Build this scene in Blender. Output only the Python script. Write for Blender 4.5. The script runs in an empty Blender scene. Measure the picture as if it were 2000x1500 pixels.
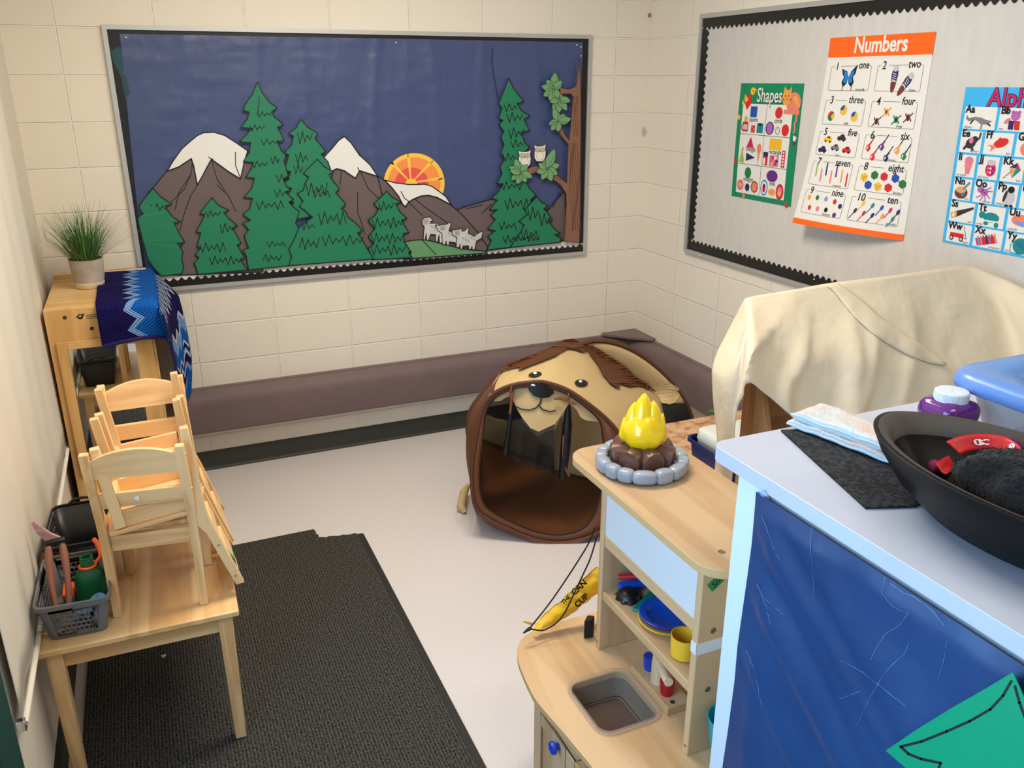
import bpy, bmesh, math, random, heapq
from mathutils import Vector, Matrix, noise
from mathutils.geometry import tessellate_polygon
S = bpy.context.scene
COL = S.collection
PI = math.pi
random.seed(7)
# ------------------------------------------------------------------ camera, light, exposure
CAM = Vector((-2.8168, -4.4947, 2.0091)); ROT = (1.2234, 0.0007, -0.409); FPX = 1639.33
cd = bpy.data.cameras.new('camera'); cam = bpy.data.objects.new('camera', cd); COL.objects.link(cam)
cam.location = CAM; cam.rotation_euler = ROT
cd.sensor_width = 36.0; cd.lens = FPX*36.0/2000.0; cd.clip_start = 0.02
S.camera = cam
S.view_settings.view_transform = 'Standard'; S.view_settings.look = 'None'
S.view_settings.gamma = 1.0; S.view_settings.use_curve_mapping = False
S.view_settings.exposure = 0.0
w = bpy.data.worlds.new('world'); S.world = w; w.use_nodes = True
w.node_tree.nodes['Background'].inputs[0].default_value = (0.55, 0.72, 1.0, 1)
w.node_tree.nodes['Background'].inputs[1].default_value = 1.0
def area(name, loc, rot, sx, sy, power, col):
    l = bpy.data.lights.new(name, 'AREA'); l.shape = 'RECTANGLE'; l.size = sx; l.size_y = sy; l.energy = power; l.color = col
    o = bpy.data.objects.new(name, l); COL.objects.link(o); o.location = loc; o.rotation_euler = rot; return o
LAMPS = [(-1.9, -1.85), (-1.75, -4.1), (0.9, -4.1)]; LAMP_POWER = [55, 6, 14]
for (x, y), p in zip(LAMPS, LAMP_POWER):
    area('ceiling_lamp_light', (x, y, 2.975), (0, 0, 0), 1.18, 0.56, p, (1.0, 0.90, 0.74))
area('window_daylight', (-3.33, -3.62, 1.56), (0, -PI/2, 0), 1.3, 1.5, 40, (0.37, 0.66, 1.0))
# a point of the photograph on a known plane of the room
RM = Matrix.Rotation(ROT[2], 3, 'Z') @ Matrix.Rotation(ROT[1], 3, 'Y') @ Matrix.Rotation(ROT[0], 3, 'X')
RMT = RM.transposed()
def ray(px, py): return RM @ Vector(((px-1000)/FPX, -(py-750)/FPX, -1))
def onp(px, py, ax, v):
    d = ray(px, py); return CAM + d*((v-CAM[ax])/d[ax])
def aX(px, py, v=0.0): return onp(px, py, 0, v)
def aY(px, py, v=0.0): return onp(px, py, 1, v)
def aZ(px, py, v=0.0): return onp(px, py, 2, v)
def aN(px, py, P0, n):
    d = ray(px, py); n = Vector(n); return CAM + d*(n.dot(Vector(P0)-CAM)/n.dot(d))
# ------------------------------------------------------------------ mesh builder
class MB:
    def __init__(s): s.v = []; s.f = []; s.mi = []; s.ml = []; s.uv = {}
    def mid(s, m):
        if m not in s.ml: s.ml.append(m)
        return s.ml.index(m)
    def add(s, vs, fs, m, uvs=None):
        b = len(s.v); k = s.mid(m)
        s.v += [Vector(p) for p in vs]
        for f in fs: s.f.append([b+i for i in f]); s.mi.append(k)
        if uvs:
            for i, u in enumerate(uvs): s.uv[b+i] = u
        return s
    def box(s, c, sz, m, rot=None):
        hx, hy, hz = sz[0]/2, sz[1]/2, sz[2]/2
        vs = [Vector((x, y, z)) for z in (-hz, hz) for y in (-hy, hy) for x in (-hx, hx)]
        if rot is not None: vs = [rot @ p for p in vs]
        c = Vector(c)
        return s.add([p+c for p in vs], [(0,2,3,1),(4,5,7,6),(0,1,5,4),(2,6,7,3),(0,4,6,2),(1,3,7,5)], m)
    def bx(s, x0, x1, y0, y1, z0, z1, m): return s.box(((x0+x1)/2,(y0+y1)/2,(z0+z1)/2),(abs(x1-x0),abs(y1-y0),abs(z1-z0)),m)
    def bar(s, p0, p1, w, t, m, up=(0,0,1), w1=None, t1=None):
        p0 = Vector(p0); p1 = Vector(p1); d = (p1-p0).normalized(); up = Vector(up)
        if abs(d.dot(up)) > .98: up = Vector((0,1,0))
        a = d.cross(up).normalized(); b = a.cross(d).normalized()
        w1 = w if w1 is None else w1; t1 = t if t1 is None else t1
        vs = []
        for p, ww, tt in ((p0, w, t), (p1, w1, t1)):
            for sa, sb in ((-1,-1),(1,-1),(1,1),(-1,1)): vs.append(p + a*sa*ww/2 + b*sb*tt/2)
        return s.add(vs, [(3,2,1,0),(4,5,6,7),(0,1,5,4),(1,2,6,5),(2,3,7,6),(3,0,4,7)], m)
    def loft(s, rings, m, cap=True, closed=False, capm=None):
        n = len(rings[0]); vs = [p for r in rings for p in r]; fs = []
        R = len(rings)
        for i in range(R if closed else R-1):
            j = (i+1) % R
            for k in range(n): fs.append((i*n+k, i*n+(k+1)%n, j*n+(k+1)%n, j*n+k))
        s.add(vs, fs, m)
        if cap and not closed:
            s.add(rings[0], [tuple(range(n-1,-1,-1))], capm or m); s.add(rings[-1], [tuple(range(n))], capm or m)
        return s
    def tube(s, pts, r, m, n=8, closed=False, cap=True):
        pts = [Vector(p) for p in pts]; L = len(pts)
        rs = r if isinstance(r, (list, tuple)) else [r]*L
        rings = []; a = None
        for i, p in enumerate(pts):
            if closed: d = pts[(i+1)%L]-pts[i-1]
            else: d = pts[min(i+1,L-1)]-pts[max(i-1,0)]
            d = d.normalized() if d.length > 1e-9 else Vector((0,0,1))
            if a is None:
                u = Vector((0,0,1)) if abs(d.z) < .9 else Vector((1,0,0)); a = d.cross(u).normalized()
            else:
                a = (a - d*a.dot(d)).normalized()
            b = d.cross(a)
            rings.append([p + (a*math.cos(2*PI*k/n)+b*math.sin(2*PI*k/n))*rs[i] for k in range(n)])
        return s.loft(rings, m, cap=cap, closed=closed)
    def lathe(s, prof, c, m, n=32, sx=1, sy=1, fn=None):
        c = Vector(c); rings = []
        for (r, z) in prof:
            ring = []
            for k in range(n):
                a = 2*PI*k/n; rr = r*(fn(a, z) if fn else 1)
                ring.append(c+Vector((rr*sx*math.cos(a), rr*sy*math.sin(a), z)))
            rings.append(ring)
        return s.loft(rings, m, cap=False)
    def prism(s, poly, f0, f1, m, msd=None):
        """poly: 2-D outline; f0/f1 map (u,v) to the back and the front point"""
        n = len(poly); tr = tessellate_polygon([[Vector((p[0],p[1],0)) for p in poly]])
        A = [f0(*p) for p in poly]; B = [f1(*p) for p in poly]
        s.add(B, [tuple(t) for t in tr], m); s.add(A, [tuple(t)[::-1] for t in tr], m)
        return s.add(A+B, [(i,(i+1)%n,n+(i+1)%n,n+i) for i in range(n)], msd or m)
    def grid(s, fn, nu, nv, m, closed_u=False):
        vs = []; uv = []
        for j in range(nv+1):
            for i in range(nu+1):
                vs.append(fn(i/nu, j/nv)); uv.append((i/nu, j/nv))
        fs = [(j*(nu+1)+i, j*(nu+1)+i+1, (j+1)*(nu+1)+i+1, (j+1)*(nu+1)+i) for j in range(nv) for i in range(nu)]
        return s.add(vs, fs, m, uv)
    def build(s, name, parent=None, smooth=40, bevel=0, seg=2, sub=0, solid=0, soff=0, world=True, weld=True, local=False, origin=None):
        me = bpy.data.meshes.new(name)
        off = Vector((0,0,0))
        if parent is not None and world: off = worg(parent)
        if parent is None and not local:
            if origin is not None: off = Vector(origin)
            else:
                lo = [min(p[i] for p in s.v) for i in range(3)]; hi = [max(p[i] for p in s.v) for i in range(3)]
                off = Vector(((lo[0]+hi[0])/2, (lo[1]+hi[1])/2, lo[2]))
        me.from_pydata([p-off for p in s.v], [], s.f)
        for m in s.ml: me.materials.append(m)
        me.polygons.foreach_set('material_index', s.mi)
        if s.uv:
            ul = me.uv_layers.new(name='UVMap')
            for lp in me.loops: ul.data[lp.index].uv = s.uv.get(lp.vertex_index, (0,0))
        bm = bmesh.new(); bm.from_mesh(me)
        if weld: bmesh.ops.remove_doubles(bm, verts=bm.verts, dist=1e-5)
        bmesh.ops.recalc_face_normals(bm, faces=bm.faces); bm.to_mesh(me); bm.free()
        if smooth:
            me.shade_smooth(); me.set_sharp_from_angle(angle=math.radians(smooth))
        o = bpy.data.objects.new(name, me); COL.objects.link(o)
        if parent is not None: o.parent = parent
        else: o.location = off
        if solid:
            q = o.modifiers.new('s', 'SOLIDIFY'); q.thickness = solid; q.offset = soff
        if bevel:
            q = o.modifiers.new('b', 'BEVEL'); q.width = bevel; q.segments = seg; q.limit_method = 'ANGLE'; q.angle_limit = math.radians(40)
            q.harden_normals = False
        if sub:
            q = o.modifiers.new('u', 'SUBSURF'); q.levels = sub; q.render_levels = sub
        return o
def worg(o):
    v = Vector((0,0,0))
    while o is not None: v += o.location; o = o.parent
    return v
def tag(o, label, cat, group=None):
    o['label'] = label; o['category'] = cat
    if group: o['group'] = group
    return o
def thing(name, label, cat, loc=(0,0,0), group=None, rot=(0,0,0)):
    o = bpy.data.objects.new(name, None); COL.objects.link(o); o.location = loc; o.rotation_euler = rot
    o.empty_display_size = .05
    return tag(o, label, cat, group)
def structure(o): o['kind'] = 'structure'; return o
def copy_tree(o, parent=None):
    c = o.copy(); COL.objects.link(c)
    if parent is not None: c.parent = parent
    for ch in [x for x in o.children]: copy_tree(ch, c)
    return c
# ------------------------------------------------------------------ materials
def lin(c):
    r = []
    for x in c[:3]:
        x = x/255.0
        r.append(x/12.92 if x <= .04045 else ((x+.055)/1.055)**2.4)
    return (r[0], r[1], r[2], 1)
_mc = {}
def nt(name):
    m = bpy.data.materials.new(name); m.use_nodes = True
    return m, m.node_tree.nodes, m.node_tree.links, m.node_tree.nodes['Principled BSDF']
def mat(name, col, rough=.6, metal=0, bump=0, bs=60, var=0, vs=8, spec=.5, trans=0, alpha=1, sss=0, coat=0, sheen=0, col2=None, st=(1,1,1), dist=.002):
    if name in _mc: return _mc[name]
    m, N, L, b = nt(name)
    b.inputs['Base Color'].default_value = lin(col); b.inputs['Roughness'].default_value = rough
    b.inputs['Metallic'].default_value = metal; b.inputs['Specular IOR Level'].default_value = spec
    b.inputs['Transmission Weight'].default_value = trans; b.inputs['Alpha'].default_value = alpha
    if sss: b.inputs['Subsurface Weight'].default_value = sss; b.inputs['Subsurface Radius'].default_value = (.02,.012,.006)
    if coat: b.inputs['Coat Weight'].default_value = coat; b.inputs['Coat Roughness'].default_value = .15
    if sheen: b.inputs['Sheen Weight'].default_value = sheen; b.inputs['Sheen Roughness'].default_value = .5
    if var or bump:
        tc = N.new('ShaderNodeTexCoord'); mp = N.new('ShaderNodeMapping'); L.new(tc.outputs['Object'], mp.inputs[0]); mp.inputs['Scale'].default_value = st
    if var:
        n = N.new('ShaderNodeTexNoise'); n.inputs['Scale'].default_value = vs; n.inputs['Detail'].default_value = 5; L.new(mp.outputs[0], n.inputs['Vector'])
        r = N.new('ShaderNodeValToRGB'); r.color_ramp.elements[0].position = .5-var; r.color_ramp.elements[1].position = .5+var
        r.color_ramp.elements[0].color = lin(col2 or [x*.8 for x in col]); r.color_ramp.elements[1].color = lin(col)
        L.new(n.outputs['Fac'], r.inputs[0]); L.new(r.outputs[0], b.inputs['Base Color'])
    if bump:
        n2 = N.new('ShaderNodeTexNoise'); n2.inputs['Scale'].default_value = bs; n2.inputs['Detail'].default_value = 3; L.new(mp.outputs[0], n2.inputs['Vector'])
        bp = N.new('ShaderNodeBump'); bp.inputs['Strength'].default_value = bump; bp.inputs['Distance'].default_value = dist
        L.new(n2.outputs['Fac'], bp.inputs['Height']); L.new(bp.outputs[0], b.inputs['Normal'])
    _mc[name] = m; return m
def wood(name, c1, c2, axis='x', k=1.0, rough=.42, fine=.35):
    if name in _mc: return _mc[name]
    m, N, L, b = nt(name)
    tc = N.new('ShaderNodeTexCoord'); mp = N.new('ShaderNodeMapping'); L.new(tc.outputs['Object'], mp.inputs[0])
    sc = {'x': (1.2,16,16), 'y': (16,1.2,16), 'z': (16,16,1.2)}[axis]; mp.inputs['Scale'].default_value = [q*k for q in sc]
    n = N.new('ShaderNodeTexNoise'); n.inputs['Scale'].default_value = 1.0; n.inputs['Detail'].default_value = 6; n.inputs['Distortion'].default_value = .9
    L.new(mp.outputs[0], n.inputs['Vector'])
    mul = N.new('ShaderNodeMath'); mul.operation = 'MULTIPLY'; mul.inputs[1].default_value = 5.0; L.new(n.outputs['Fac'], mul.inputs[0])
    pp = N.new('ShaderNodeMath'); pp.operation = 'PINGPONG'; pp.inputs[1].default_value = 1.0; L.new(mul.outputs[0], pp.inputs[0])
    mx = N.new('ShaderNodeMath'); mx.operation = 'MULTIPLY_ADD'; mx.inputs[1].default_value = .45; L.new(pp.outputs[0], mx.inputs[0]); L.new(n.outputs['Fac'], mx.inputs[2])
    r = N.new('ShaderNodeValToRGB'); r.color_ramp.elements[0].position = .3; r.color_ramp.elements[1].position = .85
    r.color_ramp.elements[0].color = lin(c2); r.color_ramp.elements[1].color = lin(c1)
    L.new(mx.outputs[0], r.inputs[0]); L.new(r.outputs[0], b.inputs['Base Color'])
    b.inputs['Roughness'].default_value = rough; b.inputs['Specular IOR Level'].default_value = fine
    bp = N.new('ShaderNodeBump'); bp.inputs['Strength'].default_value = .08; bp.inputs['Distance'].default_value = .002
    L.new(mx.outputs[0], bp.inputs['Height']); L.new(bp.outputs[0], b.inputs['Normal'])
    _mc[name] = m; return m
def pine(a): return wood('pine_'+a, (246,208,152), (220,168,108), a)
def birch(a): return wood('birch_'+a, (212,178,136), (190,152,108), a, .7)
# text as flat outlines: list of (verts, faces) in metres
def text2d(txt, size, shear=0, bold=0, align='LEFT'):
    cu = bpy.data.curves.new('t', 'FONT'); cu.body = txt; cu.size = size; cu.shear = shear; cu.align_x = align; cu.offset = bold; cu.resolution_u = 3
    o = bpy.data.objects.new('t', cu); COL.objects.link(o)
    dg = bpy.context.evaluated_depsgraph_get(); dg.update()
    me = o.evaluated_get(dg).to_mesh()
    vs = [(p.co.x, p.co.y) for p in me.vertices]; fs = [tuple(p.vertices) for p in me.polygons]
    o.evaluated_get(dg).to_mesh_clear(); bpy.data.objects.remove(o); bpy.data.curves.remove(cu)
    return vs, fs
class Draw:
    """ink on a surface: fn(u, v, h) gives the point at (u, v) lifted h off the surface"""
    def __init__(s, mb, fn, step=.05): s.mb = mb; s.fn = fn; s.st = step
    def poly(s, P, m, h=.0006):
        tr = tessellate_polygon([[Vector((p[0],p[1],0)) for p in P]]); s.mb.add([s.fn(p[0],p[1],h) for p in P], [tuple(t) for t in tr], m)
    def rect(s, u0, v0, u1, v1, m, h=.0006, n=1, nv=1):
        for i in range(n):
            for j in range(nv):
                a = u0+(u1-u0)*i/n; b = u0+(u1-u0)*(i+1)/n; c = v0+(v1-v0)*j/nv; d = v0+(v1-v0)*(j+1)/nv
                s.poly([(a,c),(b,c),(b,d),(a,d)], m, h)
    def ell(s, u, v, a, b, m, h=.0007, n=20, rot=0, a0=0, a1=2*PI):
        c, q = math.cos(rot), math.sin(rot); P = []
        full = abs(a1-a0-2*PI) < 1e-6
        for k in range(n if full else n+1):
            t = a0+(a1-a0)*k/n; x, y = a*math.cos(t), b*math.sin(t); P.append((u+x*c-y*q, v+x*q+y*c))
        if not full: P.append((u, v))
        s.poly(P, m, h)
    def line(s, P, w, m, h=.0009, closed=False):
        P = [Vector((p[0],p[1])) for p in P]
        if closed: P = P+[P[0]]
        for a, b in zip(P, P[1:]):
            d = b-a
            if d.length < 1e-7: continue
            d.normalize(); nn = Vector((-d.y, d.x))*w/2; e = d*w*.35
            q = [a-e+nn, a-e-nn, b+e-nn, b+e+nn]
            s.mb.add([s.fn(p.x, p.y, h) for p in q], [(0,1,2,3)], m)
    def text(s, txt, u, v, size, m, h=.001, shear=0, bold=0, align='LEFT', sx=1.0, flip=-1, rot=0):
        vs, fs = text2d(txt, size, shear, bold, align); c, q = math.cos(rot), math.sin(rot)
        s.mb.add([s.fn(u+sx*x*c-y*q*1, v+flip*(x*q*sx+y*c), h) for x, y in vs], fs, m)
# ------------------------------------------------------------------ the room
XW = -3.285; YF = -6.6; XR2 = 2.4; H = 3.0
def wallmat(name, horiz, loc):
    m, N, L, b = nt(name)
    tc = N.new('ShaderNodeTexCoord'); sp = N.new('ShaderNodeSeparateXYZ'); cb = N.new('ShaderNodeCombineXYZ')
    geo = N.new('ShaderNodeNewGeometry')
    L.new(geo.outputs['Position'], sp.inputs[0]); L.new(sp.outputs[horiz], cb.inputs[0]); L.new(sp.outputs['Z'], cb.inputs[1])
    mp = N.new('ShaderNodeMapping'); mp.inputs['Location'].default_value = (loc[0], loc[1], 0); L.new(cb.outputs[0], mp.inputs[0])
    br = N.new('ShaderNodeTexBrick'); br.offset = 0; br.squash = 1
    br.inputs['Color1'].default_value = lin((238,229,214)); br.inputs['Color2'].default_value = lin((235,226,211)); br.inputs['Mortar'].default_value = lin((242,234,221))
    br.inputs['Scale'].default_value = 1; br.inputs['Mortar Size'].default_value = .0055; br.inputs['Mortar Smooth'].default_value = .5
    br.inputs['Brick Width'].default_value = loc[2]; br.inputs['Row Height'].default_value = .2032
    L.new(mp.outputs[0], br.inputs['Vector'])
    n = N.new('ShaderNodeTexNoise'); n.inputs['Scale'].default_value = 45; n.inputs['Detail'].default_value = 4; L.new(geo.outputs['Position'], n.inputs['Vector'])
    ma = N.new('ShaderNodeMath'); ma.operation = 'MULTIPLY_ADD'; ma.inputs[1].default_value = -1.0; L.new(br.outputs['Fac'], ma.inputs[0])
    mb_ = N.new('ShaderNodeMath'); mb_.operation = 'MULTIPLY'; mb_.inputs[1].default_value = .35; L.new(n.outputs['Fac'], mb_.inputs[0]); L.new(mb_.outputs[0], ma.inputs[2])
    bp = N.new('ShaderNodeBump'); bp.inputs['Strength'].default_value = .75; bp.inputs['Distance'].default_value = .0045
    L.new(ma.outputs[0], bp.inputs['Height']); L.new(bp.outputs[0], b.inputs['Normal'])
    L.new(br.outputs['Color'], b.inputs['Base Color']); b.inputs['Roughness'].default_value = .55; b.inputs['Specular IOR Level'].default_value = .25
    return m
WB = wallmat('painted_block_back', 'X', (.218+.4074*20, .003, .4074))
WR = wallmat('painted_block_right', 'Y', (.4097+.4144*20, .003, .4144))
PL = mat('painted_plaster', (228,220,206), .6, bump=.15, bs=80)
m = MB(); m.bx(XW-.2, XR2+.2, 0, .2, 0, H, WB); structure(m.build('wall_back', smooth=0))
m = MB(); m.bx(0, .15, -3.3, 0, 0, H, WR); structure(m.build('wall_right', smooth=0))
m = MB(); m.bx(.15, XR2, -3.3, -3.15, 0, H, PL); m.bx(XR2, XR2+.15, YF, -3.15, 0, H, PL); structure(m.build('wall_side', smooth=0))
m = MB(); m.bx(XW-.2, XR2+.15, YF-.15, YF, 0, H, PL); structure(m.build('wall_front', smooth=0))
# left wall with two window openings: one behind the blind, one nearer the camera
W1 = (-2.35, -.75, .85, 2.4); W2 = (-4.42, -2.82, .85, 2.27)
m = MB()
def wl(y0, y1, z0, z1): m.bx(XW-.2, XW, y0, y1, z0, z1, PL)
wl(W1[1], 0, 0, H); wl(W2[1], W1[0], 0, H); wl(YF, W2[0], 0, H)
for W_ in (W1, W2): wl(W_[0], W_[1], 0, W_[2]); wl(W_[0], W_[1], W_[3], H)
structure(m.build('wall_left', smooth=0))
FR = mat('window_frame_white', (225,225,222), .4); GL = mat('window_glass', (250,252,255), .02, trans=1, alpha=.25)
for i, W_ in enumerate((W1, W2)):
    m = MB(); x = XW-.12; t = .05
    m.bx(x-.03, x+.03, W_[0], W_[1], W_[2], W_[2]+t, FR); m.bx(x-.03, x+.03, W_[0], W_[1], W_[3]-t, W_[3], FR)
    for yy in (W_[0]+t/2, (W_[0]+W_[1])/2, W_[1]-t/2): m.bx(x-.03, x+.03, yy-t/2, yy+t/2, W_[2]+t, W_[3]-t, FR)
    wo = structure(m.build('window_%d' % (i+1), smooth=0, bevel=.004))
    m = MB(); m.bx(x-.004, x+.004, W_[0]+t, W_[1]-t, W_[2]+t, W_[3]-t, GL); m.build('pane', wo, smooth=0)
CE = mat('ceiling_tile', (232,230,224), .8, bump=.3, bs=120)
m = MB(); m.bx(XW-.2, XR2+.15, YF-.15, .2, H, H+.1, CE); structure(m.build('ceiling', smooth=0))
# floor: pale speckled vinyl
fm, N, L, b = nt('speckled_vinyl')
g = N.new('ShaderNodeNewGeometry'); n1 = N.new('ShaderNodeTexNoise'); n1.inputs['Scale'].default_value = 260; n1.inputs['Detail'].default_value = 3
L.new(g.outputs['Position'], n1.inputs['Vector'])
r1 = N.new('ShaderNodeValToRGB'); r1.color_ramp.elements[0].position = .34; r1.color_ramp.elements[1].position = .62
r1.color_ramp.elements[0].color = lin((206,198,196)); r1.color_ramp.elements[1].color = lin((224,217,214))
L.new(n1.outputs['Fac'], r1.inputs[0])
n2 = N.new('ShaderNodeTexNoise'); n2.inputs['Scale'].default_value = 2.2; n2.inputs['Detail'].default_value = 4; L.new(g.outputs['Position'], n2.inputs['Vector'])
mr = N.new('ShaderNodeMapRange'); mr.inputs[1].default_value = .3; mr.inputs[2].default_value = .7; mr.inputs[3].default_value = .28; mr.inputs[4].default_value = .42
L.new(n2.outputs['Fac'], mr.inputs[0]); L.new(mr.outputs[0], b.inputs['Roughness']); L.new(r1.outputs[0], b.inputs['Base Color']); b.inputs['Specular IOR Level'].default_value = .3
m = MB(); m.bx(XW-.2, XR2+.15, YF-.15, .2, -.1, 0, fm); structure(m.build('floor', smooth=0))
# cove base
BB = mat('dark_rubber_base', (52,54,49), .5, spec=.35)
def cove(p0, p1, nrm, name):
    m = MB(); p0 = Vector(p0); p1 = Vector(p1); nrm = Vector(nrm)
    prof = [(0,0),(.016,0),(.0155,.004),(.009,.010),(.005,.02),(.004,.104),(.002,.108),(0,.108)]
    m.loft([[p+nrm*a+Vector((0,0,z)) for a, z in prof] for p in (p0, p1)], BB); return structure(m.build(name, smooth=50))
cove((XW,0,0), (0,0,0), (0,-1,0), 'baseboard_back'); cove((0,0,0), (0,-3.3,0), (-1,0,0), 'baseboard_right'); cove((XW,YF,0), (XW,0,0), (1,0,0), 'baseboard_left')
# padded heater cover along both walls
RL = mat('mauve_heater_cover', (122,102,102), .62, bump=.25, bs=140, var=.3, vs=5, col2=(112,93,94), spec=.3, sheen=.15)
def rail(a0, a1, horiz, name):
    prof = [(0,.250),(.098,.250),(.104,.254),(.107,.262),(.107,.405),(.104,.425),(.096,.443),(.082,.458),(.070,.464),(.028,.470),(.026,.477),(0,.478)]
    m = MB(); rings = []
    for a in (a0, a1): rings.append([(a,-d,z) if horiz == 'X' else (-d,a,z) for d, z in prof])
    m.loft(rings, RL); return structure(m.build(name, smooth=45))
rail(XW, -.108, 'X', 'trim_1'); rail(-.108, -3.3, 'Y', 'trim_2')
m = MB(); m.bx(-.108, 0, -.108, 0, .25, .476, RL)
tri = [(-.245,-.002),(-.002,-.002),(-.002,-.245),(-.03,-.26),(-.26,-.03)]
m.prism(tri, lambda u, v: (u, v, .480), lambda u, v: (u, v, .494), RL)
SC = mat('screw_head', (205,200,190), .3, metal=.7)
for (x, y) in ((-.165,-.05),(-.05,-.165)): m.lathe([(.001,.497),(.006,.496),(.006,.493)], (x,y,0), SC, n=10)
structure(m.build('trim_3', smooth=30))
# ceiling light fixtures
LD = mat('light_diffuser', (255,244,226), .5)
ld = LD.node_tree.nodes['Principled BSDF']; ld.inputs['Emission Color'].default_value = (1,.86,.68,1); ld.inputs['Emission Strength'].default_value = 3
for i, (x, y) in enumerate(LAMPS):
    t = thing('ceiling_light', ['recessed ceiling light panel above the tent corner, out of frame', 'recessed ceiling light panel above where the photographer stands', 'recessed ceiling light panel farther right in the room'][i], 'ceiling light', (x, y, H-.02), 'ceiling light panels')
    m = MB(); m.bx(x-.61, x+.61, y-.31, y-.29, H-.02, H-.001, FR); m.bx(x-.61, x+.61, y+.29, y+.31, H-.02, H-.001, FR); m.bx(x-.61, x-.59, y-.29, y+.29, H-.02, H-.001, FR); m.bx(x+.59, x+.61, y-.29, y+.29, H-.02, H-.001, FR); m.build('frame', t, smooth=0)
    m = MB(); m.bx(x-.59, x+.59, y-.29, y+.29, H-.012, H-.003, LD); m.build('diffuser', t, smooth=0)
# ------------------------------------------------------------------ roller blind on the left wall
BLM = mat('blind_fabric', (232,225,212), .75, bump=.2, bs=200, trans=0)
t = thing('roller_blind', 'large cream roller blind pulled down on the left wall beside the wooden table', 'window blind', (XW+.02, -1.52, .5))
m = MB()
def bf(u, v):
    y = -.585 - u*1.895; z = .52 + v*2.2
    x = XW+.017 + .0035*math.sin(u*46+1.5*math.sin(v*3))*(1-.4*v) + .002*math.sin(u*19+v*2)
    return (x, y, z)
m.grid(bf, 150, 24, BLM); m.build('blind_sheet', t, solid=.0012)
m = MB(); m.tube([(XW+.024,-.58,.513),(XW+.024,-2.485,.513)], .0085, BLM, n=10); m.build('bottom_bar', t)
m = MB(); m.tube([(XW+.04,-.56,2.74),(XW+.04,-2.5,2.74)], .035, FR, n=16); m.build('roller_tube', t)
m = MB()
for k in range(150):
    z = 1.10+k*.011; y0 = -.50
    m.lathe([(.0005,.0025),(.0021,.0015),(.0025,0),(.0021,-.0015),(.0005,-.0025)], (XW+.012, y0, z), BLM, n=6)
m.tube([(XW+.012,-.5,1.10),(XW+.012,-.5,2.74)], .0008, BLM, n=5); m.build('bead_chain', t)
m = MB(); CH = mat('chrome_clip', (215,220,225), .2, metal=1); m.bx(XW+.008, XW+.028, -2.50, -2.482, .500, .530, CH); m.build('end_cap', t, bevel=.002)
TE = mat('dark_teal_panel', (10,66,62), .55, bump=.2, bs=20)
t = thing('room_divider', 'dark teal upright panel standing against the left wall at the lower left edge', 'divider panel', (XW+.03, -2.72, 0))
m = MB(); m.bx(XW+.012, XW+.037, -2.805, -2.635, .012, 1.55, TE); m.build('panel', t, bevel=.004)
for y_ in (-2.77, -2.67): m = MB(); m.bx(XW+.008, XW+.05, y_-.025, y_+.025, 0, .014, TE); m.build('foot', t, bevel=.003)
# ------------------------------------------------------------------ entrance rug
RG, N, L, b = nt('ribbed_rug')
g = N.new('ShaderNodeNewGeometry'); sp = N.new('ShaderNodeSeparateXYZ'); L.new(g.outputs['Position'], sp.inputs[0])
ns = N.new('ShaderNodeTexNoise'); ns.inputs['Scale'].default_value = 120; ns.inputs['Detail'].default_value = 5; L.new(g.outputs['Position'], ns.inputs['Vector'])
ms = N.new('ShaderNodeMath'); ms.operation = 'MULTIPLY_ADD'; ms.inputs[1].default_value = 2*PI/.011; L.new(sp.outputs['X'], ms.inputs[0])
n4 = N.new('ShaderNodeMath'); n4.operation = 'MULTIPLY'; n4.inputs[1].default_value = 2.0; L.new(ns.outputs['Fac'], n4.inputs[0]); L.new(n4.outputs[0], ms.inputs[2])
sn = N.new('ShaderNodeMath'); sn.operation = 'SINE'; L.new(ms.outputs[0], sn.inputs[0])
ad = N.new('ShaderNodeMath'); ad.operation = 'MULTIPLY_ADD'; ad.inputs[1].default_value = .10; L.new(sn.outputs[0], ad.inputs[0]); L.new(ns.outputs['Fac'], ad.inputs[2])
rr = N.new('ShaderNodeValToRGB'); rr.color_ramp.elements[0].position = .3; rr.color_ramp.elements[1].position = .78
rr.color_ramp.elements[0].color = lin((30,29,27)); rr.color_ramp.elements[1].color = lin((94,91,86)); L.new(ad.outputs[0], rr.inputs[0])
L.new(rr.outputs[0], b.inputs['Base Color']); b.inputs['Roughness'].default_value = .95; b.inputs['Specular IOR Level'].default_value = .1
bp = N.new('ShaderNodeBump'); bp.inputs['Strength'].default_value = .9; bp.inputs['Distance'].default_value = .004; L.new(ad.outputs[0], bp.inputs['Height']); L.new(bp.outputs[0], b.inputs['Normal'])
RE = mat('rug_rubber_edge', (34,34,33), .7, bump=.2, bs=200)
t = thing('entrance_mat', 'black ribbed carpet mat with a torn corner under and beside the wooden table', 'rug', (-2.65,-2.0,0))
xl, xr, yt, yb = -3.232, -2.078, -.905, -3.6
rag = [(-2.286,-.902),(-2.281,-.930),(-2.284,-.948),(-2.276,-.965),(-2.279,-.985),(-2.262,-.992),(-2.245,-1.002),(-2.236,-.996),(-2.21,-1.004),(-2.19,-1.012),(-2.172,-1.008),(-2.15,-1.018),(-2.132,-1.020),(-2.118,-1.016),(-2.106,-1.024)]
poly = [(xl,yb),(xr-.028,yb),(xr-.028,-1.024)]+rag[::-1]+[(xl,yt)]
m = MB(); m.prism(poly, lambda u, v: (u, v, .0005), lambda u, v: (u, v, .0085), RG); m.build('pile', t, smooth=20)
m = MB(); m.prism([(xr-.028,yb),(xr,yb),(xr,-1.03),(xr-.012,-1.022),(xr-.028,-1.026)], lambda u, v: (u, v, .0005), lambda u, v: (u, v, .0045), RE); m.build('rubber_border', t, smooth=20)
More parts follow.
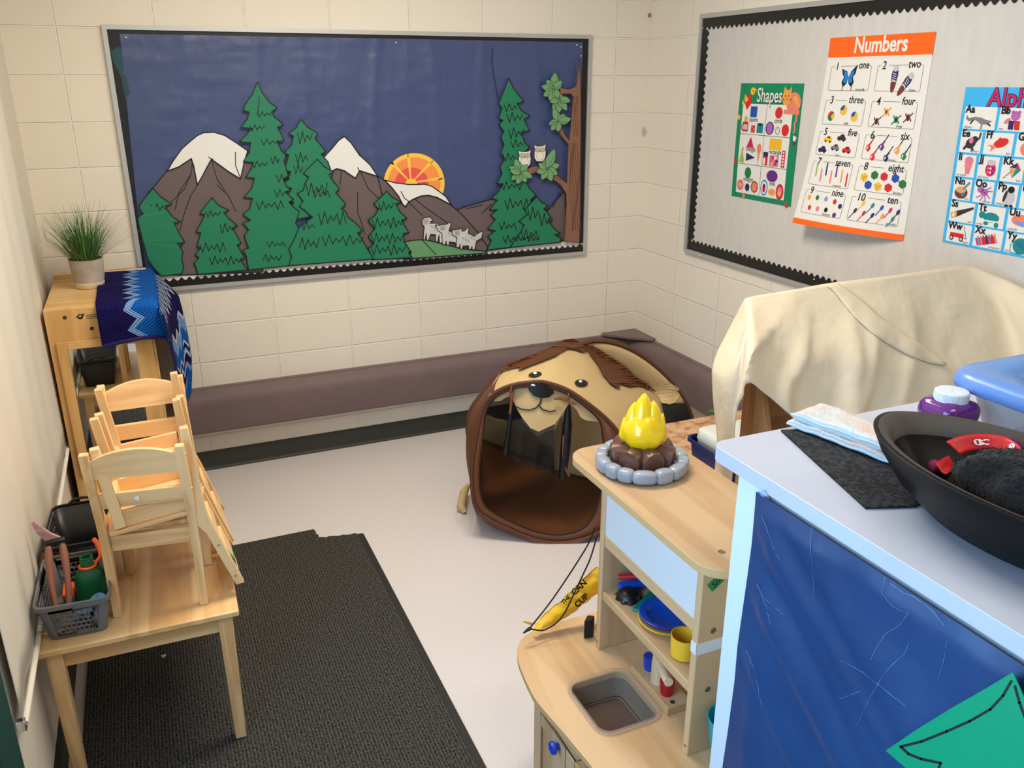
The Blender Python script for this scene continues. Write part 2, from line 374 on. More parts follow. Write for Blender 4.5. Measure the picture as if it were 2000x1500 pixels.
t = tag(MB().lathe([(.001,.012),(.006,.011),(.009,.0085)], aZ(320,1285,0), mat('lint_white',(225,225,220),.9), n=7, fn=lambda a,z: 1+.4*math.sin(3*a)).build('lint'), 'tiny speck of white lint lying on the black mat', 'lint')
# ------------------------------------------------------------------ bulletin board on the back wall
AL = mat('aluminium_frame', (196,196,194), .38, metal=.55)
BK = mat('black_border', (16,16,16), .35, bump=.25, bs=25, dist=.004)
WHT = mat('white_board', (226,222,214), .5)
def q1(x, y): return (200+x/2.678, 40+y/2.678)
def q2(x, y): return (650+x/2.678, 40+y/2.678)
def q3(x, y): return (740+x/6.818, 280+y/6.818)
X0, X1, Z0, Z1 = -2.882, -.390, 1.012, 2.245
bb = thing('bulletin_board', 'wide mountain scene bulletin board on the back wall', 'bulletin board', ((X0+X1)/2, -.01, Z0))
m = MB(); m.bx(X0+.01, X1-.01, -.012, -.001, Z0+.01, Z1-.01, WHT); m.build('panel', bb, smooth=0)
m = MB(); fw = .02
m.bx(X0, X1, -.024, -.0005, Z1-fw, Z1, AL); m.bx(X0, X1, -.024, -.0005, Z0, Z0+fw, AL); m.bx(X0, X0+fw, -.024, -.0005, Z0+fw, Z1-fw, AL); m.bx(X1-fw, X1, -.024, -.0005, Z0+fw, Z1-fw, AL)
m.build('frame', bb, smooth=0, bevel=.002)
def scal(a, b, n, amp, base):
    """scalloped edge running from a to b"""
    P = []
    for k in range(n*8+1):
        t = k/(n*8); P.append((a+(b-a)*t, base+amp*(.5-.5*math.cos(2*PI*n*t))**.8))
    return P
def strip(m, poly, y0, y1, mt): m.prism(poly, lambda u, v: (u, y0, v), lambda u, v: (u, y1, v), mt)
xa, xb, za, zb = X0+fw, X1-fw, Z0+fw, Z1-fw
m = MB(); strip(m, [(xa,zb-.05),(xb,zb-.05),(xb,zb),(xa,zb)], -.0126, -.0146, BK); m.build('border_strip', bb, smooth=20)
m = MB(); strip(m, [(xa,za)]+[(xb,za)]+scal(xb, xa, 66, .018, za+.030), -.0206, -.0216, BK); m.build('border_strip', bb, smooth=20)
m = MB(); strip(m, [(xb-.03,za+.072),(xa+.02,za+.066)]+[(p[0],p[1]) for p in scal(xa+.02, xb-.03, 64, -.016, za+.046)], -.0218, -.0223, WHT); m.build('scalloped_paper', bb, smooth=20)
m = MB(); strip(m, [(xa,za+.05),(xa+.06,za+.05),(xa+.055,zb-.05),(xa,zb-.05)], -.0126, -.0146, BK); m.build('border_strip', bb, smooth=20)
m = MB(); strip(m, [(xb-.055,za+.05),(xb,za+.05),(xb,zb-.05),(xb-.055,zb-.05)], -.0126, -.0146, BK); m.build('border_strip', bb, smooth=20)
TS = mat('teal_stain', (30,70,78), .4)
m = MB(); strip(m, [(xa+.004,zb-.09),(xa+.045,zb-.07),(xa+.05,zb-.16),(xa+.058,zb-.27),(xa+.035,zb-.30),(xa+.03,zb-.2),(xa+.006,zb-.13)], -.0147, -.0152, TS); m.build('teal_tear', bb, smooth=0)
# blue backing paper with creases
BP, N, L, b = nt('blue_paper')
b.inputs['Base Color'].default_value = lin((62,76,122)); b.inputs['Roughness'].default_value = .42; b.inputs['Specular IOR Level'].default_value = .6
_tc = N.new('ShaderNodeTexCoord'); _n = N.new('ShaderNodeTexNoise'); _n.inputs['Scale'].default_value = 5; _n.inputs['Detail'].default_value = 4; _n.inputs['Distortion'].default_value = .5; _m = N.new('ShaderNodeMapping'); _m.inputs['Scale'].default_value = (1.6, 1, .75); L.new(_tc.outputs['Object'], _m.inputs[0]); L.new(_m.outputs[0], _n.inputs['Vector']); _b = N.new('ShaderNodeBump'); _b.inputs['Strength'].default_value = .38; _b.inputs['Distance'].default_value = .02; L.new(_n.outputs['Fac'], _b.inputs['Height']); L.new(_b.outputs[0], b.inputs['Normal'])
BPP = [q1(90,68), q1(500,78), q1(900,88), q1(1339,98), q2(500,97), q2(835,100), q2(1100,103), q2(1298,108), q2(1300,420), q2(1297,980), q2(1218,1160), q2(805,1200), q2(0,1262), q1(760,1308), q1(425,1330), q1(310,1336), q1(186,1015), q1(150,720), q1(122,420)]
def yb_(y): return lambda px, py: aY(px, py, y)
def crease(u, v):
    p = Vector((u*9, v*7, 0)); a = noise.noise(p*1.0+Vector((3,1,0)))*.004
    fold = 0
    for k in (3, 6, 8, 12, 15, 18, 21):
        d = u-k/24.0+.012*math.sin(v*4+k); fold += .0055*math.exp(-(d*85)**2)*(1 if v > .25 else .4)
    c2 = abs(noise.noise(Vector((u*22, v*16, 5))))*.003 + abs(noise.noise(Vector((u*7, v*26, 9))))*.003
    return a+fold+c2
m = MB()
pl, pr_, pt, pb = aY(*q1(90,68)).x, aY(*q2(1300,100)).x, aY(*q1(500,78)).z, aY(*q2(400,1230)).z
NU, NV = 150, 70
def gp(u, v):
    xl_ = pl + (aY(*q1(186,1015)).x-pl)*min(1,(1-v)/.74); x = xl_+(pr_-xl_)*u
    return (x, -.0150-max(0, crease(u, v))*1.0, (lambda z0: z0+(pt-z0)*v)(za+.062+.012*math.sin(u*2.2)))
m.grid(gp, NU, NV, BP); bpo = m.build('backing_paper', bb, smooth=60)
m = MB(); d = Draw(m, lambda px, py, h: aY(px, py, -.0228-h)); INK = mat('marker_ink', (22,24,26), .5); DKB = mat('dark_seam', (28,32,62), .6)
d.line([q2(837,145), q2(832,210), q2(842,290), q2(852,340), q2(866,412)], 1.6, DKB); m.build('paper_seam', bb, smooth=0)
PINM = mat('push_pin', (240,240,238), .3)
for i, q in enumerate([q2(330,116), q2(1277,128), q2(1298,138), q2(1298,185), q1(880/3.572*2.678-200*2.678+0, 0) if 0 else (246,73), q2(1270,1115)]):
    m = MB(); m.lathe([(.0005,.0),(.004,-.001),(.0045,-.004),(.003,-.006)], (0,0,0), PINM, n=10)
    p = aY(q[0], q[1], -.024); m.v = [Vector((a.x, a.z*1.0, a.y)) + Vector((p.x, p.y+.003, p.z)) for a in m.v]
    m.build('push_pin', bb)
# ---- paper cut-outs: each is a piece of paper of its own
def cutout(name, label, cat, P, mt, layer, lines=(), ink=INK, lw=2.2, outline=True, extra=None, group=None, curl=None):
    y = -.0235-.0022*layer; m = MB()
    f = (lambda px, py, h: aY(px, py, y-h)) if curl is None else (lambda px, py, h: aY(px, py, y-h-curl(px, py)))
    m.prism(P, lambda u, v: f(u, v, 0), lambda u, v: f(u, v, .0012), mt)
    d = Draw(m, lambda px, py, h: f(px, py, .0012+h))
    if outline: d.line(P, lw, ink, .0003, closed=True)
    for l in lines: d.line(l, lw*.8, ink, .0004)
    if extra: extra(d)
    return tag(m.build(name, smooth=0), label, cat, group)
def Q(f, L_): return [f(*p) for p in L_]
MBR = mat('brown_paper', (104,88,90), .6, bump=.25, bs=9, dist=.01); SNO = mat('white_paper', (232,232,228), .6, bump=.3, bs=14, dist=.008); GRN = mat('green_paper', (22,124,88), .55, bump=.2, bs=10, dist=.008)
HIL = mat('light_green_paper', (98,150,104), .6); BRN = mat('kraft_paper', (140,98,76), .6); BIN = mat('brown_ink', (82,52,38), .6)
cutout('paper_mountain', 'brown paper mountain with a broad snow cap at left of the mountain scene', 'paper cutout',
  Q(q1, [(240,900),(270,870),(340,785),(400,700),(460,632),(530,585),(600,588),(690,640),(760,690),(830,770),(840,1315),(400,1332),(330,1332)]), MBR, 1,
  [Q(q1,[(470,740),(465,800),(430,880),(360,950)]), Q(q1,[(465,800),(400,900),(380,990)]), Q(q1,[(497,860),(460,920),(425,1020),(405,1100)]), Q(q1,[(570,730),(600,830),(660,920),(700,1000)]), Q(q1,[(600,860),(640,900)])])
cutout('paper_snow_cap', 'rounded white paper snow cap on the left brown mountain', 'paper cutout',
  Q(q1, [(340,787),(370,735),(415,672),(460,632),(495,603),(530,587),(585,585),(640,602),(700,640),(760,682),(742,740),(722,828),(660,790),(570,725),(545,770),(522,815),(497,858),(485,800),(478,760),(465,722),(400,765)]), SNO, 3,
  [Q(q1,[(695,690),(697,760),(722,826)]), Q(q1,[(555,715),(580,728)])])
cutout('paper_mountain', 'brown paper mountain with a pointed snow cap in the middle of the scene', 'paper cutout',
  Q(q2, [(-100,760),(-40,712),(0,668),(55,607),(100,648),(160,728),(235,812),(290,870),(340,960),(430,1150),(400,1245),(200,1250),(0,1230),(-120,1000)]), MBR, 1,
  [Q(q2,[(145,790),(185,880),(240,930)]), Q(q2,[(45,790),(38,860)]), Q(q2,[(130,900),(130,1000),(170,1120)])])
cutout('paper_snow_cap', 'pointed white paper snow cap on the middle brown mountain', 'paper cutout',
  Q(q2, [(-45,715),(0,665),(30,628),(60,607),(95,640),(140,705),(195,755),(215,785),(235,815),(140,785),(118,825),(60,785),(20,775),(-10,790)]), SNO, 3, [Q(q2,[(130,770),(140,790)])])
cutout('paper_mountain', 'low brown paper hills behind the right hand green trees', 'paper cutout',
  Q(q2, [(640,995),(690,975),(760,955),(850,930),(1000,980),(1120,1000),(1170,940),(1215,890),(1222,1150),(1100,1165),(820,1202),(700,1180)]), MBR, 1, [Q(q2,[(1190,900),(1150,980)]), Q(q2,[(700,985),(780,965)]), Q(q2,[(830,960),(780,1010)])])
# sun of layered rings
SY = mat('sun_yellow', (250,204,74), .55); SO = mat('sun_orange', (248,148,74), .55); SR = mat('sun_red', (234,84,80), .55)
cx, cy = q3(470, 535); R = 59.5
def sunx(d):
    bx_, by = q3(430, 525)
    d.ell(cx, cy, 51.5, 51.5, SO, .0004, 40); d.ell(bx_+1, by+1, 33, 31, SR, .0006, 30)
    for ex, ey in ((190,280),(392,175),(690,262),(800,470),(300,245)):
        if (ex, ey) == (300,245): continue
        p = Vector(q3(ex, ey)); c0 = Vector((bx_, by)); dd = (p-c0).normalized(); nn = Vector((-dd.y, dd.x))
        d.poly([c0-nn*.6, c0+nn*.6, p+nn*3.2, p-nn*3.2], SY, .0008)
    d.ell(bx_, by+2, 11.5, 10, SY, .0010, 24)
    for a, b2 in (((385,125),(390,180)),((720,232),(690,268))): d.line([q3(*a), q3(*b2)], 1.2, INK, .0011)
    d.poly(Q(q3,[(140,262),(185,240),(205,290)]), DKB, .0011); d.poly(Q(q3,[(782,480),(845,458),(848,478),(783,490)]), DKB, .0011)
cutout('paper_sun', 'orange and yellow paper sun rising behind a snowy slope', 'paper cutout', [(cx+R*math.cos(2*PI*k/56), cy+R*math.sin(2*PI*k/56)) for k in range(56)], SY, 0.1, outline=False, extra=sunx)
cutout('paper_mountain', 'brown paper mountain slope in front of the paper sun', 'paper cutout',
  Q(q2, [(235,815),(272,838),(330,870),(400,900),(480,905),(560,925),(615,962),(680,1020),(760,1110),(815,1192),(800,1212),(380,1250),(300,1100),(270,960)]), MBR, 2,
  [Q(q2,[(355,895),(390,945),(470,1020)]), Q(q2,[(430,935),(480,975),(600,1060)])])
cutout('paper_snow_cap', 'drooping white paper snow cap below the paper sun', 'paper cutout',
  Q(q2, [(272,835),(330,850),(400,858),(440,858),(480,856),(515,866),(545,886),(590,920),(620,965),(545,925),(500,914),(460,918),(420,935),(395,950),(380,975),(365,960),(345,920),(310,875)]), SNO, 4,
  [Q(q2,[(357,895),(375,930),(400,948)])])
cutout('paper_hill', 'light green paper hill under the three paper wolves', 'paper cutout', Q(q2, [(375,1158),(420,1150),(480,1146),(560,1165),(680,1195),(808,1208),(790,1218),(400,1246),(410,1212)]), HIL, 5, [Q(q2,[(470,1150),(540,1225)])])
def zig(f, x0, y0, n, dx, amp): return Q(f, [(x0+dx*k, y0+(amp if k % 2 else 0)+(amp*.25*math.sin(k*2.1))) for k in range(n)])
def tree(label, f, P, layer, zz, curl=None):
    return cutout('paper_tree', label, 'paper cutout', Q(f, P), GRN, layer, [zig(f, *z) for z in zz], group='green paper evergreen trees', curl=curl)
tree('second tallest green paper tree, behind the front pair at centre left', q1,
  [(1037,517),(1075,560),(1125,590),(1112,618),(1140,650),(1168,685),(1145,700),(1180,740),(1200,800),(1200,1000),(1020,1040),(985,1000),(1000,950),(948,925),(990,880),(945,858),(972,830),(985,790),(950,785),(965,740),(975,705),(952,690),(990,650),(1000,605),(975,590),(1015,560)], 5, [(1020,590,7,13,45),(1010,700,6,13,40),(1000,760,5,12,35)])
tree('tallest green paper tree on the left half of the scene', q1,
  [(812,322),(835,375),(870,425),(913,457),(885,478),(900,505),(925,525),(945,548),(915,558),(930,585),(950,627),(915,635),(935,680),(960,705),(950,735),(965,790),(972,812),(945,830),(965,870),(985,890),(960,895),(985,925),(1000,935),(975,950),(1010,985),(1030,1000),(1010,1060),(1030,1090),(1000,1190),(985,1282),(765,1305),(752,1230),(735,1200),(765,1190),(755,1165),(742,1125),(765,1095),(735,1060),(775,1045),(735,1015),(770,985),(785,930),(740,925),(780,880),(795,825),(750,820),(778,775),(790,742),(738,738),(768,690),(775,640),(718,633),(755,595),(782,565),(725,558),(758,515),(768,480),(737,468),(752,430),(785,385)], 6,
  [(810,480,7,13,20),(770,550,7,13,22),(830,625,7,15,22),(780,740,7,14,24),(880,715,5,12,30),(910,810,6,14,30),(805,950,10,16,32),(900,890,7,14,28),(860,1160,8,14,20),(840,1255,8,14,-25),(820,400,2,-8,80)])
tree('wide front green paper tree overlapping the two taller ones at centre left', q1,
  [(1125,725),(1160,765),(1210,793),(1185,805),(1205,840),(1240,880),(1220,900),(1245,930),(1272,960),(1250,985),(1272,1000),(1285,1030),(1325,1060),(1360,1100),(1335,1110),(1360,1150),(1395,1210),(1420,1248),(975,1282),(990,1235),(975,1195),(985,1180),(1010,1130),(1030,1080),(1070,1050),(1100,1030),(1055,990),(1030,972),(1050,945),(1020,905),(1050,890),(1062,850),(1080,820),(1052,800),(1085,765)], 8,
  [(1065,860,9,14,45),(1100,890,8,13,30),(1130,1010,10,16,50),(1040,1060,6,14,30),(1150,1130,13,18,40),(1030,1190,8,15,-45)])
tree('curled green paper tree at the lower left corner of the scene', q1,
  [(265,877),(300,920),(362,960),(330,970),(345,1000),(375,1035),(410,1053),(375,1058),(400,1110),(430,1160),(395,1165),(420,1210),(415,1250),(425,1290),(415,1325),(310,1338),(270,1295),(240,1250),(215,1160),(190,1060),(185,1030),(215,1012),(195,985),(195,965),(230,920)], 6,
  [(255,965,7,15,28),(200,1060,9,18,38),(330,1155,7,16,40),(260,1240,8,13,18)], curl=lambda px, py: max(0, (300-px)/40)**2*.03*(py > 300)*max(0, min(1, (py-400)/100)))
tree('small green paper tree in front of the left mountain', q1,
  [(573,928),(610,970),(662,992),(635,1005),(665,1040),(707,1075),(680,1085),(700,1120),(725,1165),(705,1175),(745,1245),(720,1250),(760,1305),(500,1328),(490,1290),(480,1270),(505,1240),(485,1225),(515,1190),(495,1180),(515,1110),(490,1105),(520,1050),(535,1015),(510,1010),(530,980)], 6,
  [(540,1000,7,13,24),(615,1070,7,13,36),(510,1170,10,15,35),(560,1240,13,14,32)])
tree('green paper tree just left of the paper wolves', q2,
  [(283,893),(310,925),(358,950),(330,960),(350,1000),(388,1035),(360,1045),(380,1080),(397,1110),(370,1115),(375,1160),(405,1205),(395,1215),(415,1240),(200,1252),(205,1235),(185,1190),(215,1170),(185,1130),(220,1090),(185,1045),(220,1020),(240,985),(215,960),(250,925)], 7,
  [(240,955,7,13,35),(205,1040,13,14,40),(200,1120,13,14,40),(200,1180,13,15,40)])
tree('tall narrow green paper tree on the right beside the paper owls', q2,
  [(920,303),(945,355),(998,422),(965,435),(985,470),(1030,500),(1000,515),(1010,540),(1030,575),(985,585),(1005,640),(1030,665),(1000,690),(1010,740),(1030,800),(1005,830),(1030,880),(1062,910),(1035,940),(1060,1000),(1100,1100),(1180,1160),(805,1200),(830,1150),(810,1130),(850,1100),(810,1090),(850,1040),(825,1020),(860,990),(820,990),(860,940),(832,930),(870,890),(890,855),(858,855),(885,800),(875,765),(895,730),(880,690),(895,650),(880,610),(895,580),(870,545),(888,522),(868,510),(885,460),(868,435),(885,390)], 6,
  [(895,440,6,14,30),(910,490,7,14,35),(920,570,7,13,40),(930,630,6,13,30),(890,700,6,13,30),(880,850,9,14,30),(900,940,10,14,40),(870,1060,8,13,30),(890,1130,6,13,30)])
tree('short green paper tree at lower right beside the kraft paper trunk', q2,
  [(1067,922),(1090,950),(1125,968),(1105,985),(1150,1040),(1125,1050),(1165,1095),(1190,1115),(1160,1120),(1195,1140),(1190,1160),(930,1187),(950,1150),(985,1105),(1000,1070),(975,1050),(1018,1015),(1005,990),(1030,960)], 8,
  [(1020,985,6,13,50),(1080,1020,6,13,45),(985,1100,8,13,40),(950,1130,13,11,22)])
# three wolves
WLF = mat('wolf_paper', (216,214,210), .65, var=.3, vs=22, col2=(186,184,184)); EYE = mat('eye_grey', (104,100,94), .6)
def wolf(lbl, P, eye, layer, nose=None):
    def ex(d):
        c = q3(*eye)
        for r_, mm in ((5.4, EYE), (4.7, WLF), (3.6, EYE), (3.0, WLF), (1.3, INK)): d.ell(c[0], c[1], r_, r_, mm, .0005+.0002*(6-r_), 18)
        if nose: n_ = q3(*nose); d.ell(n_[0], n_[1], 1.2, 1.5, INK, .001)
        for k in range(5):
            a = (eye[0]+70+k*38, eye[1]+55+(k % 3)*22); d.line([q3(*a), q3(a[0]+22, a[1]+22)], .7, INK, .0012)
    cutout('paper_wolf', lbl, 'paper cutout', Q(q3, P), WLF, layer, lw=1.3, extra=ex, group='three paper wolves')
wolf('leftmost white paper wolf standing on the green hill', [(680,1065),(780,1065),(850,1130),(850,1320),(810,1330),(800,1220),(780,1315),(760,1310),(755,1215),(690,1210),(660,1290),(635,1285),(630,1200),(615,1285),(592,1280),(605,1110),(580,1080),(572,1030),(600,995),(640,988),(660,990),(690,968),(690,1000),(715,1010),(715,1025),(690,1040),(690,1060)], (625,1040), 7)
wolf('middle grey paper wolf between the two paler wolves', [(750,1095),(765,1082),(800,1095),(850,1080),(895,1080),(955,1048),(955,1100),(930,1165),(985,1190),(1035,1250),(1035,1385),(1018,1320),(940,1310),(930,1360),(905,1355),(895,1300),(885,1350),(848,1345),(840,1195),(790,1165)], (850,1130), 8, (765,1097))
wolf('rightmost paper wolf with its tail raised', [(970,1160),(1000,1155),(1040,1145),(1085,1145),(1110,1120),(1105,1170),(1140,1168),(1200,1105),(1190,1200),(1270,1240),(1300,1210),(1385,1165),(1370,1260),(1300,1300),(1275,1415),(1245,1415),(1240,1370),(1225,1410),(1200,1410),(1195,1365),(1120,1365),(1110,1410),(1085,1405),(1080,1340),(1070,1385),(1030,1385),(1040,1255),(985,1225)], (1040,1195), 9, (972,1166))
# deciduous tree with leaves and two owls
LF = mat('leaf_paper', (116,164,112), .6); LFI = mat('leaf_ink', (34,74,46), .6)
tr = thing('paper_tree', 'kraft paper tree trunk with leafy branches at the right end of the scene', 'paper cutout', aY(*q2(1250,1160), -.05))
m = MB(); y = -.046
TP = Q(q2, [(1287,203),(1280,290),(1275,335),(1262,350),(1235,360),(1210,356),(1190,345),(1172,322),(1182,350),(1190,370),(1180,392),(1210,383),(1245,383),(1258,400),(1250,480),(1244,560),(1235,625),(1215,600),(1195,560),(1183,535),(1180,550),(1190,580),(1185,590),(1205,615),(1232,648),(1228,740),(1224,850),(1195,828),(1165,800),(1135,785),(1070,762),(1040,765),(1005,785),(1005,800),(1030,806),(1070,790),(1150,828),(1195,865),(1220,905),(1222,960),(1218,1050),(1210,1155),(1290,1162),(1294,1000),(1296,700),(1298,450),(1296,300)])
m.prism(TP, lambda u, v: aY(u, v, y), lambda u, v: aY(u, v, y-.0012), BRN); d = Draw(m, lambda a, b2, h: aY(a, b2, y-.0012-h)); d.line(TP, 1.5, BIN, .0003, closed=True)
for k in range(6):
    x0 = 1236+k*9; d.line([q2(x0+6*math.sin(k+j*.9)+(j*1.2), 640+j*46) for j in range(11)], .9, BIN, .0004)
for k in range(3): d.line([q2(1262+k*9+3*math.sin(j+k), 395+j*30) for j in range(8)], .9, BIN, .0004)
for k in range(3): d.line([q2(1075+j*25, 770+k*8+j*(9+k*3)*1.0) for j in range(6)], .8, BIN, .0004)
m.build('trunk', tr, smooth=0)
def leaf(d, x, y_, L_, W_, a):
    P = []
    for k in range(13):
        t = k/12; P.append((t*L_, W_*math.sin(PI*t)**.8*(1-.3*t)))
    for k in range(11, 0, -1):
        t = k/12; P.append((t*L_, -W_*math.sin(PI*t)**.8*(1-.3*t)))
    c, s_ = math.cos(a), math.sin(a); P = [q2(x+p[0]*c-p[1]*s_, y_+p[0]*s_+p[1]*c) for p in P]
    d.poly(P, LF, .0002); d.line(P, .8, LFI, .0004, closed=True); d.line([P[0], P[9]], .7, LFI, .0004)
for ci, (x, y_, LS) in enumerate([(1160,360,[(-1.55,75,22),(-2.3,55,20),(-2.9,60,20),(2.6,58,20),(2.0,55,20),(1.2,45,18),(-.9,50,18)]), (1185,410,[(2.1,60,18),(1.6,62,20),(1.0,62,18),(.2,50,18),(2.8,45,16)]), (1180,530,[(-1.9,65,18),(-.9,45,16),(-.25,58,20),(2.9,45,18),(2.3,50,18),(1.6,45,16)]), (985,795,[(-2.0,66,20),(-2.7,60,18),(-.9,45,18),(2.5,55,18),(1.9,55,20),(1.1,50,18),(.4,55,18),(-3.0,50,16)]), (1120,775,[(-1.8,50,20),(-1.0,55,20),(-.3,60,20),(.5,55,20),(1.2,60,20),(2.0,55,18),(2.8,50,18),(-2.6,45,16),(-1.2,95,22)])]):
    m = MB(); yy = -.0485-ci*.0008
    d = Draw(m, lambda a, b2, h, yy=yy: aY(a, b2, yy-h))
    base = [q2(x+24*math.cos(2*PI*k/12), y_+24*math.sin(2*PI*k/12)) for k in range(12)]
    m.prism(base, lambda u, v: aY(u, v, yy+.0015), lambda u, v: aY(u, v, yy), LF)
    for k, (a, L_, W_) in enumerate(LS):
        d.fn = (lambda a_, b_, h, yy=yy, k=k: aY(a_, b_, yy-.0007*k-h)); leaf(d, x, y_, L_*1.18, W_*1.25, a)
    m.build('leaf_cluster', tr, smooth=0)
OWL = mat('owl_paper', (236,230,222), .65); OIN = mat('owl_tan', (158,126,80), .6); OPK = mat('owl_pink', (206,160,140), .6)
def owl(lbl, x, y_, s_, layer):
    P = [(-32,-45),(-20,-38),(0,-36),(20,-40),(33,-50),(30,-25),(33,0),(30,25),(18,44),(0,48),(-18,46),(-30,28),(-30,0),(-28,-22)]
    def ex(d):
        for sx in (-14, 15):
            c = q2(x+sx*s_, y_-18*s_)
            for r_, mm in ((5.2,OIN),(3.7,OWL),(2.5,OIN),(1.1,OWL)): d.ell(c[0], c[1], r_*s_, r_*s_, mm, .0004+.0002*(5-r_), 16)
        c = q2(x, y_+16*s_)
        d.line([(c[0]+7.5*s_*math.cos(2*PI*k/20), c[1]+9*s_*math.sin(2*PI*k/20)) for k in range(20)], .7, OPK, .0006, closed=True)
        d.poly(Q(q2,[(x-5,y_-14),(x+5,y_-14),(x,y_-2)]), OIN, .0008)
    cutout('paper_owl', lbl, 'paper cutout', [q2(x+a*s_, y_+b2*s_) for a, b2 in P], OWL, layer, lw=.9, ink=BIN, extra=ex, group='paper owls on the branch')
owl('left paper owl sitting on the kraft paper branch', 1003, 724, 1.0, 11.5); owl('right paper owl sitting higher on the kraft paper branch', 1083, 693, .95, 15)
# ------------------------------------------------------------------ bulletin board on the right wall
FAB = mat('grey_board_fabric', (214,210,204), .85, bump=.5, bs=350, var=.35, vs=30, col2=(202,198,192), st=(1,1,.25))
Y0, Y1, Z0, Z1 = -.513, -2.95, 1.088, 2.331
rb = thing('bulletin_board', 'grey fabric bulletin board with black scalloped border on the right wall', 'bulletin board', (-.01, (Y0+Y1)/2, Z0))
m = MB(); m.bx(-.012, -.001, Y1+.01, Y0-.01, Z0+.01, Z1-.01, FAB); m.build('panel', rb, smooth=0)
m = MB(); m.bx(-.024, -.0005, Y1, Y0, Z1-fw, Z1, AL); m.bx(-.024, -.0005, Y1, Y0, Z0, Z0+fw, AL); m.bx(-.024, -.0005, Y1, Y1+fw, Z0+fw, Z1-fw, AL); m.bx(-.024, -.0005, Y0-fw, Y0, Z0+fw, Z1-fw, AL); m.build('frame', rb, smooth=0, bevel=.002)
def stripx(poly, x0=-.0122, x1=-.0150):
    m = MB(); m.prism(poly, lambda u, v: (x0, u, v), lambda u, v: (x1, u, v), BK); m.build('border_strip', rb, smooth=20)
ya, yb2, za, zb = Y0-fw, Y1+fw, Z0+fw, Z1-fw
stripx([(ya,zb),(yb2,zb)]+[(p[0],p[1]) for p in scal(yb2, ya, 64, -.016, zb-.042)])
stripx([(ya,za),(yb2,za)]+[(p[0],p[1]) for p in scal(yb2, ya, 64, .016, za+.042)])
sv = scal(zb-.058, za+.058, 30, -.016, ya-.042)
stripx([(ya,za+.05),(ya,zb-.05)]+[(p[1],p[0]) for p in sv], -.0122, -.0148)
for q in ((1315,505),(1402,30),(1590,545)):
    p = aX(q[0] if q[0] != 1315 else 1367, q[1] if q[0] != 1315 else 499, -.025); m = MB(); m.lathe([(.0005,.002),(.0035,.001),(.004,-.002)], p, PINM, n=8); m.build('push_pin', rb)
# clear hook and a red scrap in the room corner
CLP = mat('clear_plastic', (235,235,232), .15, trans=.6, alpha=.6)
p = Vector((-.012,-.018,aX(1259,255).z)); t = thing('adhesive_hook', 'small clear adhesive hook in the room corner between the boards', 'hook', p)
m = MB(); m.bx(p.x-.009, p.x+.009, p.y+.008, p.y+.0175, p.z-.03, p.z+.02, CLP); m.build('pad', t, bevel=.003)
m = MB(); m.tube([p+Vector((0,.008,.008)), p+Vector((0,0,0)), p+Vector((0,-.008,-.01)), p+Vector((0,-.014,-.006)), p+Vector((0,-.016,.002))], .003, CLP, n=8); m.build('prong', t)
p = Vector((-.012,-.0065,aY(1268,30).z)); m = MB(); m.prism([(-.01,-.008),(.006,-.012),(.011,.004),(.002,.014),(-.008,.006)], lambda u, v: (p.x+u, -.001, p.z+v), lambda u, v: (p.x+u, -.004, p.z+v*1.0), mat('red_scrap',(170,110,100),.8)); tag(m.build('paper_scrap', smooth=0), 'tiny faded red paper scrap stuck high in the room corner', 'paper scrap')
# ------------------------------------------------------------------ posters on the right wall board
def flat(n, c, r=.35): return mat('print_'+n, c, r, spec=.45)
P_W = flat('white', (232,229,222)); P_K = flat('black', (26,26,28)); P_O = flat('orange', (250,104,24)); P_G = flat('green', (20,136,92)); P_C = flat('sky', (62,178,236))
RED = flat('red', (214,44,44)); BLU = flat('blue', (34,84,170)); YEL = flat('yellow', (238,186,50)); PUR = flat('purple', (104,44,132)); GRE = flat('leaf', (40,120,66)); NAV = flat('navy', (44,44,96)); PNK = flat('pink', (226,120,150)); MAG = flat('magenta', (206,34,88)); GRY = flat('grey', (128,124,132)); DKG = flat('dark_grey', (52,50,58)); LBL = flat('light_blue', (120,152,214)); BRO = flat('brown', (116,58,48)); TAN = flat('tan', (214,168,110)); TEA = flat('teal', (24,134,142)); SKY = flat('butterfly', (28,128,214)); LOR = flat('light_orange', (240,160,72)); LIL = flat('lilac', (176,104,176)); SAL = flat('salmon', (232,132,110)); LGR = flat('light_grey', (196,194,200)); LIM = flat('lime', (150,190,70))
# -- shapes poster
t = thing('shapes_poster', 'small green shapes poster with bird and cat, leftmost on the grey board', 'poster', (-.014, -1.11, 1.445))
ys0, ys1, zt, zb_ = -.888, -1.336, 1.994, 1.444; PW, PH = ys0-ys1, zt-zb_
m = MB(); fn = lambda u, v, h: Vector((-.0136-h-.004*math.sin(min(1,v/PH)*3.1), ys0-u, zt-v)); d = Draw(m, fn)
m.grid(lambda a, b2: fn(a*PW, b2*PH, 0), 4, 14, P_G)
wx0, wx1, wy0, wy1 = .075*PW, .885*PW, .172*PH, .955*PH
d.rect(wx0, wy0, wx1, wy1, P_W, nv=6)
cm = (wx0+wx1)/2; rows = [wy0+(wy1-wy0)*k/3 for k in range(4)]
d.line([(cm, wy0+(wy1-wy0)*k/8) for k in range(9)], .0022, P_K)
for r_ in rows[1:3]: d.line([(wx0, r_),(wx1, r_)], .0022, P_K)
d.text('Shapes', .135, .118*PH+.022, .092, P_K, h=.0010, bold=.0015, sx=.72); d.text('Shapes', .1325, .118*PH+.0195, .092, P_W, h=.0014, bold=.001, sx=.72)
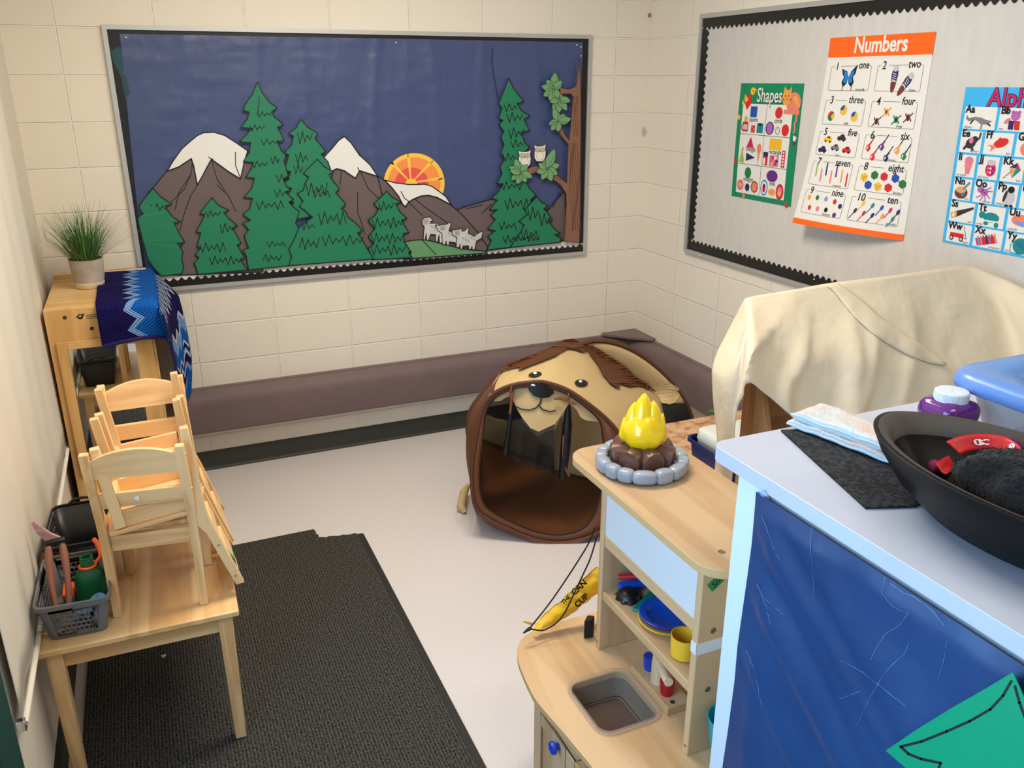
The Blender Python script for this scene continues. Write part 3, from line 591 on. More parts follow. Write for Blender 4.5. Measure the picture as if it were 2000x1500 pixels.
# bird and cat
d.ell(.07, .08, .026, .03, RED, .001); d.poly([(.05,.1),(.09,.1),(.065,.125)], RED, .001); d.ell(.098, .036, .018, .018, YEL, .0011); d.ell(.1, .035, .003, .003, P_K, .0015); d.poly([(.04,.05),(.072,.075),(.055,.09),(.04,.08)], YEL, .0013); d.poly([(.03,.075),(.045,.1),(.022,.1)], YEL, .0011); d.poly([(.112,.022),(.128,.03),(.115,.04)], LOR, .0012)
d.ell(.395, .085, .047, .047, SAL, .001); d.rect(.335, .115, .44, .135, SAL, .001)
for k in range(4): d.poly([(.40+.012*k,.052+.012*k),(.42+.006*k,.062+.013*k),(.385+.012*k,.075+.008*k)], YEL, .0013)
d.ell(.345, .062, .030, .034, LOR, .0014); d.poly([(.32,.045),(.325,.01),(.345,.035)], LOR, .0013); d.poly([(.352,.035),(.372,.012),(.374,.05)], LOR, .0013)
for sx in (.335,.357): d.ell(sx, .055, .003, .004, P_K, .0018)
d.poly([(.341,.066),(.351,.066),(.346,.074)], RED, .0018)
for k in (-1,0,1): d.line([(.312,.07+k*.006),(.33,.072+k*.002)], .0012, P_K, .0019); d.line([(.362,.072+k*.002),(.382,.07+k*.006)], .0012, P_K, .0019)
d.line([(.425,.12),(.425,.16),(.418,.18),(.424,.2),(.418,.215)], .010, SAL, .001)
for (u, v, c) in ((.012,.16,YEL),(.012,.37,RED),(.1,.54,SAL),(.43,.26,PUR),(.42,.545,RED),(.43,.24,P_W)): d.poly([(u-.012,v-.014),(u+.012,v-.006),(u+.004,v+.014),(u-.01,v+.01)], c, .0012)
cw = (wx1-wx0)/2; rh = rows[1]-rows[0]
def cell(c, r_): return wx0+c*cw, rows[r_]
def lab(s_, c, r_, dy): u, v = cell(c, r_); d.text(s_, u+cw/2, v+dy*rh, .030, P_K, align='CENTER', bold=.0004, sx=.8)
u, v = cell(0,0); d.rect(u+.062, v+.012, u+.112, v+.062, BLU, .001); lab('square',0,0,.57)
d.rect(u+.012, v+.085, u+.055, v+.132, RED, .001); d.rect(u+.018, v+.098, u+.05, v+.122, LGR, .0013); d.rect(u+.022, v+.06, u+.045, v+.085, TAN, .001); d.line([(u+.012,v+.095),(u+.004,v+.105),(u+.006,v+.12),(u+.014,v+.125)], .004, NAV, .0012)
d.rect(u+.078, v+.1, u+.108, v+.134, RED, .001)
for a, b2 in ((.086,.108),(.1,.116),(.088,.126)): d.ell(u+a, v+b2, .003, .003, P_W, .0014)
d.rect(u+.122, v+.088, u+.168, v+.134, TEA, .001); d.rect(u+.135, v+.088, u+.155, v+.1, P_K, .0013)
u, v = cell(1,0); d.ell(u+.088, v+.036, .026, .026, RED, .001); lab('circle',1,0,.57); d.ell(u+.035, v+.108, .03, .03, NAV, .001); d.ell(u+.035, v+.108, .022, .026, LIL, .0013); d.ell(u+.092, v+.117, .017, .017, GRY, .001); d.ell(u+.092, v+.117, .013, .013, P_W, .0013); d.line([(u+.092,v+.108),(u+.092,v+.118)], .002, P_K, .0016); d.ell(u+.145, v+.112, .025, .027, RED, .001)
u, v = cell(0,1); d.poly([(u+.055,v+.063),(u+.113,v+.063),(u+.085,v+.01)], MAG, .001); lab('triangle',0,1,.55); d.poly([(u+.006,v+.137),(u+.048,v+.137),(u+.028,v+.07)], LIM, .001); d.poly([(u+.018,v+.09),(u+.024,v+.055),(u+.04,v+.075)], TAN, .0012); d.poly([(u+.06,v+.088),(u+.06,v+.128),(u+.13,v+.108)], NAV, .001); d.poly([(u+.14,v+.075),(u+.168,v+.075),(u+.152,v+.14)], TAN, .001); d.ell(u+.154, v+.062, .017, .022, SAL, .0012)
u, v = cell(1,1); d.rect(u+.045, v+.01, u+.13, v+.062, YEL, .001); lab('rectangle',1,1,.56); d.rect(u+.008, v+.075, u+.042, v+.138, RED, .001); d.rect(u+.008, v+.075, u+.042, v+.096, NAV, .0013); d.rect(u+.012, v+.104, u+.026, v+.134, P_W, .0013); d.rect(u+.055, v+.086, u+.12, v+.138, PNK, .001)
for k in range(6): d.ell(u+.0875+.02*math.cos(k*1.05), v+.112+.016*math.sin(k*1.05), .01, .008, (PUR,MAG,YEL,LIL,RED,P_W)[k], .0013)
d.rect(u+.14, v+.06, u+.164, v+.138, MAG, .001)
for k in range(5): d.ell(u+.152, v+.07+k*.014, .006, .005, P_W, .0014)
u, v = cell(0,2); d.ell(u+.085, v+.04, .026, .028, GRE, .001, n=8); lab('octagon',0,2,.56); d.ell(u+.032, v+.105, .026, .027, RED, .001, n=8); d.ell(u+.032, v+.105, .022, .023, SAL, .0012, n=8); d.text('STOP', u+.032, v+.112, .02, P_W, align='CENTER', sx=.75, h=.0016); d.ell(u+.088, v+.112, .018, .02, NAV, .001, n=8); d.ell(u+.142, v+.104, .028, .03, BRO, .001, n=8); d.ell(u+.142, v+.104, .022, .024, SAL, .0013, n=8)
u, v = cell(1,2); d.ell(u+.085, v+.04, .04, .028, PUR, .001); lab('oval',1,2,.58); d.ell(u+.034, v+.1, .027, .038, SKY, .001); d.ell(u+.034, v+.1, .021, .031, P_W, .0012); d.ell(u+.034, v+.105, .012, .018, RED, .0014); d.ell(u+.034, v+.09, .008, .009, P_K, .0016); d.ell(u+.092, v+.115, .025, .016, LOR, .001); d.ell(u+.148, v+.108, .027, .038, MAG, .001); d.ell(u+.148, v+.108, .016, .024, SAL, .0013); d.ell(u+.146, v+.115, .01, .009, YEL, .0015)
m.build('sheet', t, smooth=0)
# -- numbers poster, its lower left corner curling off the wall
t = thing('numbers_poster', 'tall white numbers poster with orange header, lower left corner curling off the board', 'poster', (-.014, -1.74, 1.39))
PW, PH = .545, .792; yn0, zn = -1.466, 2.178
def fn(u, v, h):
    a = u/PW; b2 = max(0, v/PH)
    c = .092*(max(0,1-a)**1.15)*b2**1.9 + .03*math.sin(PI*a)*b2**2.5
    return Vector((-.0135-c-h, yn0-u+.004*b2*(1-a), zn-v*(1-.012*b2) + .006*a*0))
m = MB(); d = Draw(m, fn); m.grid(lambda a, b2: fn(a*PW, b2*PH, 0), 16, 30, P_W)
d.rect(.0, .0, PW, .082, P_O, .0006, n=14, nv=3)
for k in range(70): d.ell(.004+PW*k/70.5, .082, .0042, .0042, P_W, .0009, n=8)
d.text('Numbers', .145, .062, .085, P_W, h=.0014, bold=.0022, sx=.86)
d.rect(.0, PH-.028, PW, PH, P_O, .0006, n=16)
for k in range(70): d.ell(.004+PW*k/70.5, PH-.028, .0042, .0042, P_W, .0009, n=8)
LN = flat('line', (120,116,112))
rv = [(.145,.268),(.318,.445),(.485,.608),(.645,.772),(.805,.932)]
words = ['one','two','three','four','five','six','seven','eight','nine','ten']; small = ['butterfly','shoes','balls','frogs','cars','scissors','crayons','boxes','buttons','spoons']
smp = [(.155,.115),(.17,.115),(.125,.105),(.14,.108),(.115,.108),(.12,.112),(.14,.112),(.18,.11),(.125,.112),(.175,.112)]
def car(u, v, c):
    d.poly([(u-.024,v+.006),(u-.022,v-.004),(u-.01,v-.006),(u-.004,v-.014),(u+.012,v-.013),(u+.018,v-.003),(u+.025,v+.001),(u+.024,v+.01),(u+.012,v+.012),(u-.018,v+.010)], c, .001)
    d.poly([(u-.006,v-.005),(u-.002,v-.011),(u+.010,v-.010),(u+.014,v-.003)], DKG, .0013); d.ell(u-.012, v+.009, .005, .005, P_K, .0014, n=10); d.ell(u+.014, v+.011, .005, .005, P_K, .0014, n=10)
for k in range(10):
    c = k % 2; r_ = k//2; u0, u1 = (.032, .255) if c == 0 else (.288, .512); v0, v1 = rv[r_][0]*PH, rv[r_][1]*PH
    rr_ = .008; nd = len(str(k+1)); wl_ = {3:.052,4:.066,5:.086}[len(words[k])]
    def seg(a, b2, n=5): return [(a[0]+(b2[0]-a[0])*i/n, a[1]+(b2[1]-a[1])*i/n) for i in range(n+1)]
    top0 = u0+.020; top1 = u0+.026+.020*nd+.006; te = u1-.014
    d.line([(top0-.002,v0),(u0+rr_,v0),(u0+.002,v0+.003),(u0,v0+rr_)]+seg((u0,v0+rr_),(u0,v1-rr_))+[(u0+.002,v1-.002),(u0+rr_,v1)]+seg((u0+rr_,v1),(u1-rr_,v1))+[(u1-.002,v1-.002),(u1,v1-rr_)]+seg((u1,v1-rr_),(u1,v0+rr_))+[(u1-.002,v0+.002),(u1-rr_,v0),(te+.003,v0)], .0017, LN)
    d.line(seg((top1+.004, v0), (te-wl_-.004, v0)), .0017, LN)
    d.text(str(k+1), top0+.003, v0+.014, .044, P_K, bold=.0006, sx=.9, shear=.1); d.text(words[k], te, v0+.010, .042, P_K, bold=.0006, sx=.86, shear=.1, align='RIGHT')
    su, sv_ = smp[k]; d.text(small[k], u0+su, v0+.098, .016, P_K, sx=.9, shear=.2)
    def X(a): return u0+a
    def Yv(a): return v0+a
    if k == 0:
        for s_ in (-1, 1):
            cxx = X(.105)
            d.poly([(cxx,Yv(.045)),(cxx+s_*.012,Yv(.02)),(cxx+s_*.042,Yv(-.002+(.012 if s_ < 0 else -.004))),(cxx+s_*.036,Yv(.03)),(cxx+s_*.022,Yv(.048))], P_K, .001)
            d.poly([(cxx,Yv(.046)),(cxx+s_*.012,Yv(.024)),(cxx+s_*.03,Yv(.016)),(cxx+s_*.026,Yv(.036)),(cxx+s_*.016,Yv(.048))], SKY, .0013)
            d.poly([(cxx,Yv(.046)),(cxx+s_*.026,Yv(.046)),(cxx+s_*.034,Yv(.064)),(cxx+s_*.024,Yv(.084)),(cxx+s_*.006,Yv(.07))], P_K, .0011)
            d.poly([(cxx,Yv(.047)),(cxx+s_*.022,Yv(.048)),(cxx+s_*.026,Yv(.064)),(cxx+s_*.012,Yv(.068))], SKY, .0014)
            d.line([(cxx+s_*.024,Yv(.082)),(cxx+s_*.026,Yv(.096))], .003, P_K, .0012)
    if k == 1:
        for (a, b2, rt) in ((.092,.052,.05),(.15,.072,.62)):
            C_, Q_ = math.cos(rt), math.sin(rt)
            def tp(x, y): return (X(a)+x*C_-y*Q_, Yv(b2)+x*Q_+y*C_)
            d.poly([tp(.017*math.cos(q)*(1 if math.sin(q) < 0 else .8), .052*math.sin(q)) for q in [2*PI*i/20 for i in range(20)]], NAV, .001)
            d.poly([tp(.011*math.cos(q), .026+.024*math.sin(q)) for q in [2*PI*i/16 for i in range(16)]], BRO, .0013)
            d.poly([tp(.014*math.cos(q), -.040+.012*math.sin(q)) for q in [2*PI*i/16 for i in range(16)]], LGR, .0013)
            for i in range(4): d.line([tp(-.008,-.022+i*.008), tp(.008,-.018+i*.008)], .0026, P_W, .0016)
            d.line([tp(-.02,.012), tp(0,.006), tp(.02,.012)], .003, P_W, .0017)
    if k == 2:
        for (a, b2) in ((.045,.066),(.11,.04),(.175,.064)):
            d.ell(X(a), Yv(b2), .0185, .0205, (GRE,YEL,GRE)[int(a*10) % 3], .001); d.ell(X(a), Yv(b2), .0185, .0205, (RED,BLU,YEL)[int(a*10) % 3], .0012, a0=PI, a1=PI*1.6); d.ell(X(a), Yv(b2), .0185, .0205, YEL, .0012, a0=-.7, a1=.9)
    if k == 3:
        for (a, b2, c_) in ((.04,.078,BRO),(.082,.04,LOR),(.135,.068,GRE),(.19,.058,BRO)):
            d.ell(X(a), Yv(b2), .010, .013, c_, .001)
            for q in (.6, 2.3, 3.8, 5.5): d.line([(X(a),Yv(b2)),(X(a)+.016*math.cos(q),Yv(b2)+.014*math.sin(q)),(X(a)+.022*math.cos(q+.3),Yv(b2)+.024*math.sin(q))], .005, c_, .001)
            d.ell(X(a), Yv(b2), .004, .006, P_K, .0013)
    if k == 4:
        for (a, b2, c_) in ((.055,.03,YEL),(.13,.02,DKG),(.035,.075,NAV),(.105,.062,GRY),(.17,.068,RED)): car(X(a), Yv(b2), c_)
    if k == 5:
        for i, (a, b2, c_) in enumerate(((.03,.04,RED),(.06,.075,RED),(.095,.032,PUR),(.125,.075,NAV),(.17,.042,LOR),(.205,.062,GRE))):
            d.line([(X(a-.008),Yv(b2+.012)),(X(a+.018),Yv(b2-.036))], .0042, DKG, .001); d.ell(X(a-.010), Yv(b2+.010), .007, .012, c_, .0012, rot=.4); d.ell(X(a-.002), Yv(b2+.016), .007, .012, c_, .0012, rot=.4); d.line([(X(a-.006),Yv(b2+.006)),(X(a+.004),Yv(b2-.01))], .0075, c_, .0012); d.ell(X(a-.010), Yv(b2+.012), .003, .007, P_W, .0015, rot=.4)
    if k == 6:
        for a, b2, c_ in ((.028,.038,LIM),(.06,.058,PNK),(.085,.03,NAV),(.118,.062,SAL),(.142,.032,PUR),(.175,.052,LOR),(.205,.066,RED)): d.line([(X(a),Yv(b2-.022)),(X(a)+.004,Yv(b2+.024))], .0075, c_, .001); d.poly([(X(a)-.003,Yv(b2-.024)),(X(a)+.003,Yv(b2-.024)),(X(a)-.001,Yv(b2-.034))], c_, .001)
    if k == 7:
        for a, b2, c_ in ((.035,.045,YEL),(.083,.032,GRE),(.128,.034,RED),(.18,.036,BLU),(.062,.074,BLU),(.108,.076,YEL),(.156,.076,RED),(.215,.056,GRE)): d.ell(X(a), Yv(b2), .019, .018, c_, .001, n=6, rot=.52); d.line([(X(a)-.016,Yv(b2)-.008),(X(a),Yv(b2)+.002),(X(a)+.016,Yv(b2)-.008)], .0012, DKG, .0013); d.line([(X(a),Yv(b2)+.002),(X(a),Yv(b2)+.018)], .0012, DKG, .0013)
    if k == 8:
        for a, b2, c_ in ((.028,.032,LOR),(.075,.028,GRE),(.125,.028,LBL),(.175,.034,RED),(.208,.05,NAV),(.045,.075,RED),(.092,.075,PNK),(.14,.074,P_K),(.19,.09,PUR)): d.ell(X(a), Yv(b2), .0095, .011, c_, .001)
    if k == 9:
        for a, b2, c_ in ((.03,.06,NAV),(.06,.025,YEL),(.072,.066,MAG),(.104,.03,TEA),(.112,.07,NAV),(.146,.034,BLU),(.155,.068,LOR),(.184,.04,MAG),(.2,.075,TEA),(.218,.044,NAV)): d.line([(X(a)-.022,Yv(b2)+.032),(X(a),Yv(b2))], .0038, c_, .001); d.ell(X(a), Yv(b2-.002), .0065, .012, c_, .0012, rot=.4)
m.build('sheet', t, smooth=60)
# -- alphabet poster running out of the picture at the right
t = thing('alphabet_poster', 'sky blue alphabet poster cut off by the right edge', 'poster', (-.014, -2.55, 1.41))
PW, PH = .80, .562; ya0, zal = -2.181, 1.984
fn = lambda u, v, h: Vector((-.0136-h-.0015*(1+math.sin(v*9)), ya0-u-.012*v/PH, zal-v)); m = MB(); d = Draw(m, fn); m.grid(lambda a, b2: fn(a*PW, b2*PH, 0), 6, 14, P_C)
d.text('Alphabet', .100, .062, .086, NAV, h=.0010, bold=.0036, sx=.95); d.text('Alphabet', .100, .062, .086, MAG, h=.0016, bold=.0006, sx=.95)
rows = [('Aa Bb Cc Dd', (.118,.255), (.130,.105,.12,.12)), ('Ee Ff Gg Hh', (.268,.402), (.088,.112,.10,.12)), ('Ii Jj Kk Ll Mm', (.416,.556), (.078,.082,.085,.10,.12)), ('Nn Oo Pp Qq Rr', (.570,.706), (.076,.080,.082,.10,.12)), ('Ss Tt Uu Vv', (.718,.850), (.104,.112,.11,.14)), ('Ww Xx Yy Zz', (.862,.985), (.105,.118,.11,.14))]
names = {'Aa':'alligator','Bb':'bear','Ee':'elephant','Ff':'fish','Ii':'ice cream','Jj':'jelly beans','Kk':'kite','Nn':'nest','Oo':'octopus','Pp':'penguin','Ss':'saw','Tt':'turtle','Uu':'umbrella','Ww':'wagon','Xx':'xylophone','Yy':'yarn'}
org = {}
for ltrs, (a, b2), ws in rows:
    u = .014; v0, v1 = a*PH, b2*PH
    for L_, wd in zip(ltrs.split(), ws):
        d.rect(u, v0, u+wd, v1, P_W, .0006); d.text(L_, u+.004, v0+.020, .036, P_K, bold=.0012, h=.0022, sx=.95)
        if L_ in names: d.text(names[L_], u+.005 if L_ in 'Aa Bb Ii Jj Pp Tt Uu Yy' else u+wd-.005, v1-.003, .012, DKG, align='LEFT' if L_ in 'Aa Bb Ii Jj Pp Tt Uu Yy' else 'RIGHT', sx=.9)
        org[L_] = (u, v0, wd, v1-v0); u += wd+.012
def G(L_): return org[L_]
u, v, w_, h_ = G('Aa'); d.poly([(u+.012,v+.028),(u+.008,v+.042),(u+.02,v+.05),(u+.05,v+.046),(u+.075,v+.06),(u+.10,v+.058),(u+.118,v+.046),(u+.095,v+.044),(u+.07,v+.036),(u+.045,v+.034),(u+.022,v+.04),(u+.016,v+.036)], GRY, .001); d.line([(u+.04,v+.046),(u+.03,v+.058)], .006, DKG, .0012); d.line([(u+.078,v+.058),(u+.076,v+.074)], .006, GRY, .0012); d.line([(u+.1,v+.056),(u+.112,v+.062)], .006, DKG, .0012)
u, v, w_, h_ = G('Bb'); d.ell(u+.062, v+.026, .018, .016, LIL, .001); d.ell(u+.05, v+.014, .006, .006, LIL, .001); d.ell(u+.075, v+.014, .006, .006, LIL, .001); d.ell(u+.034, v+.044, .014, .008, PNK, .001, rot=-.6); d.poly([(u+.04,v+.042),(u+.06,v+.042),(u+.06,v+.072),(u+.04,v+.072)], NAV, .0012); d.poly([(u+.06,v+.042),(u+.082,v+.042),(u+.084,v+.072),(u+.064,v+.072)], RED, .0012)
u, v, w_, h_ = G('Ee'); d.ell(u+.045, v+.042, .022, .018, DKG, .001, rot=-.5); d.ell(u+.06, v+.028, .013, .012, DKG, .0012); d.line([(u+.068,v+.03),(u+.078,v+.022),(u+.08,v+.006)], .007, DKG, .0012); d.ell(u+.046, v+.032, .009, .011, PNK, .0014); d.line([(u+.03,v+.05),(u+.02,v+.062)], .010, DKG, .001); d.line([(u+.05,v+.054),(u+.056,v+.064)], .010, DKG, .001)
u, v, w_, h_ = G('Ff'); d.ell(u+.066, v+.034, .030, .015, RED, .001, rot=-.35); d.poly([(u+.044,v+.042),(u+.012,v+.044),(u+.03,v+.05),(u+.028,v+.066),(u+.05,v+.05)], SAL, .0012); d.poly([(u+.05,v+.026),(u+.06,v+.014),(u+.075,v+.024)], RED, .0011)
u, v, w_, h_ = G('Gg'); d.ell(u+.05, v+.048, .032, .026, SAL, .001); d.ell(u+.05, v+.042, .008, .01, BRO, .0013)
u, v, w_, h_ = G('Ii'); d.ell(u+.05, v+.022, .018, .017, PNK, .001); d.rect(u+.034, v+.034, u+.064, v+.044, SAL, .0012); d.poly([(u+.036,v+.044),(u+.062,v+.044),(u+.057,v+.068),(u+.041,v+.068)], PNK, .0011)
u, v, w_, h_ = G('Jj'); d.ell(u+.052, v+.044, .021, .024, MAG, .001); d.ell(u+.052, v+.02, .018, .010, LGR, .0012); d.rect(u+.036, v+.012, u+.068, v+.022, LGR, .0012)
for k in range(6): d.ell(u+.042+.010*(k % 3), v+.04+.014*(k//3), .004, .004, (PNK,P_W,PUR)[k % 3], .0014)
u, v, w_, h_ = G('Kk'); d.poly([(u+.03,v+.03),(u+.058,v+.012),(u+.056,v+.03)], NAV, .001); d.poly([(u+.058,v+.012),(u+.075,v+.036),(u+.056,v+.03)], RED, .001); d.poly([(u+.056,v+.03),(u+.075,v+.036),(u+.045,v+.066)], TEA, .001); d.poly([(u+.03,v+.03),(u+.056,v+.03),(u+.045,v+.066)], TAN, .001)
for k in range(4): d.line([(u+.012+k*.007,v+.066-k*.006),(u+.02+k*.007,v+.064-k*.008)], .0025, (NAV,RED,NAV,RED)[k], .001)
u, v, w_, h_ = G('Nn'); d.ell(u+.036, v+.05, .028, .022, BRO, .001); d.ell(u+.034, v+.04, .022, .012, TAN, .0012); d.ell(u+.044, v+.056, .007, .006, SKY, .0014); d.line([(u+.045,v+.034),(u+.066,v+.012)], .008, GRY, .0013)
u, v, w_, h_ = G('Oo'); d.ell(u+.028, v+.03, .014, .012, LIL, .001); d.ell(u+.044, v+.038, .016, .012, LIL, .001)
for q in (-.9,-.4,.5,1.1,1.7,2.3): d.line([(u+.042,v+.04),(u+.042+.02*math.cos(q),v+.04+.018*math.sin(q)),(u+.042+.034*math.cos(q+.2),v+.04+.030*math.sin(q+.15))], .0045, LIL, .001)
u, v, w_, h_ = G('Pp'); d.ell(u+.052, v+.046, .022, .028, LGR, .001); d.ell(u+.056, v+.018, .013, .012, P_K, .0012); d.ell(u+.036, v+.042, .006, .022, DKG, .0013, rot=.25); d.ell(u+.046, v+.074, .008, .004, P_K, .0012); d.ell(u+.064, v+.073, .008, .004, P_K, .0012)
u, v, w_, h_ = G('Ss'); d.poly([(u+.03,v+.034),(u+.1,v+.012),(u+.1,v+.02),(u+.03,v+.058)], DKG, .001); d.poly([(u+.005,v+.044),(u+.03,v+.032),(u+.032,v+.054),(u+.02,v+.062),(u+.008,v+.062)], TAN, .0012); d.ell(u+.018, v+.05, .005, .008, P_W, .0014)
u, v, w_, h_ = G('Tt'); d.ell(u+.06, v+.04, .032, .018, TEA, .001); d.ell(u+.022, v+.034, .013, .013, TEA, .0012); d.rect(u+.035, v+.05, u+.092, v+.056, P_W, .0014); d.ell(u+.042, v+.062, .010, .007, TEA, .0015); d.ell(u+.084, v+.064, .009, .01, TEA, .0015)
u, v, w_, h_ = G('Uu'); d.ell(u+.055, v+.034, .04, .02, SAL, .001); d.poly([(u+.016,v+.038),(u+.06,v+.056),(u+.094,v+.04)], LBL, .0012)
u, v, w_, h_ = G('Ww'); d.rect(u+.016, v+.034, u+.076, v+.05, RED, .001); d.line([(u+.072,v+.006),(u+.088,v+.05),(u+.078,v+.05)], .0022, P_K, .0012)
for a in (.024, .066): d.ell(u+a, v+.054, .0095, .0095, DKG, .0013); d.ell(u+a, v+.054, .0055, .0055, LGR, .0015)
u, v, w_, h_ = G('Xx'); d.poly([(u+.008,v+.04),(u+.088,v+.02),(u+.1,v+.044),(u+.02,v+.066)], MAG, .001)
for k in range(7): d.line([(u+.018+k*.011,v+.034-k*.003),(u+.028+k*.011,v+.062-k*.003)], .007, (LBL,SAL,RED,NAV,GRY,RED,SAL)[k], .0013)
u, v, w_, h_ = G('Yy'); d.ell(u+.06, v+.04, .03, .028, TEA, .001); d.line([(u+.04,v+.02),(u+.022,v+.04),(u+.024,v+.066),(u+.06,v+.068),(u+.09,v+.06)], .003, TEA, .001)
for k in range(5): d.line([(u+.036+k*.006,v+.028+k*.004),(u+.072+k*.004,v+.022+k*.009)], .0012, NAV, .0013)
m.build('sheet', t, smooth=0)
# ------------------------------------------------------------------ storage cabinet with mirror, grass, crochet blanket
CW = wood('maple_cabinet_x', (228,186,122), (206,160,96), 'x', .6, .35); CWZ = wood('maple_cabinet_z', (226,182,118), (204,156,94), 'z', .6, .35)
HOLE = mat('screw_hole', (48,38,30), .6); MIR = mat('mirror_glass', (235,238,238), .015, metal=1, spec=1)
cx0, cx1, cy0, cy1, ct = -3.252, -2.850, -.705, -.085, 1.128
t = thing('storage_cabinet', 'tall maple cabinet with a mirror on its end, left of the mountain board', 'cabinet', ((cx0+cx1)/2, (cy0+cy1)/2, 0))
m = MB(); m.bx(cx0, cx1, cy0+.02, cy1, ct-.02, ct, CW); m.build('top', t, bevel=.003)
m = MB(); m.bx(cx0, cx1, cy0, cy0+.02, .0, ct, CWZ); m.build('end_panel', t, bevel=.003)
m = MB(); m.bx(cx0, cx1, cy1-.02, cy1, 0, ct-.02, CWZ); m.build('end_panel', t, bevel=.003)
m = MB(); m.bx(cx0, cx0+.018, cy0+.02, cy1-.02, .02, ct-.02, CWZ); m.build('back_panel', t, bevel=.002)
m = MB(); m.bx(cx0+.018, cx1, cy0+.02, cy1-.02, .06, .08, CW); m.build('shelf', t, bevel=.002)
m = MB(); m.bx(cx0+.018, cx1, cy0+.02, cy1-.02, .55, .57, CW); m.build('shelf', t, bevel=.002)
m = MB(); m.bx(cx0-.002, cx1, cy1, cy1+.02, ct-.10, ct+.022, CW); m.build('top_ledge', t, bevel=.003)
fx0, fx1, fz0, fz1 = -3.226, -2.862, .39, .992; gx0, gx1, gz0, gz1 = -3.186, -2.930, .465, .958; y = cy0
fr = MB(); fr.bx(fx0, gx0, y-.012, y, fz0, fz1, CWZ); fr.bx(gx1, fx1, y-.012, y, fz0, fz1, CWZ); fr.bx(gx0, gx1, y-.012, y, gz1, fz1, CW); fr.bx(gx0, gx1, y-.012, y, fz0, gz0, CW); fro = fr.build('mirror_frame', t, bevel=.0015)
m = MB(); m.bx(gx0, gx1, y-.004, y-.0005, gz0, gz1, MIR); m.build('mirror', fro, smooth=0)
for (x, z) in ((-3.177,1.093),(-3.085,1.036),(-3.199,.345),(-2.9,.345)):
    m = MB(); m.bar((x,y-.0012,z),(x,y+.002,z),.001,.001,HOLE); m.lathe([(.0005,.0012),(.0075,.001),(.008,0)], (0,0,0), HOLE, n=12); m.v = [Vector((a.x+x, y-a.z, a.y+z)) if i >= 8 else a for i, a in enumerate(m.v)]; m.build('screw_hole', t)
# maker's mark: round black emblem with fine lines beside it
m = MB(); d = Draw(m, lambda u, v, h: Vector((-3.132+u, y-.0003-h, 1.091-v))); d.ell(.012, 0, .011, .011, P_K, .0004); d.poly([(.0,-.004),(-.006,.0),(.0,.005)], P_K, .0004); d.poly([(.02,-.010),(.03,-.013),(.024,.0)], P_K, .0004); d.ell(.012, -.002, .005, .004, CWZ, .0007)
for k in range(3): d.line([(.034,-.004+k*.007),(.085,-.003+k*.007)], .0022, P_K, .0004)
m.build('maker_mark', t, smooth=0)
# potted grass
CON = mat('concrete_pot', (206,196,182), .85, bump=.3, bs=60, var=.22, vs=9, col2=(150,140,128)); CRM = mat('cream_glaze', (224,212,190), .5); SOIL = mat('dark_moss', (34,40,26), .95)
pc = aZ(176, 566, ct); pc = Vector((pc.x, pc.y+.06, ct))
t = thing('potted_grass', 'artificial tufted grass in a grey concrete pot on the maple cabinet', 'potted plant', pc)
m = MB(); m.lathe([(.060,.026),(.066,.05),(.072,.128),(.0715,.131),(.067,.131),(.062,.06),(.058,.05)], pc, CON, n=36); m.build('pot', t, smooth=50)
m = MB(); m.lathe([(.001,.0),(.054,.0),(.0595,.004),(.0622,.026),(.06,.027),(.001,.027)], pc, CRM, n=36); m.build('pot_base', t, smooth=50)
m = MB(); m.lathe([(.001,.116),(.04,.118),(.067,.112)], pc, SOIL, n=24); m.build('soil', t)
GR1 = mat('grass_green', (66,122,58), .5, sss=0); GR2 = mat('grass_light', (112,158,84), .5); GR3 = mat('grass_dark', (40,88,40), .5); GR4 = mat('grass_brown', (104,92,62), .6); GR5 = mat('grass_pale', (140,172,112), .5)
m = MB(); rnd = random.Random(5)
def blade(p, az, lean, L_, wd, mt, droop):
    d_ = Vector((math.cos(az), math.sin(az), 0)); sd = Vector((-d_.y, d_.x, 0)); pts = []; n = 7; q = p.copy(); ang = lean
    L0 = L_/n; vs = []
    for k in range(n+1):
        ww = wd*(1-(k/n)**1.6)+.00015; vs += [q-sd*ww, q+sd*ww]
        q = q + (d_*math.sin(ang)+Vector((0,0,1))*math.cos(ang))*L0; ang += droop/n
        q.y = min(q.y, -.012); q.x = max(q.x, XW+.045)
    m.add(vs, [(2*k,2*k+1,2*k+3,2*k+2) for k in range(n)], mt)
for k in range(340):
    az = rnd.uniform(0, 2*PI); r0 = .055*math.sqrt(rnd.random()); lean = .12+.62*(r0/.055)*rnd.random(); L_ = rnd.uniform(.15,.30)*(1-.18*lean)
    blade(pc+Vector((r0*math.cos(az), r0*math.sin(az), .115)), az+rnd.uniform(-.5,.5), lean, L_, rnd.uniform(.0011,.0019), rnd.choice([GR1,GR1,GR1,GR2,GR3,GR3]), rnd.uniform(.0,.7))
for k in range(95):
    az = rnd.uniform(0, 2*PI); r0 = .05; blade(pc+Vector((r0*math.cos(az), r0*math.sin(az), .118)), az, rnd.uniform(.5,.95), rnd.uniform(.22,.40), .0011, rnd.choice([GR2,GR4,GR4,GR5]), rnd.uniform(.4,1.15))
for k in range(8): blade(pc+Vector((.045*math.cos(k), .045*math.sin(k), .12)), k*.9-2.2, .5, .07, .0015, GR5, 2.6)
m.build('foliage', t, smooth=60, weld=False)
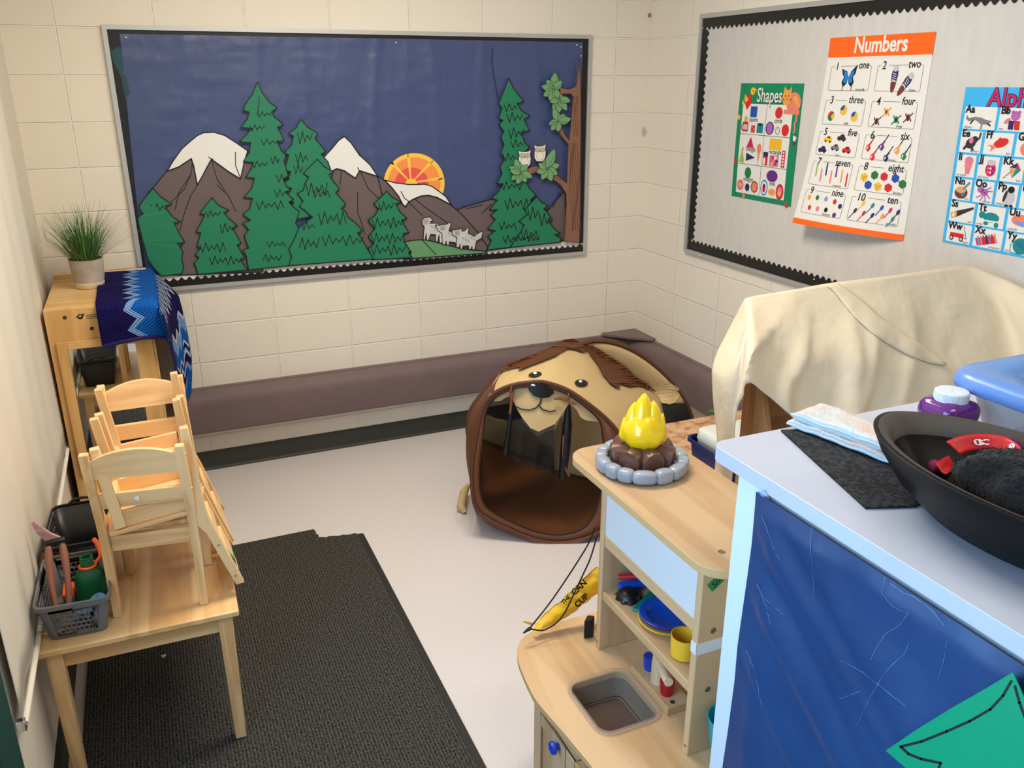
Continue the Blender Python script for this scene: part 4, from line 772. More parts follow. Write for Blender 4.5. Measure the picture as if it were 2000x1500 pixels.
# crochet blanket
CB, N, L, b = nt('crochet_blanket')
uv = N.new('ShaderNodeUVMap'); sp = N.new('ShaderNodeSeparateXYZ'); L.new(uv.outputs[0], sp.inputs[0])
tv = N.new('ShaderNodeMath'); tv.operation = 'MULTIPLY'; tv.inputs[1].default_value = 10; L.new(sp.outputs['Y'], tv.inputs[0])
tri_ = N.new('ShaderNodeMath'); tri_.operation = 'PINGPONG'; tri_.inputs[1].default_value = .5; L.new(tv.outputs[0], tri_.inputs[0])
zz = N.new('ShaderNodeMath'); zz.operation = 'MULTIPLY_ADD'; zz.inputs[1].default_value = .105; L.new(tri_.outputs[0], zz.inputs[0]); L.new(sp.outputs['X'], zz.inputs[2])
cr = N.new('ShaderNodeValToRGB'); cr.color_ramp.interpolation = 'CONSTANT'
NVY, LBB, ROY, WWH = (26,20,84), (126,164,222), (22,96,190), (226,228,228)
stops = [(0,NVY),(.165,LBB),(.20,ROY),(.335,WWH),(.35,NVY),(.372,LBB),(.39,WWH),(.402,NVY),(.50,NVY),(.53,WWH),(.545,LBB),(.625,ROY),(.70,WWH),(.715,NVY),(.745,LBB),(.76,WWH),(.775,NVY),(.83,LBB),(.86,ROY)]
el = cr.color_ramp.elements
while len(el) < len(stops): el.new(.5)
for e_, (p, c) in zip(el, stops): e_.position = p; e_.color = lin(c)
L.new(zz.outputs[0], cr.inputs[0]); L.new(cr.outputs[0], b.inputs['Base Color']); b.inputs['Roughness'].default_value = .9; b.inputs['Specular IOR Level'].default_value = .1
rp = N.new('ShaderNodeMath'); rp.operation = 'MULTIPLY'; rp.inputs[1].default_value = 2*PI*62; L.new(zz.outputs[0], rp.inputs[0]); sn = N.new('ShaderNodeMath'); sn.operation = 'SINE'; L.new(rp.outputs[0], sn.inputs[0])
tn = N.new('ShaderNodeTexNoise'); tn.inputs['Scale'].default_value = 160; tc = N.new('ShaderNodeTexCoord'); L.new(tc.outputs['Object'], tn.inputs['Vector'])
ad = N.new('ShaderNodeMath'); ad.operation = 'MULTIPLY_ADD'; ad.inputs[1].default_value = .8; L.new(tn.outputs['Fac'], ad.inputs[0]); L.new(sn.outputs[0], ad.inputs[2])
bp = N.new('ShaderNodeBump'); bp.inputs['Strength'].default_value = .9; bp.inputs['Distance'].default_value = .003; L.new(ad.outputs[0], bp.inputs['Height']); L.new(bp.outputs[0], b.inputs['Normal'])
NV_ = mat('navy_yarn', (28,22,86), .95, bump=.6, bs=300)
def prof(s_):
    """path over the top of the cabinet from its middle, over the long edge and down the side (metres along s_)"""
    a = .21
    if s_ < a: return (cx1-.205+s_, ct+.012)
    q = s_-a
    if q < .04: an = q/.04*PI/2; return (cx1+.005+.025*math.sin(an), ct-.013+.025*math.cos(an))
    return (cx1+.03+.012*math.sin(q*7), ct-.013-(q-.04))
LT = .21+.04+.62
def crb(u, v):
    s_ = u*LT; x, z = prof(s_); yb2 = -.03; yf = cy0-.03
    wav = .004*math.sin(v*2*PI*5)
    hang = .155 - .02*math.sin(u*9)
    tot = (yf+.0-yb2)*-1; D_ = v*(tot+hang*(1 if u < .30 else .0))
    top = s_ < .25
    if top and D_ > tot:
        q = D_-tot; return (x+.004*math.sin(u*30)+.02*(q/.16)*(s_/.21), yf-.016-.006*math.sin(q*20)+.004*math.sin(u*44), z-.016-q)
    if top:
        e = max(0, 1-(tot-D_)/.03); return (x+wav*.3, yb2-D_-.004*e, z+.003*math.sin(v*2*PI*5+u*4)-.010*e*e)
    fl = min(1, (s_-.25)/.2)
    yy = yb2-.02-D_*(1-.05*fl) - .0
    fl2 = min(1, max(0, (s_-.25)/.12)); return (x+.012*math.sin(v*2*PI*2.2+1)*fl+.010*max(0,math.sin(v*19))*fl+.010*fl+.085*(1-v)*fl2*(1+.15*math.sin(s_*11)), yy, z-.05*v*fl)
m = MB(); m.grid(crb, 90, 90, CB)
ed = [crb(i/60, 1.0) for i in range(19)]
o = m.build('crochet_blanket', smooth=60, solid=.007); tag(o, 'blue zigzag crochet blanket draped over the right side of the maple cabinet', 'blanket')
m = MB(); m.tube([Vector(crb(i/90, 1.0))+Vector((0,-.003,-.003)) for i in range(0, 26)], .0085, NV_, n=8); e1 = m.build('border_edge', o)
m = MB(); m.tube([Vector(crb(i/90, 1.0))+Vector((.004,-.003,0)) for i in range(29, 91)], .007, NV_, n=8); m.build('border_edge', o)
# ------------------------------------------------------------------ small pine table
TX0, TX1, TY0, TY1, TZ = -3.262, -2.712, -2.183, -1.475, .50
t = thing('child_table', 'small pine table against the left wall with chairs stacked on it', 'table', ((TX0+TX1)/2, (TY0+TY1)/2, 0), rot=(0,0,-.02))
T0 = Vector(((TX0+TX1)/2, (TY0+TY1)/2, 0))
def loc(x, y, z): return (x-T0.x, y-T0.y, z)
hx, hy = (TX1-TX0)/2, (TY1-TY0)/2
m = MB(); m.bx(-hx, hx, -hy, hy, TZ-.02, TZ, wood('pine_tabletop', (246,206,148), (216,162,102), 'y', .55, .3, .5)); m.build('tabletop', t, bevel=.004, world=False)
for sy in (-1, 1):
    m = MB(); m.bx(-hx+.05, hx-.05, sy*(hy-.045)-.009, sy*(hy-.045)+.009, TZ-.085, TZ-.02, pine('x')); m.build('apron', t, bevel=.002, world=False)
for sx in (-1, 1):
    m = MB(); m.bx(sx*(hx-.045)-.009, sx*(hx-.045)+.009, -hy+.05, hy-.05, TZ-.085, TZ-.02, pine('y')); m.build('apron', t, bevel=.002, world=False)
for sx in (-1, 1):
    for sy in (-1, 1):
        m = MB(); m.bar((sx*(hx-.042), sy*(hy-.042), .0095), (sx*(hx-.042), sy*(hy-.042), TZ-.02), .034, .034, pine('z'), w1=.044, t1=.044); m.build('leg', t, bevel=.003, world=False)
# ------------------------------------------------------------------ child chairs
GTP = mat('green_tape', (40,170,110), .6)
def make_chair(label):
    t = thing('child_chair', label, 'chair', (0,0,0), 'pine child chairs stacked on the table')
    W = .123
    def post(sx):
        m = MB(); P = [(.0,-.128,.012,.024),(.10,-.124,.0125,.028),(.22,-.114,.0125,.034),(.285,-.112,.0125,.040),(.315,-.116,.0125,.040),(.345,-.128,.0125,.030),(.45,-.150,.0125,.027),(.55,-.172,.0125,.025)]
        m.loft([[(sx*W+a*hw, y+b2*dp/2, z) for a, b2 in ((-1,-1),(1,-1),(1,1),(-1,1))] for z, y, hw, dp in P], pine('z')); return m
    for sx in (-1, 1):
        o = post(sx).build('back_post', t, bevel=.003, world=False, smooth=45)
        for z, y in ((.395,-.139),(.515,-.163)):
            m = MB(); m.lathe([(.0005,.0016),(.004,.0012),(.0045,0)], (0,0,0), SC, n=8); m.v = [Vector((sx*(W+.0125+a.z), y+a.x, z+a.y)) for a in m.v]; m.build('screw', o, world=False)
    for sx in (-1, 1):
        m = MB(); m.bar((sx*.120,.108,0),(sx*.120,.102,.255),.024,.026,pine('z'),w1=.026,t1=.032); m.build('front_leg', t, bevel=.003, world=False)
    m = MB(); m.prism([(-.136,.135),(.136,.135),(.136,-.088),(-.136,-.088)], lambda u, v: (u, v, .258), lambda u, v: (u, v, .272), pine('y')); m.build('seat', t, bevel=.004, world=False)
    m = MB(); m.bx(-.110,.110,-.112,-.094,.208,.258,pine('x')); m.bx(-.110,.110,.094,.110,.208,.258,pine('x')); m.bx(-.124,-.108,-.09,.09,.208,.258,pine('y')); m.bx(.108,.124,-.09,.09,.208,.258,pine('y')); m.build('seat_frame', t, bevel=.002, world=False)
    def rl(z0, z1, arch, y0, y1):
        m = MB(); n = 14; A = []
        for k in range(n+1):
            x = -.112+.224*k/n; A.append((x, z0))
        T_ = []
        for k in range(n+1):
            x = .112-.224*k/n; T_.append((x, z1+arch*(1-(x/.112)**2)))
        yy = lambda z: y0+(y1-y0)*(z-z0)/(z1-z0)
        m.prism(A+T_, lambda u, v: (u, yy(v)+.0075, v), lambda u, v: (u, yy(v)-.0075, v), pine('x')); return m
    rl(.463,.525,.028,-.152,-.166).build('top_rail', t, bevel=.002, world=False, smooth=30)
    rl(.362,.412,0,-.132,-.142).build('lower_rail', t, bevel=.002, world=False, smooth=30)
    return t
c1 = make_chair('upright pine child chair nearest the camera, its back toward us')
c1.location = (-2.914,-1.962,TZ+.0005); c1.rotation_euler = (0,0,-.145)
m = MB(); m.lathe([(.0005,.0022),(.003,.002),(.0055,.0025),(.0072,.001),(.0072,0)], (0,0,0), mat('white_nylon',(235,235,232),.3), n=16); m.v = [Vector((-.012+a.x, -.1475-a.z, .388+a.y)) for a in m.v]; m.build('white_bolt', c1, world=False)
def flipped(o, cx_, cy_, zf, tilt, yaw):
    B = Matrix(((0,-1,0),(-1,0,0),(0,0,-1)))     # columns: local x -> -Y, y(front) -> -X, z -> -Z
    Rm_ = Matrix.Rotation(yaw, 3, 'Z') @ Matrix.Rotation(tilt, 3, 'Y') @ B
    o.rotation_euler = Rm_.to_euler(); o.location = (cx_, cy_, zf)
c2 = copy_tree(c1)
for ch in list(c2.children):
    if ch.name.startswith('white_bolt'): bpy.data.objects.remove(ch)
c2['label'] = 'upright pine child chair at the far side of the table, facing the camera'
c2.location = (-2.905,-1.700,TZ+.0005); c2.rotation_euler = (0,0,PI+.02)
c3 = copy_tree(c2); c3['label'] = 'upside down pine child chair with green tape, on the nearest chair'
flipped(c3, -2.930, -1.975, 1.068, -.10, .03)
c4 = copy_tree(c2); c4['label'] = 'upside down pine child chair on the far chair, legs up by the mirror'
flipped(c4, -2.925, -1.695, 1.066, -.09, .03)
m = MB(); m.bx(.02,.075,-.1755,-.1735,.475,.520,GTP); m.bx(-.075,-.04,-.1705,-.1690,.478,.5,GTP) if 0 else None; m.build('green_tape', c3, world=False, smooth=0)
# ------------------------------------------------------------------ baskets on the table and what is in them
def perforated(m, P, nx, ny, mt, hole=.36, mu=.10, mv=(.14,.20), stag=True):
    """P(u,v): a basket wall; rows of oval holes"""
    def q(u, v): return P(u, v)
    v0, v1 = mv[0], 1-mv[1]; u0, u1 = mu, 1-mu; du = (u1-u0)/nx; dv = (v1-v0)/ny
    m.add([q(0,0),q(1,0),q(1,v0),q(0,v0)], [(0,1,2,3)], mt); m.add([q(0,v1),q(1,v1),q(1,1),q(0,1)], [(0,1,2,3)], mt)
    for j in range(ny):
        a, b2 = v0+j*dv, v0+(j+1)*dv; off = du/2 if (j % 2 and stag) else 0; n_ = nx-1 if off else nx
        m.add([q(0,a),q(u0+off,a),q(u0+off,b2),q(0,b2)], [(0,1,2,3)], mt); m.add([q(u1-off,a),q(1,a),q(1,b2),q(u1-off,b2)], [(0,1,2,3)], mt)
        for i in range(n_):
            c0 = u0+off+i*du; c1_ = c0+du; cu, cv = (c0+c1_)/2, (a+b2)/2; O = []; I = []
            for k in range(16):
                t = 2*PI*k/16; x, y = math.cos(t), math.sin(t); sc_ = 1/max(abs(x), abs(y)); O.append(q(cu+x*sc_*du/2, cv+y*sc_*dv/2)); I.append(q(cu+x*hole*du*1.12, cv+y*hole*dv))
            m.add(O+I, [(k,(k+1)%16,16+(k+1)%16,16+k) for k in range(16)], mt)
def basket(name, label, mt, rim, base, z0, z1, gr, holes):
    """rim/base: four (x,y) corners front-left, front-right, back-right, back-left"""
    c = sum((Vector((p[0],p[1],0)) for p in base), Vector())/4; t = thing(name, label, 'basket', (c.x, c.y, z0), gr)
    def rnd_(C, r, n=5):
        out = []
        for i in range(4):
            p = Vector(C[i]); a = (Vector(C[i-1])-p).normalized(); b2 = (Vector(C[(i+1)%4])-p).normalized()
            for k in range(n+1):
                s_ = k/n; out.append(p + a*r*(1-s_)**2 + b2*r*s_**2)
        return out
    R = [Vector((p.x,p.y,z1)) for p in rnd_(rim, .03)]; B = [Vector((p.x,p.y,z0+.002)) for p in rnd_(base, .025)]
    n = len(R)//4
    m = MB()
    for i in range(4):
        a, b2 = R[i*6+5], R[(i*6+6) % 24]; c_, d_ = B[i*6+5], B[(i*6+6) % 24]
        Pw = lambda u, v: (c_*(1-u)+d_*u)*(1-v)+(a*(1-u)+b2*u)*v
        if holes[i % 2]: perforated(m, Pw, holes[i % 2], 5, mt)
        else: m.add([Pw(0,0),Pw(1,0),Pw(1,1),Pw(0,1)], [(0,1,2,3)], mt)
        for k in range(5):
            m.add([B[i*6+k],B[i*6+k+1],R[i*6+k+1],R[i*6+k]], [(0,1,2,3)], mt)
    m.add(B, [tuple(range(24))], mt); m.build('body', t, smooth=30, solid=.0022)
    m = MB(); prof = []
    cc = Vector((sum(p.x for p in R)/24, sum(p.y for p in R)/24, 0))
    rings = []
    for p in R:
        o_ = (Vector((p.x,p.y,0))-cc).normalized(); rings.append([p+o_*a+Vector((0,0,b2)) for a, b2 in ((-.002,-.004),(-.002,.003),(.003,.005),(.008,.003),(.009,-.009),(.0065,-.009),(.006,-.002))])
    m.loft(rings, mt, closed=True); m.build('rim', t, smooth=50); return t, R
GB = mat('grey_plastic', (112,113,116), .42, bump=.08, bs=150); KB = mat('black_plastic', (24,24,26), .4)
gbk, Rg = basket('plastic_basket', 'grey perforated plastic basket at the front of the table against the blind', GB, [(-3.250,-2.152),(-3.060,-2.165),(-3.064,-1.872),(-3.246,-1.866)], [(-3.232,-2.128),(-3.082,-2.136),(-3.084,-1.896),(-3.230,-1.89)], TZ, TZ+.125, 'plastic baskets on the table', (7, 10))
m = MB(); a = Vector((-3.12,-2.161,TZ+.126)); m.prism([(-.035,-.012),(.05,-.012),(.045,.004),(-.02,.006)], lambda u, v: (a.x+u, a.y-.010, a.z+v), lambda u, v: (a.x+u, a.y-.013, a.z+v+.001), GB); m.build('handle_tab', gbk)
bbk, Rb = basket('plastic_basket', 'black perforated plastic basket behind the grey one on the table', KB, [(-3.250,-1.852),(-3.062,-1.856),(-3.064,-1.560),(-3.236,-1.556)], [(-3.226,-1.826),(-3.082,-1.828),(-3.084,-1.586),(-3.222,-1.584)], TZ, TZ+.150, 'plastic baskets on the table', (0, 10))
m = MB(); m.tube([(-3.19,-1.557,TZ+.152),(-3.175,-1.551,TZ+.163),(-3.15,-1.550,TZ+.166),(-3.125,-1.551,TZ+.163),(-3.11,-1.557,TZ+.152)], .005, KB, n=8); m.build('carry_handle', bbk)
# loppers
BHD = mat('brown_grip', (142,92,72), .5, bump=.2, bs=80); LBK = mat('black_collar', (24,22,24), .45); PKM = mat('pink_foil', (196,132,138), .3, metal=.45, bump=.5, bs=60, var=.3, vs=60, col2=(236,206,204))
t = thing('garden_loppers', 'brown handled toy loppers with pink foil blades standing in the grey basket', 'tool', (-3.2,-2.03,TZ+.01))
Pm = Vector((-3.196,-1.955,TZ+.252))
for i, (bx_, by_, bz_, tx, ty) in enumerate(((-3.205,-2.085,TZ+.034,-3.212,-1.962),(-3.180,-2.080,TZ+.034,-3.176,-1.955))):
    m = MB(); p0, p1 = Vector((bx_,by_,bz_)), Vector((tx,ty,TZ+.215)); pts = [p0.lerp(p1, k/8)+Vector((.006*math.sin(k/8*PI)*(1 if i else -1), -.004*math.sin(k/8*PI), 0)) for k in range(9)]
    m.tube(pts, [.0075,.0085,.0085,.0085,.009,.010,.011,.0115,.0085], BHD, n=12); m.build('handle', t, smooth=60)
m = MB(); m.bar((-3.222,-1.957,TZ+.222), (-3.166,-1.952,TZ+.222), .020, .018, LBK); m.build('collar', t, bevel=.004)
m = MB(); m.loft([[(-3.218,-1.956,TZ+.232),(-3.180,-1.951,TZ+.232),(-3.178,-1.943,TZ+.232),(-3.216,-1.946,TZ+.232)],[(-3.236,-1.958,TZ+.262),(-3.200,-1.954,TZ+.250),(-3.198,-1.946,TZ+.250),(-3.234,-1.95,TZ+.262)],[(-3.243,-1.958,TZ+.300),(-3.236,-1.956,TZ+.300),(-3.235,-1.953,TZ+.3),(-3.242,-1.955,TZ+.3)]], PKM); m.build('blade', t, smooth=20)
# canteen
CGN = mat('canteen_green', (24,104,58), .4, bump=.15, bs=80); ORG = mat('orange_plastic', (250,104,40), .45)
t = thing('toy_canteen', 'green toy canteen with an orange neck ring in the grey basket', 'canteen', (-3.118,-1.985,TZ+.004))
def rbox(m, c, a, b2, prof, mt, e=3.2, n=28):
    rings = []
    for s_, z in prof:
        r_ = []
        for k in range(n):
            q = 2*PI*k/n; x, y = math.cos(q), math.sin(q); f = (abs(x)**e+abs(y)**e)**(-1/e); r_.append(Vector((c[0]+x*f*a*s_, c[1]+y*f*b2*s_, c[2]+z)))
        rings.append(r_)
    return m.loft(rings, mt, capm=mt)
m = MB(); rbox(m, (-3.118,-1.985,TZ+.004), .044, .030, [(.86,0),(.97,.006),(1,.02),(1,.085),(.96,.102),(.74,.122),(.42,.134),(.40,.136)], CGN); m.build('body', t, smooth=40)
m = MB(); c = (-3.118,-1.985,TZ+.004); pr = [(.0165,.134)]
for k in range(4): pr += [(.0165,.140+k*.006),(.0185,.142+k*.006),(.0165,.144+k*.006)]
m.lathe(pr+[(.0175,.164),(.0175,.167),(.0150,.167),(.0145,.140),(.001,.138)], c, CGN, n=24); m.build('neck', t, smooth=40)
m = MB(); m.tube([(c[0]+.0225*math.cos(2*PI*k/24), c[1]+.0225*math.sin(2*PI*k/24), TZ+.141) for k in range(24)], .0042, ORG, n=8, closed=True)
m.tube([(c[0]+.022,c[1]+.008,TZ+.142),(c[0]+.036,c[1]+.024,TZ+.148),(c[0]+.036,c[1]+.045,TZ+.160),(c[0]+.030,c[1]+.065,TZ+.175),(c[0]+.02,c[1]+.072,TZ+.19)], [.005,.006,.007,.009,.006], ORG, n=8); m.build('neck_ring', t, smooth=50)
# small box, cloth, card in the grey basket
TEB = mat('teal_plastic', (18,120,132), .45)
t = thing('toy_box', 'small teal toy box with an orange lid in the grey basket', 'box', (-3.17,-1.96,TZ+.004))
m = MB(); m.bx(-3.198,-3.166,-2.0,-1.93,TZ+.005,TZ+.05,TEB); m.build('body', t, bevel=.003); m = MB(); m.bx(-3.199,-3.165,-2.001,-1.929,TZ+.05,TZ+.066,ORG); m.build('lid', t, bevel=.003)
BCL = mat('blue_cloth', (36,110,206), .7, var=.2, vs=30, col2=(150,204,236)); m = MB()
m.grid(lambda u, v: (-3.165+u*.088, -2.115+v*.075, TZ+.030+.040*u+.018*math.sin(u*7+v*4)+.010*math.sin(v*9+u*3)), 18, 14, BCL); tag(m.build('blue_cloth', smooth=60, solid=.002), 'crumpled bright blue cloth lying at the front of the grey basket', 'cloth')
m = MB(); m.tube([(-3.20,-2.118,TZ+.012),(-3.178,-2.112,TZ+.03),(-3.165,-2.118,TZ+.036),(-3.150,-2.112,TZ+.022)], [.007,.010,.009,.005], BHD, n=8); tag(m.build('wooden_twig', smooth=50), 'short brown forked twig at the front of the grey basket', 'twig')
# ------------------------------------------------------------------ pop-up dog tent
TB = mat('tent_brown', (98,56,30), .5, bump=.3, bs=30, spec=.4, dist=.004); TBD = mat('tent_binding', (84,48,25), .6, bump=.6, bs=240); TBE = mat('tent_beige', (202,174,124), .45, bump=.35, bs=16, dist=.006, spec=.5); TKN = mat('tent_floor_brown', (100,58,30), .45, bump=.3, bs=9, var=.3, vs=4, col2=(82,46,22), dist=.006); PIP = mat('black_piping', (18,14,12), .5)
NET = mat('black_netting', (14,14,12), .8, alpha=.62); NET2 = mat('window_netting', (22,20,16), .8, alpha=.86); TIE = mat('tie_brown', (120,66,40), .6); PATCH = mat('tent_black', (14,14,16), .4, bump=.2, bs=50)
P0 = Vector((-1.304,-1.447,.02)); bdir = Vector((.58,-.25,0)).normalized(); nin = Vector((.25,.58,0)).normalized()
nrm = (nin*math.cos(.14)-Vector((0,0,1))*math.sin(.14))*1.0
def PF(px, py, off=0):
    return aN(px, py, P0+nin*off, nrm)
def dense(C, n, closed=False):
    """Catmull-Rom through points"""
    C = [Vector(c) for c in C]; L_ = len(C); out = []
    segs = L_ if closed else L_-1
    for i in range(segs):
        p0 = C[i-1] if (closed or i > 0) else C[i]; p1 = C[i]; p2 = C[(i+1) % L_]; p3 = C[(i+2) % L_] if (closed or i+2 < L_) else C[(i+1) % L_]
        for k in range(n):
            t = k/n; out.append(.5*((2*p1)+(-p0+p2)*t+(2*p0-5*p1+4*p2-p3)*t*t+(-p0+3*p1-3*p2+p3)*t**3))
    if not closed: out.append(C[-1])
    return out
def resample(P, n):
    D_ = [0]
    for a, b2 in zip(P, P[1:]): D_.append(D_[-1]+(b2-a).length)
    out = []; j = 0
    for k in range(n+1):
        s_ = D_[-1]*k/n
        while j < len(P)-2 and D_[j+1] < s_: j += 1
        f = (s_-D_[j])/max(1e-9, D_[j+1]-D_[j]); out.append(P[j].lerp(P[j+1], min(1, f)))
    return out
tent = thing('dog_tent', 'brown and beige pop-up puppy face play tent in the room corner', 'play tent', (-1.05,-1.1,0))
hoop = [(928,990),(921,940),(924,890),(934,835),(944,795),(965,768),(1000,752),(1040,746),(1068,747),(1110,762),(1150,789),(1185,818),(1210,848),(1224,885),(1224,935),(1212,985),(1192,1020),(1165,1042),(1130,1055),(1085,1060),(1040,1052),(990,1032),(952,1013)]
HP = dense([PF(*q) for q in hoop], 4, True)
inner = [(946,985),(937,950),(938,900),(944,850),(949,806),(966,778),(1000,761),(1040,755),(1066,756),(1106,770),(1144,796),(1170,822),(1176,848),(1180,890),(1176,940),(1168,985),(1156,1012),(1136,1034),(1105,1043),(1080,1044),(1040,1036),(996,1018),(966,1002)]
IP = dense([PF(*q) for q in inner], 4, True)
m = MB(); n = len(HP); m.add(HP+IP, [(k,(k+1)%n,n+(k+1)%n,n+k) for k in range(n)], TB); m.build('front_panel', tent, smooth=60, solid=.002)
m = MB(); m.tube(HP, .0085, TBD, n=8, closed=True); m.build('hoop', tent)
m = MB(); m.tube(IP[:16]+IP[56:], .0032, PIP, n=6) if 0 else m.tube(IP, .003, PIP, n=6, closed=True); m.build('opening_piping', tent)
# underside skirt curving from the hoop to the floor
lowpx = [(928,990),(952,1013),(990,1032),(1040,1052),(1085,1060),(1130,1055),(1165,1042),(1192,1020)]
low = dense([PF(*q) for q in lowpx], 5)
def sk(u, v):
    i = u*(len(low)-1); a = low[int(i)].lerp(low[min(len(low)-1,int(i)+1)], i-int(i)); f = a - nin*(-.02); e = Vector((a.x,a.y,0))+nin*(.03+1.7*max(0,a.z-.02))
    b2 = a*(1-v)+e*v; b2 = b2 - nin*.025*math.sin(v*PI); b2.z = max(.003, a.z*(1-v)**1.4+.002); return b2
m = MB(); m.grid(sk, 40, 8, TB); m.build('skirt', tent, smooth=60, solid=.002)
# floor
F = [aZ(938,866,.004), aZ(985,890,.004), aZ(1075,926,.004), aZ(1165,950,.004), aZ(1215,962,.004)]
fl = [Vector((a.x,a.y,.006))+nin*(.03+1.7*max(0,a.z-.02)) for a in low]
B_ = resample(dense(F, 5), 40); A_ = resample(fl, 40)
lf = [Vector((PF(930,960).x+.01, PF(930,960).y, .0)),]
m = MB(); m.grid(lambda u, v: A_[int(round(u*40))].lerp(B_[int(round(u*40))], v)+Vector((0,0,.004*noise.noise(Vector((u*6,v*6,1)))+.006+.03*(v**4))), 40, 16, TKN); m.build('floor_cloth', tent, smooth=60, solid=.002)
# left side panel between the front hoop and a second hoop
lh = [(985,720),(962,745),(940,770),(922,795),(914,820),(914,850),(922,875),(934,886)]
LH = resample(dense([aY(q[0],q[1],-1.12+.09*i/7) for i, q in enumerate(lh)], 6), 30)
LF_ = resample(dense([PF(*q) for q in [(965,768),(944,795),(934,835),(926,880),(921,920),(921,940),(928,990)]], 5), 30)
m = MB(); m.grid(lambda u, v: LF_[int(round(u*30))].lerp(LH[int(round(u*30))], v)+Vector((-.02*math.sin(v*PI),-.01*math.sin(v*PI),0)), 30, 8, TB); m.build('side_panel', tent, smooth=60, solid=.002)
m = MB(); m.tube(LH, .010, TBD, n=8); m.build('side_hoop', tent)
B0 = [aZ(938,866,.01), aZ(928,900,.01), aZ(925,960,.01), aZ(928,1000,.01)]
BL_ = resample(dense(B0, 5), 20); LT_ = resample([LH[-1], LH[-1].lerp(LF_[-1], .5), LF_[-2], LF_[-1]], 20)
m = MB(); m.grid(lambda u, v: BL_[int(round(u*20))].lerp(LT_[int(round(u*20))], v), 20, 4, TB); m.build('side_panel', tent, smooth=60, solid=.002)
# dog face roof between the front arch and the ridge
arch = resample(dense([PF(*q) for q in [(934,835),(944,795),(965,768),(1000,752),(1040,746),(1068,747),(1110,762),(1150,789),(1185,818),(1210,848),(1224,885)]], 6), 60)
rdg = [(940,806,-1.24),(962,752,-1.17),(985,722,-1.12),(1040,696,-1.06),(1085,676,-1.01),(1117,667,-.99),(1145,679,-.99),(1195,710,-1.0),(1245,745,-1.02),(1285,772,-1.06),(1297,815,-1.16),(1290,870,-1.32)]
RD = resample(dense([aY(*q) for q in rdg], 6), 60)
def face(u, v):
    i = int(round(u*60)); a, b2 = arch[i], RD[i]
    p = a.lerp(b2, v); w_ = math.sin(v*PI)*math.sin(u*PI)
    p = p + Vector((-.01,-.02,.028))*w_ + Vector((0,0,1))*.005*noise.noise(Vector((u*14,v*5,2))) * w_
    return p
m = MB(); m.grid(face, 60, 24, TBE); m.build('face_panel', tent, smooth=70, solid=.0015)
def surf_lookup(fn, nu, nv):
    S_ = []
    for i in range(nu+1):
        for j in range(nv+1):
            p = fn(i/nu, j/nv); d_ = RMT @ (p-CAM); S_.append((1000+FPX*d_.x/-d_.z, 750-FPX*d_.y/-d_.z, -d_.z))
    def look(px, py, off):
        W_ = 0; A__ = 0
        best = heapq.nsmallest(4, (((s_[0]-px)**2+(s_[1]-py)**2, s_[2]) for s_ in S_))
        for d2, t_ in best: w_ = 1/(d2+.5); W_ += w_; A__ += w_*t_
        return CAM + ray(px, py)*(A__/W_-off)
    return look
onface = surf_lookup(face, 60, 24)
def patch(name, poly, mt, look, off, parent, th=.003, sub=3, lv=2):
    P = []
    for a, b2 in zip(poly, poly[1:]+poly[:1]):
        for k in range(sub): P.append((a[0]+(b2[0]-a[0])*k/sub, a[1]+(b2[1]-a[1])*k/sub))
    tri = [[P[i] for i in t_] for t_ in tessellate_polygon([[Vector((p[0],p[1],0)) for p in P]])]
    for _ in range(lv):
        nx_ = []
        for a, b2, c_ in tri:
            ab, bc_, ca = [((p[0]+q[0])/2, (p[1]+q[1])/2) for p, q in ((a,b2),(b2,c_),(c_,a))]
            nx_ += [(a,ab,ca),(ab,b2,bc_),(ca,bc_,c_),(ab,bc_,ca)]
        tri = nx_
    cache = {}
    def lk(p, o_):
        k_ = (round(p[0],4), round(p[1],4), o_)
        if k_ not in cache: cache[k_] = look(p[0], p[1], o_)
        return cache[k_]
    m = MB()
    for o_ in (off, off-th): m.add([lk(p, o_) for t_ in tri for p in t_], [(3*i,3*i+1,3*i+2) for i in range(len(tri))], mt)
    n_ = len(P)*2**lv; E_ = []
    for a, b2 in zip(P, P[1:]+P[:1]): E_ += [(a[0]+(b2[0]-a[0])*k/2**lv, a[1]+(b2[1]-a[1])*k/2**lv) for k in range(2**lv)]
    m.add([lk(p, off) for p in E_]+[lk(p, off-th) for p in E_], [(i,(i+1)%n_,n_+(i+1)%n_,n_+i) for i in range(n_)], mt)
    return m.build(name, parent, smooth=50)
def eyepoly(x, y, a, b2, rot=0, n=18): return [(x+a*math.cos(2*PI*k/n)*math.cos(rot)-b2*math.sin(2*PI*k/n)*math.sin(rot), y+a*math.cos(2*PI*k/n)*math.sin(rot)+b2*math.sin(2*PI*k/n)*math.cos(rot)) for k in range(n)]
EYW = mat('eye_white', (240,240,236), .4)
for (x, y, a, b2, r_, hx_, hy_) in ((1045,731,13,5,-.15,1045,728.5), (1135.5,748,13,7,.08,1134,744.5)):
    o = patch('eye', eyepoly(x, y, a, b2, r_), PATCH, onface, .012, tent, sub=1); patch('highlight', eyepoly(hx_, hy_, 3.6, 2.4), EYW, onface, .015, o, sub=1)
def earlook(px, py, off): return onface(px, py, off+.012+.010*(noise.noise(Vector((px*.03,py*.045,3)))))
patch('ear', [(970,728),(985,714),(1020,700),(1060,684),(1085,673),(1102,663),(1120,661),(1138,672),(1148,683),(1140,688),(1122,682),(1108,680),(1086,693),(1060,704),(1036,713),(1015,722),(1011,720),(1018,716),(1000,719)], TB, earlook, .02, tent)
